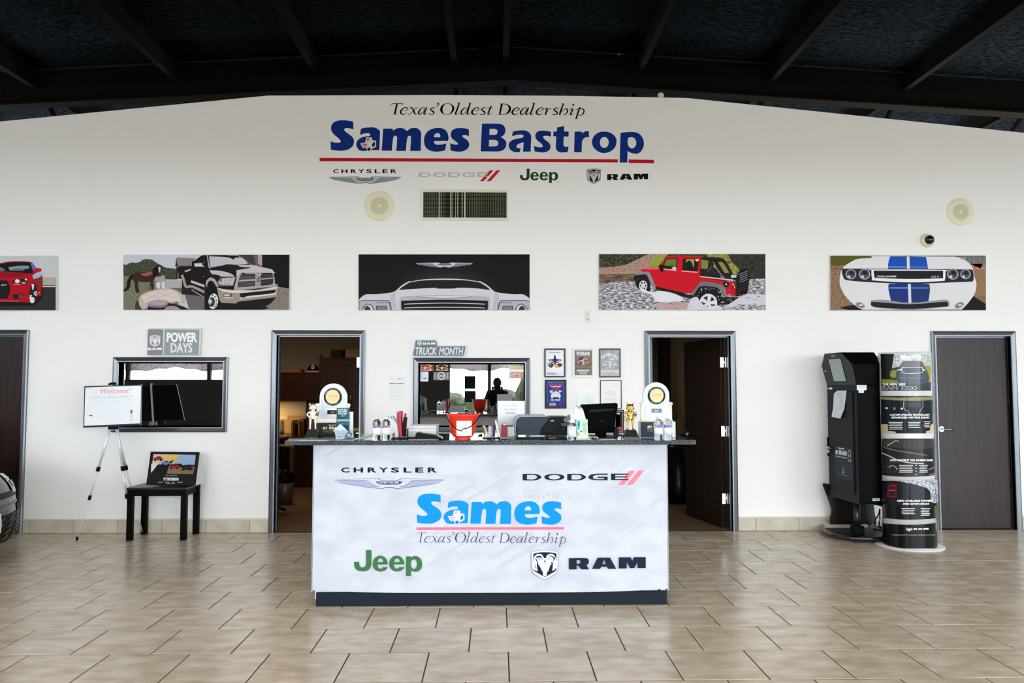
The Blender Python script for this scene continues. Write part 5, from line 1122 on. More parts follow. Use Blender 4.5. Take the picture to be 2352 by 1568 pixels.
# printer
Y = -2.56; t = thing('printer', 'wide dark grey printer with side paper tray behind the counter', 'printer', tuple(spot(1243, Y)))
M_pr = C('#212c3a', .4, 0, .25); M_pr2 = C('#12181d', .45, 0, .12)
def pz(pts, y0=None, d=.3, Y_=None):
    Y_ = Y if Y_ is None else Y_; return MB().prism([(PX(u, Y_), hgt(v, Y_)) for u, v in pts], Y_ if y0 is None else y0, (Y_ if y0 is None else y0) + d)
pz([(1188, 999.5), (1186, 990), (1186.5, 966), (1190, 961), (1196, 958.3), (1264, 958.3), (1243, 985), (1240, 999.5)]).build('front_cover', M_pr, t, bevel=.004)
pz([(1184, 993), (1183, 965), (1187, 957), (1195, 954), (1251, 954), (1258, 957.5), (1196, 957.6), (1189.5, 961), (1186, 968), (1185, 993)], Y + .01, .28).build('scanner_lid', C('#8d98a6', .3), t)
pz([(1264, 957.5), (1303, 957.5), (1303, 1000), (1240.5, 1000), (1243, 986)], Y + .012, .28).build('right_housing', M_pr2, t, bevel=.003)
pz([(1240.5, 991.5), (1273, 991.5), (1273, 999), (1240.5, 999)], Y - .002, .02).build('paper_slot', C('#07080a', .3), t)
pz([(1266, 986), (1286, 980.3), (1303, 980.3), (1303, 982), (1287, 982), (1270, 987)], Y + .0, .02).build('output_tray', C('#0e1418', .3), t)
for pts in (((1296, 960), (1311, 953), (1313, 953.5), (1299, 961.5)), ((1294, 962), (1310, 957), (1310, 965), (1297, 970))): pz(pts, Y + .01, .12).build('paper_support', C('#6f7a83', .35), t)
pz([(1288, 972), (1309, 970), (1310, 978), (1290, 979)], Y + .008, .1).build('feed_tray', C('#3d4a53', .4), t)
a = Art(wallmap(Y - .001)); a.rect(1264.8, 965, 1272.5, 967, '#dfe6ea'); a.text('hp', 1292.5, 983, 1296, 985.5, '#9aa4aa', .02); a.line("1186,986 1240,986", .5, '#1c242c'); a.line("1264,959 1244,984", .5, '#1a2128'); a.build('markings', t)
# small pieces before the printer
t = thing('white_card_box', 'small white card box at the printer foot', 'box', tuple(spot(1199, -2.72))); box_px(1190.5, 1207, 999, 1003.8, -2.72, .05).build('box', M_white, t, bevel=.001); box_px(1192, 1205, 998.6, 999, -2.71, .03).build('lid', C('#cfe0df', .5), t)
t = thing('black_notebook', 'thin black notebook lying before the printer', 'notebook', tuple(spot(1280, -2.80)))
BX(PX(1252, -2.8), PX(1303, -2.8), -2.80, -2.62, G0, G0 + .009).build('cover', C('#17161f', .35), t, bevel=.002)
a = Art(wallmap(-2.801)); a.text('PLANNER', 1261, 1004.6, 1278, 1006.3, '#caa24a', .04); a.build('lettering', t)
# tissue box and hand sanitiser
Y = -2.83; t = thing('tissue_box', 'turquoise patterned tissue box left of the black screen', 'tissue box', tuple(spot(1335, Y)))
M_tis = NM('#e9f4ee', '#7fd6cd', 30, 1, 1, .8, .5, 3, .42, .62, h3='#d7efd8')
bx = box_px(1323.5, 1349.5, 963, 1007, Y, .11).build('box', M_tis, t, bevel=.002)
a = Art(wallmap(Y - .0006)); 
for pts, col in (("1326,967* 1333,965* 1331,984 1327,986*", '#37b3aa'), ("1337,972* 1341,970 1342,990* 1338,992*", '#8fd3c0'), ("1332,987* 1338,990* 1337,993* 1333,992*", '#3f8f9c'), ("1343,966 1347,975 1346,1000* 1344,1000*", '#c9c46a'), ("1326,990 1331,996 1327,1003*", '#a9c873')): a.poly(pts, col); a.k -= 1
for u, v in ((1334, 968), (1339, 997), (1345, 988), (1328, 975), (1342, 1001)): a.ell(u, v, 1.6, 2.4, '#e9f6ee', 10); a.k -= 1
a.k += 1; a.build('pattern', bx)
mb = MB(); R_ = 12; cx_ = PX(1332, Y); zz = hgt(963, Y)
P = [(cx_ + .045 * cos(2 * pi * j / R_) * (1 + .2 * (j % 2)), Y + .05 + .02 * sin(2 * pi * j / R_)) for j in range(R_)]
mb.add([(x, y, zz - .002) for x, y in P] + [(cx_ + (x - cx_) * .75 - .008, y, zz + .045 + .014 * ((j * 5) % 3)) for j, (x, y) in enumerate(P)] + [(cx_ - .02, Y + .05, zz + .10), (cx_ + .012, Y + .055, zz + .085)],
       [(j, (j + 1) % R_, (j + 1) % R_ + R_, j + R_) for j in range(R_)] + [(j + R_, (j + 1) % R_ + R_, 2 * R_ + (0 if 3 <= j < 9 else 1)) for j in range(R_)] + [(R_ + 3, 2 * R_ + 1, 2 * R_), (R_ + 9, 2 * R_, 2 * R_ + 1)], True)
mb.build('tissue', C('#f4f6f6', .9), t)
Y = -2.9; t = thing('sanitiser_bottle', 'clear hand sanitiser bottle with white pump before the tissue box', 'bottle', tuple(spot(1313.5, Y))); X = PX(1313.5, Y); s = (Y - CAM.y) / 1800
MB().lathe([(.0001, 0), (8.2 * s, 0), (8.8 * s, .004), (8.8 * s, 33 * s), (7.5 * s, 38 * s), (4 * s, 41 * s), (.0001, 41 * s)], (X, Y, G0), 28, 1, .7).build('body', glass('gel_plastic', '#d9eef2', .05, 1.2), t)
MB().lathe([(9.0 * s, 8 * s), (9.0 * s, 32 * s)], (X, Y, G0), 28, 1, .72).build('label_sleeve', C('#dfeaf0', .4), t)
MB().lathe([(4.4 * s, 40 * s), (4.4 * s, 47 * s), (2.4 * s, 48 * s), (2.2 * s, 54 * s), (4.5 * s, 54.5 * s), (4.5 * s, 58 * s), (.0001, 58.5 * s)], (X, Y, G0), 18).build('pump', M_white, t)
MB().tube([Vector((X, Y, G0 + 56.5 * s)), Vector((X + 5 * s, Y - .006, G0 + 57 * s)), Vector((X + 9.5 * s, Y - .01, G0 + 54 * s))], [.0045, .004, .003], 8).build('nozzle', M_white, t)
a = Art(wallmap(Y - .0255)); a.text('GEL', 1308, 972.5, 1318, 974.8, '#d9596e', .04); a.lines(1308, 979, 1319, 990, 5, '#a9bcd0', .3); a.build('label_print', t)
# black all-in-one screen seen from behind, with telephone
Y = -2.60; t = thing('counter_screen', 'black till screen seen from behind, standing near the tissue box', 'monitor', tuple(spot(1375, Y)))
M_mon = C('#06080a', .5, 0, .02)
pz([(1332.6, 950.5), (1336, 929.8), (1416, 926.2), (1419.2, 928.5), (1418, 940), (1415, 954), (1412, 976), (1411, 993), (1352, 995.5), (1349.5, 990), (1349, 961.5), (1339.5, 961.3)], None, .055, Y).build('rear_housing', M_mon, t, bevel=.006)
pz([(1331.5, 950), (1335, 929), (1417, 925.4), (1421, 928), (1419, 941), (1416, 955), (1416, 966), (1340, 966)], Y + .055, .012, Y).build('screen_bezel', C('#0a0b0c', .3), t)
pz([(1353.5, 943), (1355, 941), (1408, 938.2), (1410, 939.2), (1409, 942.5), (1357, 946.6), (1354, 946)], Y - .0015, .004, Y).build('vent_slot', C('#050607', .3), t)
a = Art(wallmap(Y - .0012)); a.text('ASUS', 1376, 964, 1390, 968.5, '#242b2f', .02); a.build('maker_mark', t)
BX(PX(1356, Y), PX(1404, Y), Y - .05, Y + .13, G0, G0 + .012).build('foot', M_mon, t, bevel=.004); BX(PX(1368, Y), PX(1392, Y), Y + .01, Y + .05, G0 + .01, hgt(990, Y)).build('neck', M_mon, t)
Y = -2.74; t = thing('desk_telephone', 'curved black telephone receiver at the lower right of the screen', 'telephone', tuple(spot(1415, Y)))
pz([(1408, 1005), (1411, 990), (1413, 979), (1418, 983), (1421, 989), (1420.5, 1001), (1417, 1008), (1411, 1008.3)], None, .05, Y).build('receiver', C('#0b0b0d', .3), t, bevel=.006); pz([(1417, 998.5), (1429, 999), (1429, 1002), (1418, 1002)], Y + .01, .03, Y).build('cradle', C('#0b0b0d', .3), t, bevel=.002)
t = thing('magazine', 'thin magazine lying under the black screen', 'magazine', tuple(spot(1390, -2.78))); sheet(t, PX(1391, -2.78), -2.78, .12, .15, 3, G0, C('#cfc3ae', .5), 'pages'); sheet(t, PX(1389, -2.77), -2.77, .115, .15, 1, G0 + .0025, C('#8d7766', .4), 'cover')
t = thing('key_bunch', 'bunch of small keys lying at the foot of the screen', 'keys', tuple(spot(1361, -2.80)))
for i in range(7):
    x_ = PX(1352 + i * 3.2, -2.8); MB().ball((x_, -2.80 + .01 * (i % 3), G0 + .012 + .006 * (i % 2)), .0065, 8, (1.3, 1, .9)).build('key_fob' if i == 3 else 'key', M_chrome if i % 2 else C('#d6e2e4', .4), t)
t = thing('blue_cloth', 'small folded dark blue cloth under the screen', 'cloth', tuple(spot(1400, -2.70))); MB().ball(Vector((PX(1400, -2.70), -2.70, G0 + .012)), .02, 12, (1.3, .8, .6)).build('cloth', C('#22306e', .8), t)
# ------------------------------------------------------------------ things fixed on the partition
def ring_speaker(label, cx, cy, r, ri):
    Y = -0.004; c = PY(cx, cy, 0); s = 8.5 / 1800; R = r * s
    t = thing('round_speaker', label, 'speaker', (c.x, 0, c.z - R), group='round wall speakers')
    mb = MB(); n = 40; prof = [(R, -.0), (R, -.006), (R * .96, -.011), (ri / r * R * 1.03, -.014), (ri / r * R, -.010)]
    vs = [(c.x + a * cos(2 * pi * j / n), y, c.z + a * sin(2 * pi * j / n)) for a, y in prof for j in range(n)]
    mb.add(vs, [(i * n + j, i * n + (j + 1) % n, (i + 1) * n + (j + 1) % n, (i + 1) * n + j) for i in range(len(prof) - 1) for j in range(n)], True); mb.build('rim', C('#e9e5c6', .5), t)
    MB().disc_y(c.x, c.z, -.010, -.001, ri * s * 1.01, 40).build('grille', NM('#c6bfa0', '#d8d2b3', 400, 1, 1, 1, .6, 1), t)
    MB().disc_y(c.x, c.z, -.016, -.010, .014, 16, .017).build('centre_knob', C('#efe8c8', .4), t)
ring_speaker('round cream wall speaker left of the ventilation grille', 871.5, 473, 34.3, 19.5)
ring_speaker('round cream wall speaker high at the right, above the dome camera', 2205, 486.5, 31.5, 18)
# ventilation grille
t = thing('ventilation_grille', 'wide white ventilation grille with dark slots and bent blades', 'vent', (PX(1068, 0), 0, HZ(506, 0)))
A = PY(966.5, 436); B = PY(1168, 506.5); a0 = PY(972.5, 441.5); b0_ = PY(1163.5, 500.5)
mb = MB(); mb.box(A.x, a0.x, -.014, 0, B.z, A.z).box(b0_.x, B.x, -.014, 0, B.z, A.z).box(a0.x, b0_.x, -.014, 0, B.z, b0_.z).box(a0.x, b0_.x, -.014, 0, a0.z, A.z); mb.build('frame', C('#e6e3cf', .45), t, bevel=.002)
BX(a0.x, b0_.x, -.004, -.001, b0_.z, a0.z).build('backing', C('#0b0c08', .9), t)
mb = MB(); n = 19
for i in range(n): z = b0_.z + (a0.z - b0_.z) * (i + .5) / n; mb.box(a0.x, b0_.x, -.008, -.005, z - .0011, z + .0011)
mb.build('horizontal_blades', C('#6a6a50', .5), t, kind='stuff')
mb = MB(); n = 48
for i in range(n):
    x = a0.x + (b0_.x - a0.x) * (i + .5) / n
    if not 13 <= i <= 24: mb.box(x - .0011, x + .0011, -.011, -.008, b0_.z, a0.z)
mb.build('vertical_blades', C('#a5a58c', .5), t, kind='stuff')
for px, w in ((1006.5, .006), (1011, .003), (1033, .006), (1036.5, .005), (1045, .004), (1050, .006), (1060, .006), (1066.5, .012), (1164.5, .004)): X = PX(px, 0); BX(X - w / 2, X + w / 2, -.013, -.007, b0_.z, a0.z).build('bent_blade', C('#dcdac0', .4), t)
# dome camera, outlet, ball on the wall head
c = PY(2128.5, 552.5); t = thing('dome_camera', 'cream dome security camera with black glass below the right speaker', 'camera', (c.x, 0, c.z - .07))
mb = MB(); n = 32; prof = [(.074, 0), (.074, -.02), (.066, -.04), (.05, -.05)]; vs = [(c.x + a * cos(2 * pi * j / n), y, c.z + a * sin(2 * pi * j / n)) for a, y in prof for j in range(n)]
mb.add(vs, [(i * n + j, i * n + (j + 1) % n, (i + 1) * n + (j + 1) % n, (i + 1) * n + j) for i in range(3) for j in range(n)], True); mb.build('housing', C('#e6ddc0', .4), t)
MB().ball((c.x + .006, -.045, c.z + .002), .049, 24).build('dome', C('#0a0d0c', .05, 0, .6), t)
c = PY(1349.5, 727); t = thing('wall_socket', 'small white wall socket below the red off-roader picture', 'socket', (c.x, 0, c.z - .065))
BX(c.x - .034, c.x + .034, -.008, 0, c.z - .065, c.z + .065).build('plate', C('#e4e3da', .4), t, bevel=.003)
for dz in (-.025, .025): MB().disc_y(c.x, c.z + dz, -.011, -.008, .015, 16).build('outlet', C('#cfcdbf', .4), t)
MB().disc_y(c.x, c.z - .025, -.013, -.011, .006, 10).build('socket_hole', C('#6f6d60', .5), t)
c = PY(1517.5, 222, .05); t = thing('wall_head_knob', 'small cream ball sitting on the top edge of the wall', 'knob', (c.x, .05, c.z)); MB().ball((c.x, .05, c.z + .014), .034, 16).build('ball', C('#e6d6c4', .5), t)
MB().lathe([(.02, -.0), (.02, .01)], (c.x, .05, c.z - .01), 12).build('foot', C('#cdbfae', .5), t)
# notice left of the middle window
Y = -.003; t = thing('wall_notice', 'white printed notice taped left of the middle window', 'notice', (PX(912, 0), 0, HZ(922, 0)))
MB().prism([(PX(u, 0), HZ(v, 0)) for u, v in ((893, 922), (933, 922), (933.5, 864), (893.5, 864))], -.002, 0).build('sheet', C('#ecedee', .6), t)
a = Art(wallmap(-.0025)); a.line("915.5,870 917.5,867.5 916,872", .8, '#8c8f92'); a.rect(919, 869, 926, 870.3, '#b9bcc0'); a.rect(894.5, 879.6, 908.5, 880.9, '#4a4c50'); a.rect(911, 879.6, 927, 880.9, '#4a4c50')
rn = random.Random(4)
for i in range(4):
    for j in range(5): a.rect(896 + j * 6.4, 886 + i * 7.5, 896 + j * 6.4 + rn.uniform(2, 4.6), 887 + i * 7.5, '#cfd2d6'); a.k -= 1
a.k += 1; a.build('print', t)
# framed sponsor certificates
def framed(label, x0, y0, x1, y1, fr, fcol, mount, gloss=True, grp='framed certificates beside the middle window'):
    c0 = PY(x0, y1); c1 = PY(x1, y0); t = thing('framed_certificate', label, 'frame', ((c0.x + c1.x) / 2, 0, c0.z), group=grp); s = (c1.x - c0.x) / (x1 - x0); w = fr * s
    mb = MB(); mb.box(c0.x, c0.x + w, -.018, 0, c0.z, c1.z).box(c1.x - w, c1.x, -.018, 0, c0.z, c1.z).box(c0.x + w, c1.x - w, -.018, 0, c0.z, c0.z + w).box(c0.x + w, c1.x - w, -.018, 0, c1.z - w, c1.z)
    mb.build('frame', C(fcol, .35), t, bevel=.002); BX(c0.x + w, c1.x - w, -.006, -.001, c0.z + w, c1.z - w).build('mount', C(mount, .4), t)
    a = Art(wallmap(-.0065)); return t, a
t, a = framed('dark blue framed SPONSOR certificate with a plane and two cars, top left', 1250, 800.5, 1298.5, 866, 3.2, '#20273d', '#f1f1f4')
a.rect(1255, 806, 1295, 852.5, '#c9cbd6'); a.rect(1255.6, 806.6, 1294.4, 852, '#f0f0f4'); a.rect(1261.5, 809, 1287.5, 810.2, '#8f92a6'); a.poly("1274.5,813* 1277,821 1277.5,824* 1289,825* 1288,829* 1277.5,830* 1276.5,837* 1272.5,837* 1271.5,830* 1261,829* 1260,825* 1271.5,824* 1272,821", '#23306e')
for u in (1264, 1267.5, 1281.5, 1285): a.ell(u, 827, 1.1, 1.1, '#f4f4f6', 8); a.k -= 1
a.k += 1; a.rect(1266, 831, 1283, 833.5, '#c9404c'); a.poly("1258,834 1266,833 1272,838 1266,845* 1260,841", '#4d4a3c'); a.poly("1258,834 1264,833 1266,837 1260,839", '#9aa07c'); a.poly("1276,839 1284,834 1291,836 1290,841 1281,844 1275,843", '#7c5a3a'); a.poly("1279,838 1286,834 1290,837 1284,841", '#5e2330'); a.poly("1276,841 1281,838 1283,842 1278,844", '#d9c880')
a.text('SPONSOR', 1256.5, 855.5, 1278.5, 860, '#2a2e58', .02); a.rect(1280, 857.6, 1293, 858.4, '#9a9db4'); a.build('print', t)
t, a = framed('white framed brown VETERANS certificate with a flag and hot rods', 1314.5, 800, 1361, 866, 1.6, '#e9eaea', '#f0f1f2')
M_kraft = NM('#6f685f', '#8a8378', 200, 1, 1, 1, .6, 4); a.rect(1319.5, 804.3, 1359.5, 861.5, M_kraft); a.text('VETERANS', 1323.5, 807.5, 1355, 816.5, '#f0efec', .05); a.rect(1330, 817, 1348, 818, '#b06a66')
a.poly("1332,820* 1340,818.5* 1340,828* 1328,829*", '#2f4f88'); 
for i in range(5): a.rect(1340.3, 819.5 + i * 1.9, 1349, 820.5 + i * 1.9, '#c0404a' if i % 2 == 0 else '#efe9e6')
a.poly("1328,829* 1340,826* 1341,834* 1330,835*", '#e9e6e2'); a.poly("1330,831 1337,829 1339,836 1331,836*", '#c23a3c'); a.poly("1343,833 1350,830 1354,834 1352,837 1344,837*", '#d08a2c'); a.poly("1338,824* 1341,824* 1342,837* 1337,837*", '#b6bcc4')
for u, v in ((1323, 836), (1331.5, 837), (1348, 837), (1355.5, 836)): a.ell(u, v, 2.2, 2.4, '#1b1a1c', 14); a.ell(u, v, 1.0, 1.1, '#8fa4b4', 10); a.k -= 2
a.k += 2; a.rect(1323, 845, 1355, 845.7, '#3a3632'); a.text('CAPTAIN SHOW', 1325, 848.5, 1353.5, 853.5, '#f2f1ee', .05); a.text('SPONSOR', 1331, 855, 1348, 859, '#e0dedb', .05); a.build('print', t)
t, a = framed('black framed grey VETERANS car show certificate, top right', 1376.3, 800.8, 1424.7, 866, 1.2, '#1c2226', '#7e8184')
M_gr = NM('#6b6d72', '#94969b', 20, 1, 1, 1, .2, 3); a.rect(1379.5, 804, 1422, 848, M_gr); a.rect(1379.5, 848, 1422, 862.5, '#c3c3c6')
for i, ch in enumerate('VETERANS'): th = (i - 3.5) * .13; a.text(ch, 1400 + (i - 3.5) * 4.8 - 2.2, 810 + 14 * (1 - cos(th * 2.2)), 1400 + (i - 3.5) * 4.8 + 2.2, 818.5 + 14 * (1 - cos(th * 2.2)), '#eeeff0', .06, -th * .6)
for x0, y0, x1, y1 in ((1399, 822, 1412, 827), (1388, 829, 1411, 831.5), (1398, 831, 1404, 843), (1384, 835, 1394, 840), (1408, 834, 1417, 840)): a.rect(x0, y0, x1, y1, '#d0d2d5'); a.k -= 1
a.k += 1; a.text('CAR SHOW', 1387, 843, 1413, 846.5, '#c6c8cb', .03); a.text('CAPTAIN SHOW SPONSOR', 1381.5, 851, 1419.5, 854.5, '#f4f4f4', .04); a.rect(1391, 857.5, 1412, 858.6, '#c98a8a'); a.build('print', t)
t, a = framed('maroon framed blue VETERANS WEEKEND certificate, lower left', 1251.5, 872, 1300.5, 937.5, 1.6, '#140d14', '#3c2330')
a.rect(1256.5, 876.5, 1296, 933.5, '#223a86'); a.rect(1258, 877.5, 1294.5, 923, '#4a86c8'); a.rect(1258.7, 879.5, 1293.8, 922.3, '#1d3c90'); a.text('VETERANS', 1260, 881, 1292.5, 887.8, '#cf4a46', .05); a.text('WEEKEND', 1265, 886.6, 1288, 889, '#f0f0f4', .04); a.poly("1268,890 1276,892 1285,890 1281,896 1276.5,898 1271,895", '#8a4a40')
a.poly("1262,897* 1269,895* 1270,901* 1264,904*", '#e8b8bc'); a.poly("1283,896* 1291,897* 1288,903* 1284,901*", '#cfd6ea'); a.poly("1286,900* 1290,899* 1288,904* 1285,903*", '#c23a40'); a.poly("1265,908 1270,901 1276,898 1283,901 1288,908 1287,912* 1266,912*", '#d8dcec'); a.poly("1264,912* 1289,912* 1287,916* 1266,916*", '#20243c'); a.rect(1266, 912.5, 1270, 914.5, '#eceef6'); a.rect(1283, 912.5, 1287, 914.5, '#eceef6')
a.text('Car Show', 1264.5, 916, 1288, 919.6, '#f2f4fa', .05, .3); a.text('COLONEL', 1261.5, 925.2, 1277, 928, '#e9d9a0', .05); a.text('SPONSOR', 1261.5, 928.4, 1277, 931.2, '#f0e2b0', .05); a.rect(1281, 927.6, 1292, 928.8, '#b23aa0'); a.build('print', t)
t, a = framed('black framed pale certificate half hidden behind the screen', 1378.8, 873, 1427, 937.8, 1.2, '#1c2226', '#eeeceb')
a.lines(1386, 914.5, 1421, 923, 3, '#d2ccca', .3); a.ell(1402, 903, 14, 9, '#e7e3e2'); a.line("1411,884 1414,880 1417,884", .6, '#c9c5c4'); a.rect(1408, 887, 1419, 887.6, '#c3bfbe'); a.rect(1385, 914, 1421, 914.5, '#d8d2d0'); a.build('print', t)
t, a = framed('black and crimson framed certificate low beside the gold figurine', 1392, 941, 1432.5, 993, 1.6, '#0d0c0e', '#8f8b90')
a.rect(1395.5, 944.5, 1429.5, 989.5, '#a03e55'); a.rect(1397, 946, 1428, 980, '#150d12')
rn = random.Random(8)
for i in range(60): a.rect(1412 + rn.random() * 13, 950 + rn.random() * 32, 1413.5 + rn.random() * 13, 951.5 + rn.random() * 32, rn.choice(['#e6eaec', '#aeb9bf', '#5f7f88', '#d9dadd'])); a.k -= 1
a.k += 1; a.rect(1416, 948, 1424, 949.6, '#e9e9ea'); a.build('print', t)
c0 = PY(1325.5, 940); c1 = PY(1376, 904); t = thing('switch_panel', 'pale raised switch panel on the wall between the lower certificates', 'panel', ((c0.x + c1.x) / 2, 0, c0.z))
BX(c0.x, c1.x, -.012, 0, c0.z, c1.z).build('cover', C('#e9eeee', .35), t, bevel=.004); BX(PX(1337, 0), PX(1366, 0), -.02, -.011, c0.z + .01, HZ(910, 0)).build('inner_plate', C('#e3eae9', .35), t, bevel=.003)
BX(PX(1346, 0), PX(1362, 0), -.022, -.019, c0.z + .01, HZ(915, 0)).build('display', C('#d3e3dc', .3), t)
# stickers and notices on the middle window glass
Y = .058; s_y = Y
def sticker(label, x0, y0, x1, y1, col):
    t = thing('window_sticker', label, 'sticker', (PX((x0 + x1) / 2, Y), Y, HZ(y1, Y)), group='stickers on the middle window')
    MB().prism([(PX(u, Y), HZ(v, Y)) for u, v in ((x0, y1), (x1, y1), (x1, y0), (x0, y0))], Y - .001, Y + .001).build('sheet', C(col, .5), t); return t, Art(wallmap(Y - .0014))
def badge(a, x0, y0, x1, y1, fg):
    cx_ = (x0 + x1) / 2; w_ = x1 - x0; h_ = y1 - y0
    for i, ch in enumerate('BASTROP'):
        an = pi * (.86 - .72 * i / 6); x = cx_ + w_ * .38 * cos(an); y = y0 + h_ * .60 - h_ * .42 * sin(an); a.text(ch, x - 1.7, y - 2.2, x + 1.7, y + 2.4, fg, .08)
    for sg in (-1, 1):
        a.line('%f,%f %f,%f %f,%f' % (cx_ + sg * w_ * .12, y0 + h_ * .52, cx_ + sg * w_ * .28, y0 + h_ * .62, cx_ + sg * w_ * .40, y0 + h_ * .80), 1.0, fg); a.ell(cx_ + sg * w_ * .2, y0 + h_ * .76, 2.0, 1.6, fg, 14, 0, .5); a.ell(cx_ + sg * w_ * .3, y0 + h_ * .80, 1.6, 1.3, fg, 14, 0, .5)
    a.ell(cx_, y0 + h_ * .62, w_ * .10, h_ * .19, fg, 18); a.text('B', cx_ - 1, y0 + h_ * .55, cx_ + 1, y0 + h_ * .69, '#7a4a30', .04); a.rect(x0 + w_ * .1, y1 - h_ * .13, x1 - w_ * .1, y1 - h_ * .06, fg)
    a.rect(x0 + w_ * .12, y0 + h_ * .08, x0 + w_ * .3, y0 + h_ * .13, fg); a.rect(x1 - w_ * .22, y0 + h_ * .08, x1 - w_ * .05, y0 + h_ * .13, fg)
t, a = sticker('red arched crest sticker in the upper left of the window', 957, 833, 996.3, 852.3, '#a81822'); badge(a, 957, 833, 996.3, 852.3, '#e8cfae'); a.build('print', t)
t, a = sticker('black arched crest sticker next to the red one', 997.3, 833, 1033.5, 852.3, '#15100c'); badge(a, 997.3, 833, 1033.5, 852.3, '#e3cf9c'); a.build('print', t)
t, a = sticker('small white square sticker under the red crest sticker', 961.3, 853.5, 983.8, 875.7, '#e6ecf4'); a.line("970,855 966,860 968,866 974,869", .9, '#8fa9d0'); a.rect(973, 866.5, 980, 871, '#7fb4dc'); a.build('print', t)
t, a = sticker('grey 100 years sticker under the black crest sticker', 995.2, 854, 1032, 872.8, '#6f747c'); a.ell(1013.7, 863, 9, 9, '#d9dccf', 24); a.ell(1013.7, 863, 6.4, 6.4, '#5a5f66', 24); a.text('100', 1009, 860.5, 1018.4, 865.5, '#e3e5df', .05); a.rect(998.5, 857, 1000, 869, '#bfc4ca'); a.rect(1026.5, 857, 1028.5, 869, '#bfc4ca'); a.build('print', t)
t, a = sticker('cream licence-plate shaped sticker in the upper right of the window', 1169, 833, 1204.3, 850.5, '#f2e2c0'); a.text('I community', 1174.5, 838, 1200, 841.3, '#2c2320', .02); a.lines(1173.5, 844.5, 1201, 846, 1, '#b98a5a', .6); a.build('print', t)
t, a = sticker('faded orange crest sticker under the cream one', 1169, 852, 1204.3, 869, '#c9ccc9'); badge(a, 1169, 852, 1204.3, 869, '#e88a78'); a.build('print', t)
# notices taped inside the glass and a dim office beyond it
for lb, x0, y0, x1, y1 in (('narrow grey notice inside the left part of the window', 965, 876, 981, 926), ('wide grey notice inside the window beside the narrow one', 987, 866, 1015, 928)):
    Yn = .075; t = thing('inner_notice', lb, 'notice', (PX((x0 + x1) / 2, Yn), Yn, HZ(y1, Yn)), group='grey notices inside the middle window')
    MB().prism([(PX(u, Yn), HZ(v, Yn)) for u, v in ((x0, y1), (x1, y1), (x1 - 1, y0), (x0 + 1, y0))], Yn, Yn + .002).build('sheet', C('#8b8f96', .7), t)
    a = Art(wallmap(Yn - .001)); a.lines(x0 + 3, y0 + 5, x1 - 3, y1 - 4, 11, '#3c3f45', .3, .4, random.Random(2)); a.build('print', t)
# ------------------------------------------------------------------ side table with tent sign
yf = PZ(366, 1241, 0).y; ybk = -.03
zt_ = HZ(1119.5, yf, 366); xl = PX(298.5, yf); xr = PX(433.5, yf)
t = thing('side_table', 'small black square side table against the wall below the left window', 'table', ((xl + xr) / 2, (yf + ybk) / 2, 0))
M_tb = C('#030303', .5, 0, .06)
BX(xl - .004, xr + .004, yf - .004, ybk + .004, zt_ - .022, zt_).build('tabletop', C('#050505', .3, 0, .3), t, bevel=.003)
mb = MB(); mb.box(xl + .03, xr - .03, yf + .012, yf + .03, zt_ - .085, zt_ - .02).box(xl + .03, xr - .03, ybk - .03, ybk - .012, zt_ - .085, zt_ - .02).box(xl + .012, xl + .03, yf + .03, ybk - .03, zt_ - .085, zt_ - .02).box(xr - .03, xr - .012, yf + .03, ybk - .03, zt_ - .085, zt_ - .02)
mb.build('apron', M_tb, t)
for x in (xl, xr - .054):
    for y in (yf, ybk - .054): BX(x, x + .054, y, y + .054, 0, zt_ - .02).build('leg', M_tb, t, bevel=.003)
# tent sign: face leaning back, white strut behind
ya = yf + .10; yt = ya + .09; z0 = zt_ + .001
P = [(335.5, 1113.5, ya), (449, 1114.3, ya), (458.5, 1038, yt), (346, 1036.8, yt)]
def tent(u, v, l):
    f = (1113.9 - v) / 76.5; y = ya + (yt - ya) * f; p = PY(u, v, y); z = max(p.z, z0); return Vector((p.x, p.y - l, z))
t = thing('tent_sign', 'black car advert tent sign with four cars standing on the side table', 'sign', tuple(tent(395, 1113, 0)))
c4 = [tent(u, v, 0) for u, v, y in P]; mb = MB(); off = Vector((0, .006, 0)); mb.add(c4 + [c + off for c in c4], [(0, 1, 2, 3), (7, 6, 5, 4), (0, 4, 5, 1), (1, 5, 6, 2), (2, 6, 7, 3), (3, 7, 4, 0)]); mb.build('face_board', C('#08080a', .4, 0, .15), t, bevel=.0015)
q = [Vector((c4[0].x, ya + .24, z0)), Vector((c4[1].x, ya + .24, z0)), c4[2] + Vector((0, .008, -.02)), c4[3] + Vector((0, .008, -.02))]; mb = MB(); mb.add(q + [c + off for c in q], [(0, 1, 2, 3), (7, 6, 5, 4), (0, 4, 5, 1), (1, 5, 6, 2), (2, 6, 7, 3), (3, 7, 4, 0)]); mb.build('back_strut', C('#dfe3e6', .5), t)
mb = MB(); mb.add([c4[1] + off, q[1], q[2], c4[2] + off * 1.1] + [c + Vector((-.003, 0, 0)) for c in (c4[1] + off, q[1], q[2], c4[2] + off * 1.1)], [(0, 1, 2, 3), (7, 6, 5, 4), (0, 4, 5, 1), (1, 5, 6, 2), (2, 6, 7, 3), (3, 7, 4, 0)]); mb.build('side_gusset', C('#dfe3e6', .5), t)
a = Art(tent, step=.0002); a.clip = (347, 1042, 449, 1089); k_ = 1 / 2.959
a.xf(150, 730, k_)
a.poly("600,925* 890,930* 868,1060* 580,1055*", '#b9a684'); a.poly("600,925* 700,927* 640,985* 590,1000*", '#c4b8a0'); a.poly("700,927* 790,928* 730,975* 655,968*", '#dcb25a'); a.poly("790,928* 888,930* 880,990* 800,1000* 740,960*", '#8fa9c9'); a.poly("585,990* 640,980* 580,1056*", '#d9cfc0')
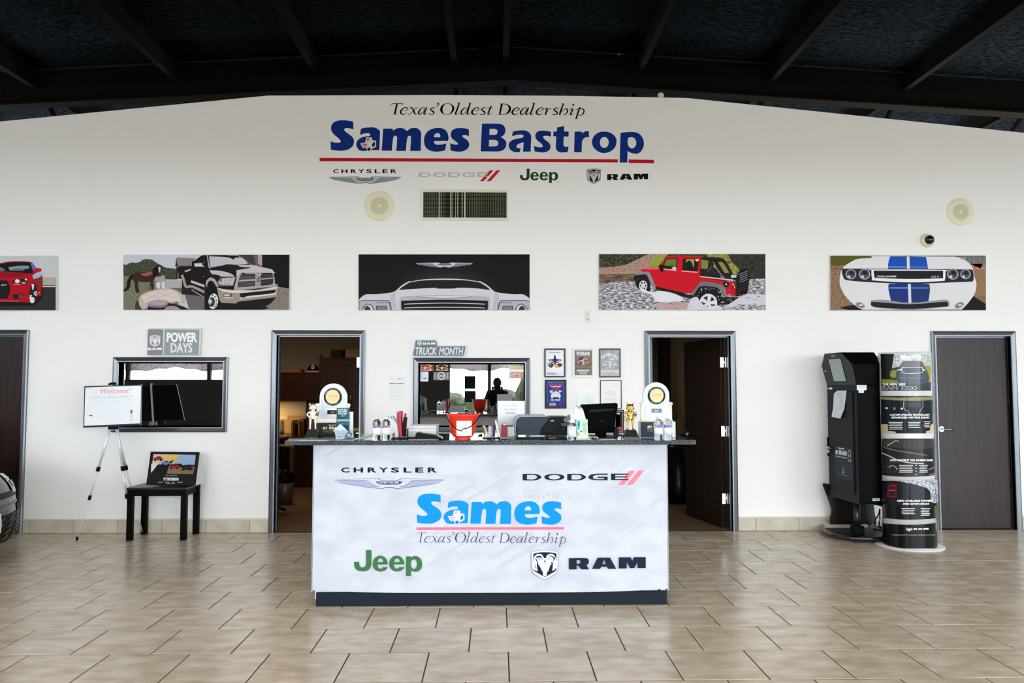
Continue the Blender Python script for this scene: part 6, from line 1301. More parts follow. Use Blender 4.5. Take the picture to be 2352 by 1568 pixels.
a.poly("660,985* 730,975* 600,1058* 580,1056*", '#1c1a1e'); a.poly("640,1010* 740,960* 700,1020* 610,1050*", '#121114'); a.poly("700,1020* 880,1010* 868,1060* 690,1058*", '#7a6a50')
for cx_, cy_, c1_, w_ in ((630, 955, '#a8202a', 36), (682, 985, '#5a86c4', 36), (742, 1010, '#9c1a26', 38), (825, 1020, '#1c2014', 45)):
    a.poly([(cx_ - w_, cy_ + 10), (cx_ - w_ * .9, cy_ - 4), (cx_ - w_ * .4, cy_ - 8), (cx_ - w_ * .1, cy_ - 16), (cx_ + w_ * .5, cy_ - 15), (cx_ + w_ * .8, cy_ - 4), (cx_ + w_, cy_ + 2), (cx_ + w_ * .9, cy_ + 12)], c1_)
    a.poly([(cx_ - w_ * .3, cy_ - 6), (cx_ - w_ * .05, cy_ - 13), (cx_ + w_ * .45, cy_ - 12), (cx_ + w_ * .6, cy_ - 4)], '#23262c'); a.ell(cx_ - w_ * .55, cy_ + 10, 7, 7, '#151416', 12); a.ell(cx_ + w_ * .55, cy_ + 10, 7, 7, '#151416', 12); a.rect(cx_ - w_ * .95, cy_ - 1, cx_ - w_ * .75, cy_ + 3, '#f2ead0')
a.clip = None; a.x = (0, 0, 1, 1); a.text("IT'S THE SEASON", 376.5, 1096, 410.5, 1103.3, '#f4f4f4', .05); a.text('WHAT A GOOD REASON!', 381, 1090.5, 407, 1092.6, '#a9a9aa', .02)
for x0, x1 in ((364, 375), (380, 390), (396, 402), (408, 420)): a.rect(x0, 1106.3, x1, 1107.4, '#d9d9da'); a.k -= 1
a.k += 1; a.rect(382, 1109.5, 402, 1110.2, '#c2c2c3'); a.build('print', t)

# ------------------------------------------------------------------ whiteboard on a tripod easel
Yb = yf - .02
def tilt(u, v, l, Y=None):
    p = PY(u, v, Yb + .05 - .12 * (v - 882) / 98.0); p.y -= l; return p
t = thing('easel', 'white aluminium tripod easel with black clamps before the left door', 'easel', (PX(262, Yb), Yb, 0))
M_al = C('#dfe3e8', .35, .3); apex = PY(262, 978, Yb + .03)
fl = PZ(177, 1240, 0); f_r = PZ(303, 1233, 0); fb = Vector((PX(330, -.15), -.12, 0))
f_b = Vector((apex.x + .18, -.10, 0))
def leg(top, foot, nm):
    d = foot - top; a_ = top + d * .38; b_ = top + d * .63
    MB().tube([top, a_], .0125, 10).tube([a_, b_], .009, 10).tube([b_, foot + Vector((0, 0, .02))], .0065, 10).build('leg', M_al, t)
    for p_, r in ((a_, .02), (b_, .016)): MB().tube([p_ - d.normalized() * .025, p_ + d.normalized() * .02], r, 8).build('clamp', M_black, t)
    MB().tube([foot + Vector((0, 0, .035)), foot + Vector((0, 0, .012)), foot], [.01, .013, .011], 10).build('rubber_foot', M_black, t)
leg(apex + Vector((-.03, 0, 0)), fl, 0); leg(apex + Vector((.03, 0, 0)), f_r, 1); leg(apex + Vector((0, .03, 0)), f_b, 2)
MB().tube([apex + Vector((0, 0, -.03)), apex + Vector((0, .02, .03)), tilt(262, 884, 0) + Vector((0, .03, .02))], .011, 10).build('mast', M_al, t)
MB().tube([tilt(248, 982.5, .006) + Vector((0, .02, 0)), tilt(271, 981.5, .006) + Vector((0, .02, 0))], .016, 8).build('ledge', M_black, t)
MB().prism([(PX(u, Yb + .04), HZ(v, Yb + .04)) for u, v in ((248, 884), (249, 880), (258, 877.5), (263, 878), (265, 883))], Yb + .035, Yb + .075).build('top_clip', M_black, t, bevel=.003)
w = thing('whiteboard', 'small whiteboard with faded red Welcome writing resting on the easel', 'whiteboard', tuple(tilt(258, 980, 0)))
def board_(pts, th, nm, mat, lift=0, bev=0):
    f_ = [tilt(u, v, lift) for u, v in pts]; b_ = [p + Vector((0, th, 0)) for p in f_]; return MB().add(f_ + b_, [(0, 1, 2, 3), (7, 6, 5, 4), (0, 4, 5, 1), (1, 5, 6, 2), (2, 6, 7, 3), (3, 7, 4, 0)]).build(nm, mat, w, bevel=bev)
board_([(192, 980.5), (323.5, 975), (325.5, 883), (194.5, 887)], .012, 'panel', C('#eef2f6', .2, 0, .5))
M_nv = C('#1d1f33', .4)
board_([(193, 979.5), (323, 974.5), (325, 884), (195, 888)], -.004, 'back_sheet', C('#0c0d0e', .6), -.013)  # dark back added so the board mirrors black in the window
board_([(191.3, 982), (324, 976.5), (324, 971.8), (191.6, 977.8)], .016, 'frame_bottom', M_nv, .004, .002); board_([(194, 889.5), (324, 885), (324, 882.6), (194, 886.6)], .016, 'frame_top', M_nv, .004, .001)
board_([(191.3, 980), (193.3, 980), (196, 888), (194, 888)], .016, 'frame_side', M_nv, .003, .001); board_([(322.4, 975), (323.6, 975), (325.6, 883.5), (324.4, 883.5)], .016, 'frame_side', C('#2b3b44', .4), .003, .001)
a = Art(tilt, step=.0003); a.k = 6
a.text('Welcome!', 231.5, 892.5, 300, 904, '#f0929c', -.01, .35, 1, -1.5); a.text("TODAY'S APPOINTMENTS", 206, 910.5, 307, 915.8, '#b9cfe4', -.012, .15, 1, -3); a.text('TIME', 202, 921, 211, 923.4, '#c9cdd4', 0, .1); a.text('CLIENT', 225, 921, 238, 924, '#bfc4cc', 0, .1); a.rect(252, 920.5, 270, 921.8, '#f2dadd'); a.rect(292, 917.5, 314, 919, '#f0d6da')
a.build('writing', w)
mk = thing('board_marker', 'purple marker clipped at the lower right of the whiteboard', 'marker', tuple(tilt(302.5, 949, .012)))
MB().tube([tilt(302.7, 941, .014), tilt(302.4, 949, .014)], .0055, 10).build('cap', C('#2b1d3c', .3), mk); MB().tube([tilt(302.4, 949, .014), tilt(302.6, 966, .014)], .005, 10).build('barrel', C('#e3e3ea', .4), mk); MB().tube([tilt(304, 943, .016), tilt(307, 944, .016)], .003, 6).build('clip', C('#7a5fa8', .4), mk)
mg = thing('board_eraser', 'small white eraser stuck at the lower left of the whiteboard', 'eraser', tuple(tilt(209.5, 957, .012)))
MB().prism([(tilt(u, 955, 0).x, tilt(209, v, 0).z) for u, v in ((205.5, 958), (213.5, 958), (213.5, 955), (205.5, 955))], tilt(209, 955, 0).y - .018, tilt(209, 955, 0).y - .002).build('body', C('#f2f4f6', .5), mg, bevel=.002)
MB().prism([(tilt(u, 955, 0).x, tilt(209, v, 0).z) for u, v in ((206, 955), (213, 955), (212, 953), (207, 953))], tilt(209, 955, 0).y - .017, tilt(209, 955, 0).y - .003).build('felt', C('#3a3f48', .8), mg)

# ------------------------------------------------------------------ black kiosk
Yn = -.76; Yf_ = -.17; xk = PX(1967, Yn); xa = PX(1900.5, Yf_); xk2 = PX(2028.5, Yn); zb = HZ(1157.5, Yn, 1967); zh = HZ(884, Yn, 1967); ztp = HZ(808.5, Yn + .1, 1960)
xf = (xk + xa) / 2
M_k = C('#181c21', .5, 0, .12); M_k2 = C('#020203', .35, 0, .03)
t = thing('screen_kiosk', 'tall black kiosk cabinet with tilted screen, left of the round display column', 'kiosk', ((xf + xk2) / 2, (Yn + Yf_) / 2, 0))
def quadbox(near_x, far_x, xr, y0, y1, z0, z1):
    return MB().prism([(near_x, y0), (xr, y0), (xr, y1), (far_x, y1)], z0, z1, 'z')
quadbox(xk, xa, xk2, Yn, Yf_, zb, zh).build('cabinet', M_k2, t, bevel=.006)
def fx(f): return xk + (xa - xk) * f          # front plane x at fraction f from near edge to far edge
def fy(f): return Yn + (Yf_ - Yn) * f
def fpt(f, z, out=0.0): return Vector((fx(f) - out, fy(f), z))
def fquad(f0, f1, z0, z1, o0, o1, nm, mat, par, bev=0):
    v = [fpt(f0, z0, o1), fpt(f1, z0, o1), fpt(f1, z1, o1), fpt(f0, z1, o1), fpt(f0, z0, o0), fpt(f1, z0, o0), fpt(f1, z1, o0), fpt(f0, z1, o0)]
    return MB().add(v, [(0, 1, 2, 3), (7, 6, 5, 4), (0, 4, 5, 1), (1, 5, 6, 2), (2, 6, 7, 3), (3, 7, 4, 0)]).build(nm, mat, par, bevel=bev)
fquad(-.002, 1.0, zb - .002, zh, 0, .004, 'front_frame', M_k, t)
zd0, zd1 = zb + .09, zh - .07
dr = fquad(.10, .93, zd0, zd1, .006, .016, 'door', C('#15191e', .5, 0, .12), t, .003)
fquad(.09, .94, zd0 - .006, zd0, .003, .009, 'door_gap', C('#0a0b0c', .5), t); fquad(.09, .94, zd1, zd1 + .006, .003, .009, 'door_gap', C('#0a0b0c', .5), t)
MB().tube([fpt(.88, .86, .016), fpt(.88, .86, .05)], .018, 14).build('lock', M_chrome, dr); MB().tube([fpt(.90, .90, .016), fpt(.86, .90, .055), fpt(.74, .895, .055)], [.014, .012, .008], 10).build('latch', C('#caa46a', .3, .9), dr)
fquad(.955, .995, .80, 1.0, .0, .02, 'hinge_plate', C('#0c0d0e', .4), t)
MB().tube([fpt(.94, zh - .035, .004), fpt(.80, zh - .035, .018)], .012, 8).build('top_lock', M_chrome, t)
# print on the door
def kmap(u, v, l): return fpt(1 - u, v, .0165 + l)
a = Art(kmap, step=.0004); a.rect(.28, .60, .86, .985 - .06, '#2f353d'); a.k = 2
zc_ = .80; a.rect(.30, .905, .60, .903, '#9aa0a6'); a.text('RAM', .42, .912, .60, .895, '#e3e6e8', .04); a.text('#1 BRAND', .30, .885, .70, .835, '#e9ebec', .04); a.text('IN VEHICLE QUALITY', .30, .825, .70, .808, '#c3c7ca', .03); a.rect(.73, .79, .84, .80, '#aeb3b7'); a.ell(.785, .87, .05, .035, '#aeb3b7', 20, 0, .7); a.rect(.74, .80, .75, .86, '#aeb3b7'); a.rect(.82, .80, .83, .86, '#aeb3b7')
a.text('RAM', .53, .672, .60, .66, '#d9dcde', .04); a.ell(.565, .695, .03, .02, '#9aa0a6', 14, 0, .6); a.rect(.40, .645, .74, .641, '#8b9196'); a.build('print', dr)
n_ = thing('kiosk_notice', 'torn white notice taped to the kiosk door', 'notice', tuple(fpt(.55, 1.2, .02)))
mb = MB(); z1, z0 = HZ(897, -.5, 1925), HZ(961, -.5, 1920); pl = [(1 - .30, z1 - .03, .02), (1 - .42, z1, .022), (1 - .74, z1 + .002, .02), (1 - .66, z0 + .1, .024), (1 - .60, z0, .05), (1 - .28, z0 + .012, .045), (1 - .29, z0 + .1, .03)]
P = [fpt(f, z, o) for f, z, o in pl]; mb.add(P + [p + Vector((.002, 0, 0)) for p in P], [tuple(range(7)), tuple(range(13, 6, -1))]); mb.build('sheet', C('#d7dbe2', .6), n_)
a = Art(lambda u, v, l: fpt(1 - u, v, .024 + l + (.02 * max(0, (z0 + .15 - v) / .15))), step=.0006); a.lines(.38, z1 - .03, .64, z1 - .19, 10, '#a7acb6', .3); a.build('print', n_)
# screen head
dz = ztp - zh; lean = .075
def hp_(f, z):
    k_ = (z - zh) / dz; return Vector((fx(f) - lean * k_, fy(f), z))
mz = zh + dz * .63
fr = [hp_(0, zh), hp_(1, zh), hp_(1.02, mz), hp_(.80, ztp), hp_(.22, ztp), hp_(-.02, mz)]
mb = MB(); back = [Vector((xk2 - .0, p.y, p.z)) for p in fr]
for i, b_ in enumerate(back): b_.x = xk2 - (0.02 if i in (3, 4) else 0)
mb.add(fr + back, [(0, 5, 4, 3, 2, 1), (6, 7, 8, 9, 10, 11)] + [(i, (i + 1) % 6, (i + 1) % 6 + 6, i + 6) for i in range(6)]); hd = mb.build('head', M_k2, t, bevel=.003)
P = [p + Vector((-.004, 0, 0)) for p in fr]; MB().add(P + fr, [(0, 1, 2, 3, 4, 5), (11, 10, 9, 8, 7, 6)] + [(i, (i + 1) % 6, (i + 1) % 6 + 6, i + 6) for i in range(6)]).build('front_plate', C('#15181b', .45, 0, .3), hd)
def hq(f0, f1, k0, k1, o, nm, mat):
    v = [hp_(f0, zh + dz * k0), hp_(f1, zh + dz * k0), hp_(f1, zh + dz * k1), hp_(f0, zh + dz * k1)]; v2 = [p + Vector((-o, 0, 0)) for p in v]
    return MB().add(v2 + v, [(0, 1, 2, 3), (7, 6, 5, 4), (0, 4, 5, 1), (1, 5, 6, 2), (2, 6, 7, 3), (3, 7, 4, 0)]).build(nm, mat, hd)
hq(.27, .73, .10, .82, .007, 'screen_rim', C('#0a0b0c', .4)); hq(.28, .70, .12, .81, .0085, 'screen', C('#93a2a3', .12, 0, .6)); hq(.42, .56, .87, .95, .012, 'scanner_eye', C('#5c666e', .3))
MB().ball(hp_(.90, zh + dz * .45) + Vector((-.008, 0, 0)), .012, 10).build('button', M_chrome, hd); MB().ball(hp_(.12, zh + dz * .47) + Vector((-.008, 0, 0)), .008, 8).build('keyhole', C('#5c5e60', .4), hd)
a = Art(wallmap(Yn - .003)); a.poly("1968,884* 1990.5,884* 1990.5,896* 1984.3,896* 1984.3,902* 1972,902* 1972,896* 1968,896*", '#e3e6ef'); a.rect(1970, 887, 1988.5, 887.6, '#9aa0b4'); a.rect(1972, 889.5, 1987, 890, '#9aa0b4'); a.poly("2004,1144* 2021,1143.8* 2021,1150* 2004,1150.3*", '#b9c9bf'); a.rect(2007, 1146, 2018, 1148, '#6f9a7c'); a.build('side_label', t)
# lower tray, pole, hoop base, smoked kick panel, cables
MB().prism([(PX(1990, Yn), zb), (PX(2035, Yn), zb), (PX(2035, Yn), HZ(1171, Yn)), (PX(2012, Yn), HZ(1164, Yn))], Yn + .01, Yn + .3).build('lower_tray', C('#0c0d0d', .5), t)
xp = PX(1961, -.44); MB().tube([(xp, -.44, .03), (xp, -.44, zb + .01)], .032, 14).build('post', C('#131619', .3, 0, .5), t); BX(xp - .05, xp + .05, -.49, -.39, .03, .13).build('post_shoe', C('#0d0f11', .4), t, bevel=.004)
H = []
ctrl = [PZ(1889, 1212, .04), PZ(1896, 1222, .04), PZ(1920, 1231, .04), PZ(1960, 1237, .04), PZ(2010, 1238, .04), PZ(2050, 1234, .04), PZ(2062, 1222, .04), PZ(2045, 1208, .04), PZ(1990, 1199, .04), PZ(1930, 1196, .04), PZ(1897, 1200, .04)]
sm_ = smooth_loop([(c.x, c.y, False) for c in ctrl], True, 5); MB().tube([(x, y, .045) for x, y in sm_], .024, 12, closed=True).build('hoop_base', C('#101214', .2, 0, .6), t)
P = [(xp + (x - xp) * .93, -.5 + (y + .5) * .93) for x, y in sm_]; MB().prism(P, .022, .030, 'z').build('base_plate', C('#2c2723', .4), t)
for px, py in ((1954, 1238), (1961, 1209)): p = PZ(px, py, 0); MB().lathe([(.012, 0), (.012, .02)], (p.x, p.y, .0), 10).build('levelling_foot', M_chrome, t)
Yp = -.15; pts = "1885.5,1115* 1902,1113 2000,1160* 2003,1190 2004,1204* 1900,1204* 1899,1190 1903,1172 1899,1155"
q = smooth_loop(pp(pts), True, 4); MB().prism([(PX(u, Yp), HZ(v, Yp, 1940)) for u, v in q], Yp, Yp + .006).build('kick_panel', C('#160f0a', .3, 0, .3), t)
cb = thing('kiosk_cables', 'black cables hanging from the kiosk down to plugs on its base', 'cables', (PX(2008, -.7), -.7, .03))
for pts in (((1984, 1158), (1988, 1185), (1995, 1207)), ((2021, 1168), (2018, 1182), (2010, 1192), (2009, 1208)), ((2021, 1168), (2021, 1190), (2019, 1208))): MB().tube([PY(u, v, -.72) for u, v in pts], .006, 6).build('cable', M_black, cb)
for px in (2010, 2021): p = PY(px, 1208, -.72); MB().tube([p, p + Vector((0, 0, -.045))], .014, 8).build('plug', M_black, cb)
sb = [PY(1995, 1207, -.72), PY(2030, 1216, -.72)]; MB().tube(sb, .018, 4).build('socket_strip', C('#3a424a', .4), cb); MB().tube([PY(u, v, -.73) for u, v in ((2014, 1196), (2016, 1192), (2021, 1193), (2022, 1200))], .004, 6).build('white_tie', C('#cfe0e4', .5), cb)

# ------------------------------------------------------------------ round display column
cc = PZ(2089.5, 1252.5, 0); Rc = 55.5 * (cc.y - CAM.y + .1) / 1800; zc1 = HZ(809, cc.y - .1, 2080)
t = thing('display_column', 'round printed display column with truck pictures between kiosk and right door', 'display column', (cc.x, cc.y, 0))
M_cw = C('#d9dbdb', .18, 0, .5)
MB().lathe([(.0001, 0), (.302, 0), (.304, .004), (.302, .010), (.0001, .011)], (cc.x, cc.y, 0), 56).build('base_disc', C('#dcdad8', .35), t)
MB().lathe([(.0001, .011), (Rc, .011), (Rc, zc1), (Rc - .006, zc1 + .002), (Rc - .006, zc1 - .05), (.0001, zc1 - .05)], (cc.x, cc.y, 0), 72).build('drum', M_cw, t)
vd = Vector((cc.x - CAM.x, cc.y - CAM.y, 0)).normalized(); rv = Vector((vd.y, -vd.x, 0)); Zd = (Vector((cc.x, cc.y, 0)) - Vector((CAM.x, CAM.y, 0))).length
def cyl(u, v, l):
    xc = 2079.5 + (v - 809) * (2087.5 - 2079.5) / 449.0; s_ = (u - xc + 2.2) / (54.5 + (v - 809) * 1.3 / 449); s_ = max(-.995, min(.995, s_)); th = math.asin(s_)
    p = Vector((cc.x, cc.y, 0)) + (rv * sin(th) - vd * cos(th)) * (Rc + .0012 + l); p.z = HZ(v, p.y, u); return p
cm = lambda h: C(h, .16, 0, .22); a = Art(cyl, step=.0003, slab=4, matf=cm)
a.clip = (2024, 809.5, 2144, 1259.5)
a.poly("2024,1200* 2050,1203 2085,1204.5 2120,1203 2145,1198* 2145,1262* 2024,1262*", '#0b0b0d')
def panel(x0, x1, y0, y1, bow, col): a.poly("%f,%f* %f,%f* %f,%f* %f,%f %f,%f %f,%f*" % (x0, y0, x1, y0, x1 + .8, y1 - bow * .2, x1 - 20, y1 + bow * .7, x0 + 40, y1 + bow, x0 + .8, y1), col)
panel(2030, 2128.5, 813, 897, 0, '#39424a')
k4 = 1 / 6.535
a.xf(2010, 800, k4); a.clip = (2029.5, 812.5, 2128.8, 897)
a.poly("125,80* 310,80* 330,130 280,300 250,450 140,500* 130,80*", '#1d211c'); a.poly("310,80* 780,80* 780,300 500,260 280,300*", NM('#8f9a98', '#e3ebea', 60, 1, 1, 1, .2, 5)); a.poly("265,330* 340,320* 330,430 260,420", '#8f9a42'); a.poly("700,280 780,270* 780,500* 700,480", '#a89a3c'); a.poly("140,460* 350,480 360,520* 150,520*", '#8a8f3c')
a.poly("400,230 440,190 640,190 680,250 720,320* 720,520 380,520 340,330*", '#4c5862'); a.poly("410,240 440,200 630,200 660,245*", '#5c6670'); a.line("410,260 530,250 670,262", 10, '#c9525a'); a.line("410,300 430,285 650,285 665,300 650,365 430,368 410,300", 7, '#e6edf0'); a.line("350,325 410,315", 14, '#eef4f4'); a.line("665,315 700,325", 14, '#eef4f4'); a.line("370,440 700,440", 5, '#8a96a0')
a.x = (0, 0, 1, 1); ramhead(a, 2069, 815.5, 2081, 826.5, '#f0f4f4', '#f0f4f4', '#f0f4f4', '#ffffff', '#e3e8ea'); ramword(a, 2083, 818, 2110, 823, '#ffffff'); a.x = (0, 0, 1, 1)
a.text('THE NEW 2025', 2034.5, 879.5, 2078.5, 885, '#f4f6f6', .05); a.text('RAM 1500', 2034, 887, 2100.5, 894.5, '#dfe4e6', .05); a.text('RAM 1500', 2035, 887.9, 2099.5, 893.6, '#2f3840', .01)
# second panel, dashboard
a.clip = (2031.5, 909, 2130.5, 995); a.rect(2031, 909, 2131, 996, '#1b2025'); a.poly("2031,911* 2070,913 2110,911 2131,910* 2131,918* 2090,920 2031,917*", '#8f8a5c'); a.poly("2031,974* 2045,974* 2045,989* 2060,991* 2060,996* 2031,996*", '#cbb694'); a.poly("2131,974* 2126,974* 2124,988* 2117,990* 2117,996* 2131,996*", '#cbb694')
a.line("2076,921 2076,938 2084,944 2086,952", .8, '#c9d0d3'); a.line("2111,921 2111,934 2106,943 2105,952", .8, '#c9d0d3'); a.ell(2043, 937, 3, 2, '#dfe4e6', 12); a.ell(2058, 938, 2.6, 2.6, '#aab2b6', 14, 0, .6); a.ell(2072, 938, 2.4, 2.2, '#e3e6e8', 12); a.rect(2080, 925, 2107, 935, '#2d3a44')
a.text('CUSTOM UPGRADE TECHNOLOGY', 2049.5, 950, 2124, 954.5, '#f2f4f4', .06); a.text('ADVANCED ON THE ROAD', 2051.5, 956.5, 2123, 961, '#f2f4f4', .06)
def cols(x0, x1, y0, n, w=1.6): 
    for i in range(n): a.rect(x0 + (i % 2) * 1.5, y0 + i * 3.85, x1 - (i % 3), y0 + i * 3.85 + w, '#e9ecec'); a.k -= 1
    a.k += 1
cols(2047, 2074, 968.8, 5); cols(2083, 2106, 968.8, 4); cols(2112, 2124.5, 967.5, 4)
# third panel
a.clip = (2033, 1006, 2132.5, 1096); panel(2033, 2133, 1007, 1091, 3.5, '#25262a'); a.poly("2034,1008* 2100,1010 2132,1006* 2132,1028 2090,1030 2050,1026 2034,1022", '#3d3a3c'); a.line("2044,1024 2060,1012 2066,1014", 1.6, '#cfc0a4'); a.line("2036,1026 2060,1034 2090,1040 2118,1046", 3, '#6a625c'); a.line("2034,1040 2050,1048 2066,1057 2090,1063 2112,1064", 2.4, '#c9c2b8')
rn = random.Random(6)
for i in range(14): x = 2034 + (i % 5) * 7; y = 1060 + (i // 5) * 10; a.line('%f,%f %f,%f' % (x, y, x + 6, y + 4), 1.2, '#4f4a46'); a.k -= 1
a.k += 1; a.line("2048,1074 2051,1069 2059,1071 2063,1079", 1.8, '#c9b176'); a.line("2121,1078 2133,1072", 2, '#b0956a'); a.line("2121,1090 2133,1086", 1.6, '#a58c66')
a.text('NEW OUTPUT 3.0L HURRICANE', 2050, 1054, 2128, 1059, '#f2f4f4', .06); cols(2066, 2092, 1067.5, 5); cols(2103, 2119, 1067.5, 5)
for i in range(4): a.ell(2097.5, 1068 + i * 7, 1.4, 1.2, '#dfe2e2', 8); a.k -= 1
a.k += 1
# fourth panel
a.clip = (2034, 1101, 2138, 1195); panel(2034.5, 2136.5, 1104, 1189, 4, '#131417'); a.poly("2060,1104* 2136,1101* 2137,1150 2125,1152 2122,1130* 2090,1115", NM('#4a5058', '#dfe3ea', 70, 1, 1, 1, .2, 5)); a.poly("2034,1112* 2050,1104 2075,1107 2118,1122 2124,1148 2128,1162* 2034,1160*", '#1b1e25'); a.poly("2043,1141* 2047,1118 2052,1112 2062,1113* 2062,1141*", '#8a1420'); a.poly("2047,1139* 2050,1119 2060,1118* 2060,1139*", '#3a1420'); a.rect(2048, 1125, 2059, 1126, '#e3b8bc'); a.poly("2129,1163* 2138,1158* 2138,1192* 2130,1190*", '#4c5430')
a.text('NEW AVAILABLE POWER', 2063, 1147.5, 2125, 1152, '#f2f4f4', .06); a.text('AND DOWN SMART', 2073, 1154.5, 2121, 1159, '#f2f4f4', .06); cols(2070.5, 2095, 1167, 4); cols(2105, 2122, 1166.5, 5)
a.clip = (2024, 1200, 2144, 1259); ramhead(a, 2078, 1210.5, 2091, 1221.5, '#0b0b0d', '#0b0b0d', '#0b0b0d', '#eef0f0', '#0b0b0d'); ramword(a, 2092, 1212.5, 2118.5, 1216.5, '#f2f4f4'); a.x = (0, 0, 1, 1)
a.text('disclaimer text about pictured equipment and offers', 2051, 1226, 2132, 1227.6, '#b6b9ba', .01); a.text('see your dealer for details and complete information', 2056, 1228.8, 2130, 1230.4, '#b6b9ba', .01)
a.build('wrap_print', t)

# ------------------------------------------------------------------ dark car at the left edge
hd_ = rad(5); N0 = Vector((-4.22, -1.68, -.012))
car = thing('parked_car', 'dark blue-black car nose cut off by the left picture edge', 'car', tuple(N0), hd_)
M_car = C('#1a2733', .2, .2, .5, .6); M_cd = C('#07080a', .35); M_lens = C('#9fb0bd', .08, .4, .8, .5)
# side profile: (x, z) from chin over bonnet, windscreen and roof to the tail, nose at x = 0
PR = [(-.12, .18), (-.03, .20), (-.005, .29), (0, .40), (-.015, .50), (-.03, .57), (-.06, .64), (-.11, .71), (-.2, .78), (-.45, .86), (-.8, .93), (-1.15, .98), (-1.5, 1.18), (-1.85, 1.40), (-2.3, 1.48), (-3.0, 1.50), (-3.7, 1.44), (-4.1, 1.18), (-4.25, .93), (-4.32, .58), (-4.25, .3)]
def prof(tp):
    k = len(PR) - 1; i = min(int(tp), k - 1); f = tp - i; p0 = PR[max(i - 1, 0)]; p1 = PR[i]; p2 = PR[i + 1]; p3 = PR[min(i + 2, k)]
    q = lambda a, b, c, d: .5 * (2 * b + (c - a) * f + (2 * a - 5 * b + 4 * c - d) * f * f + (3 * b - a - 3 * c + d) * f ** 3)
    return q(p0[0], p1[0], p2[0], p3[0]), q(p0[1], p1[1], p2[1], p3[1])
def surf(tp, w, l=0.0):
    """w in -1..1 across the car"""
    x, z = prof(tp); half = .92 if z < .95 else .92 - (z - .95) * .38
    nose = max(0.0, 1 + x / 1.3) ** 2 if x > -1.3 else 0; rear = max(0.0, (-x - 3.5) / .8) ** 2
    x -= (.30 * abs(w) ** 3.2) * nose; x += .25 * abs(w) ** 3 * rear
    y = w * half * (1 - .04 * (z < .3)); z -= .05 * abs(w) ** 4 * (z > .7)
    return Vector((x + l * (1 if nose > .3 else 0), y, z + l * (0 if nose > .7 else 1)))
def patch(t0, t1, w0, w1, l, nt=8, nw=10):
    mb = MB(); vs = [surf(t0 + (t1 - t0) * i / nt, w0 + (w1 - w0) * j / nw, l) for i in range(nt + 1) for j in range(nw + 1)]
    mb.add(vs, [(i * (nw + 1) + j, i * (nw + 1) + j + 1, (i + 1) * (nw + 1) + j + 1, (i + 1) * (nw + 1) + j) for i in range(nt) for j in range(nw)], True); return mb
k = len(PR) - 1; mb = patch(0, k, -1, 1, 0, k * 3, 24)
for sg in (-1, 1):
    P = [surf(k * i / (k * 3.0) if False else i / 3.0, sg) for i in range(k * 3 + 1)]; ce = Vector((-2.2, sg * .88, .6)); mb.add(P + [ce], [(i, i + 1, len(P)) for i in range(len(P) - 1)] + [(len(P) - 1, 0, len(P))], True)
mb.build('body', M_car, car, local=True)
for sg in (-1, 1):
    s0, s1 = (.55, .985) if sg > 0 else (-.985, -.55)
    hl = patch(5.35, 7.8, s0, s1, .012).build('headlight', M_lens, car, local=True); patch(6.0, 6.9, s0 + .06 * 1, s1 - .06, .016).build('reflector', C('#2b3038', .1, .5), hl, local=True); patch(7.1, 7.35, s0 + .03, s1 - .03, .018).build('light_strip', C('#e3ebf0', .1, .5), hl, local=True)
    patch(3.2, 3.9, sg * .62, sg * .93, .008).build('fog_light_bay', M_cd, car, local=True)
patch(5.0, 5.7, -.72, .72, .010).build('upper_grille', M_cd, car, local=True)
gr = patch(1.0, 3.3, -.78, .90, .010).build('lower_grille', M_cd, car, local=True)
for i in range(9):
    for j in range(4):
        w = -.7 + i * .19 + j * .03; tt = 1.35 + j * .5; MB().tube([surf(tt, w, .014), surf(tt + .28, w + .085, .014)], .006, 5).build('mesh_bar', C('#6b6a62', .35, .6), gr, local=True)
patch(.2, .8, -.95, .97, .016).build('lip', C('#5c7484', .25, .3), car, local=True); patch(4.0, 4.25, -.9, .9, .006).build('bumper_crease', C('#3f5263', .2, .4), car, local=True)
pl = patch(2.1, 3.6, -.16, .16, .022, 2, 2).build('number_plate', C('#d9e4e2', .3), car, local=True); patch(2.3, 3.4, -.12, .12, .024, 2, 2).build('plate_field', C('#8fd8cc', .3), pl, local=True)
patch(11.1, 13.0, -.84, .84, .006).build('windscreen', C('#10161a', .05, 0, .8), car, local=True)
for x in (-.85, -3.4):
    for sg in (-1, 1):
        c_ = Vector((x, sg * .80, .335)); mb = MB(); n = 28
        for r, y0, y1 in ((.335, -.10, .125),): mb.add([c_ + Vector((r * cos(2 * pi * j / n), sg * y, r * sin(2 * pi * j / n))) for y in (y0, y1) for j in range(n)], [tuple(range(n)), tuple(range(n, 2 * n))] + [(j, (j + 1) % n, (j + 1) % n + n, j + n) for j in range(n)])
        wh = mb.build('wheel', C('#0e0e0f', .6), car, local=True, bevel=.02)
        mb = MB()
        for i in range(5):
            an = i * 2 * pi / 5; d = Vector((cos(an), 0, sin(an))); mb.tube([c_ + Vector((0, sg * .13, 0)), c_ + d * .21 + Vector((0, sg * .125, 0))], [.035, .025], 8)
        mb.tube([c_ + Vector((.22 * cos(2 * pi * j / 24), sg * .12, .22 * sin(2 * pi * j / 24))) for j in range(24)], .015, 8, closed=True); mb.build('rim', C('#8d949a', .25, .9), wh, local=True)
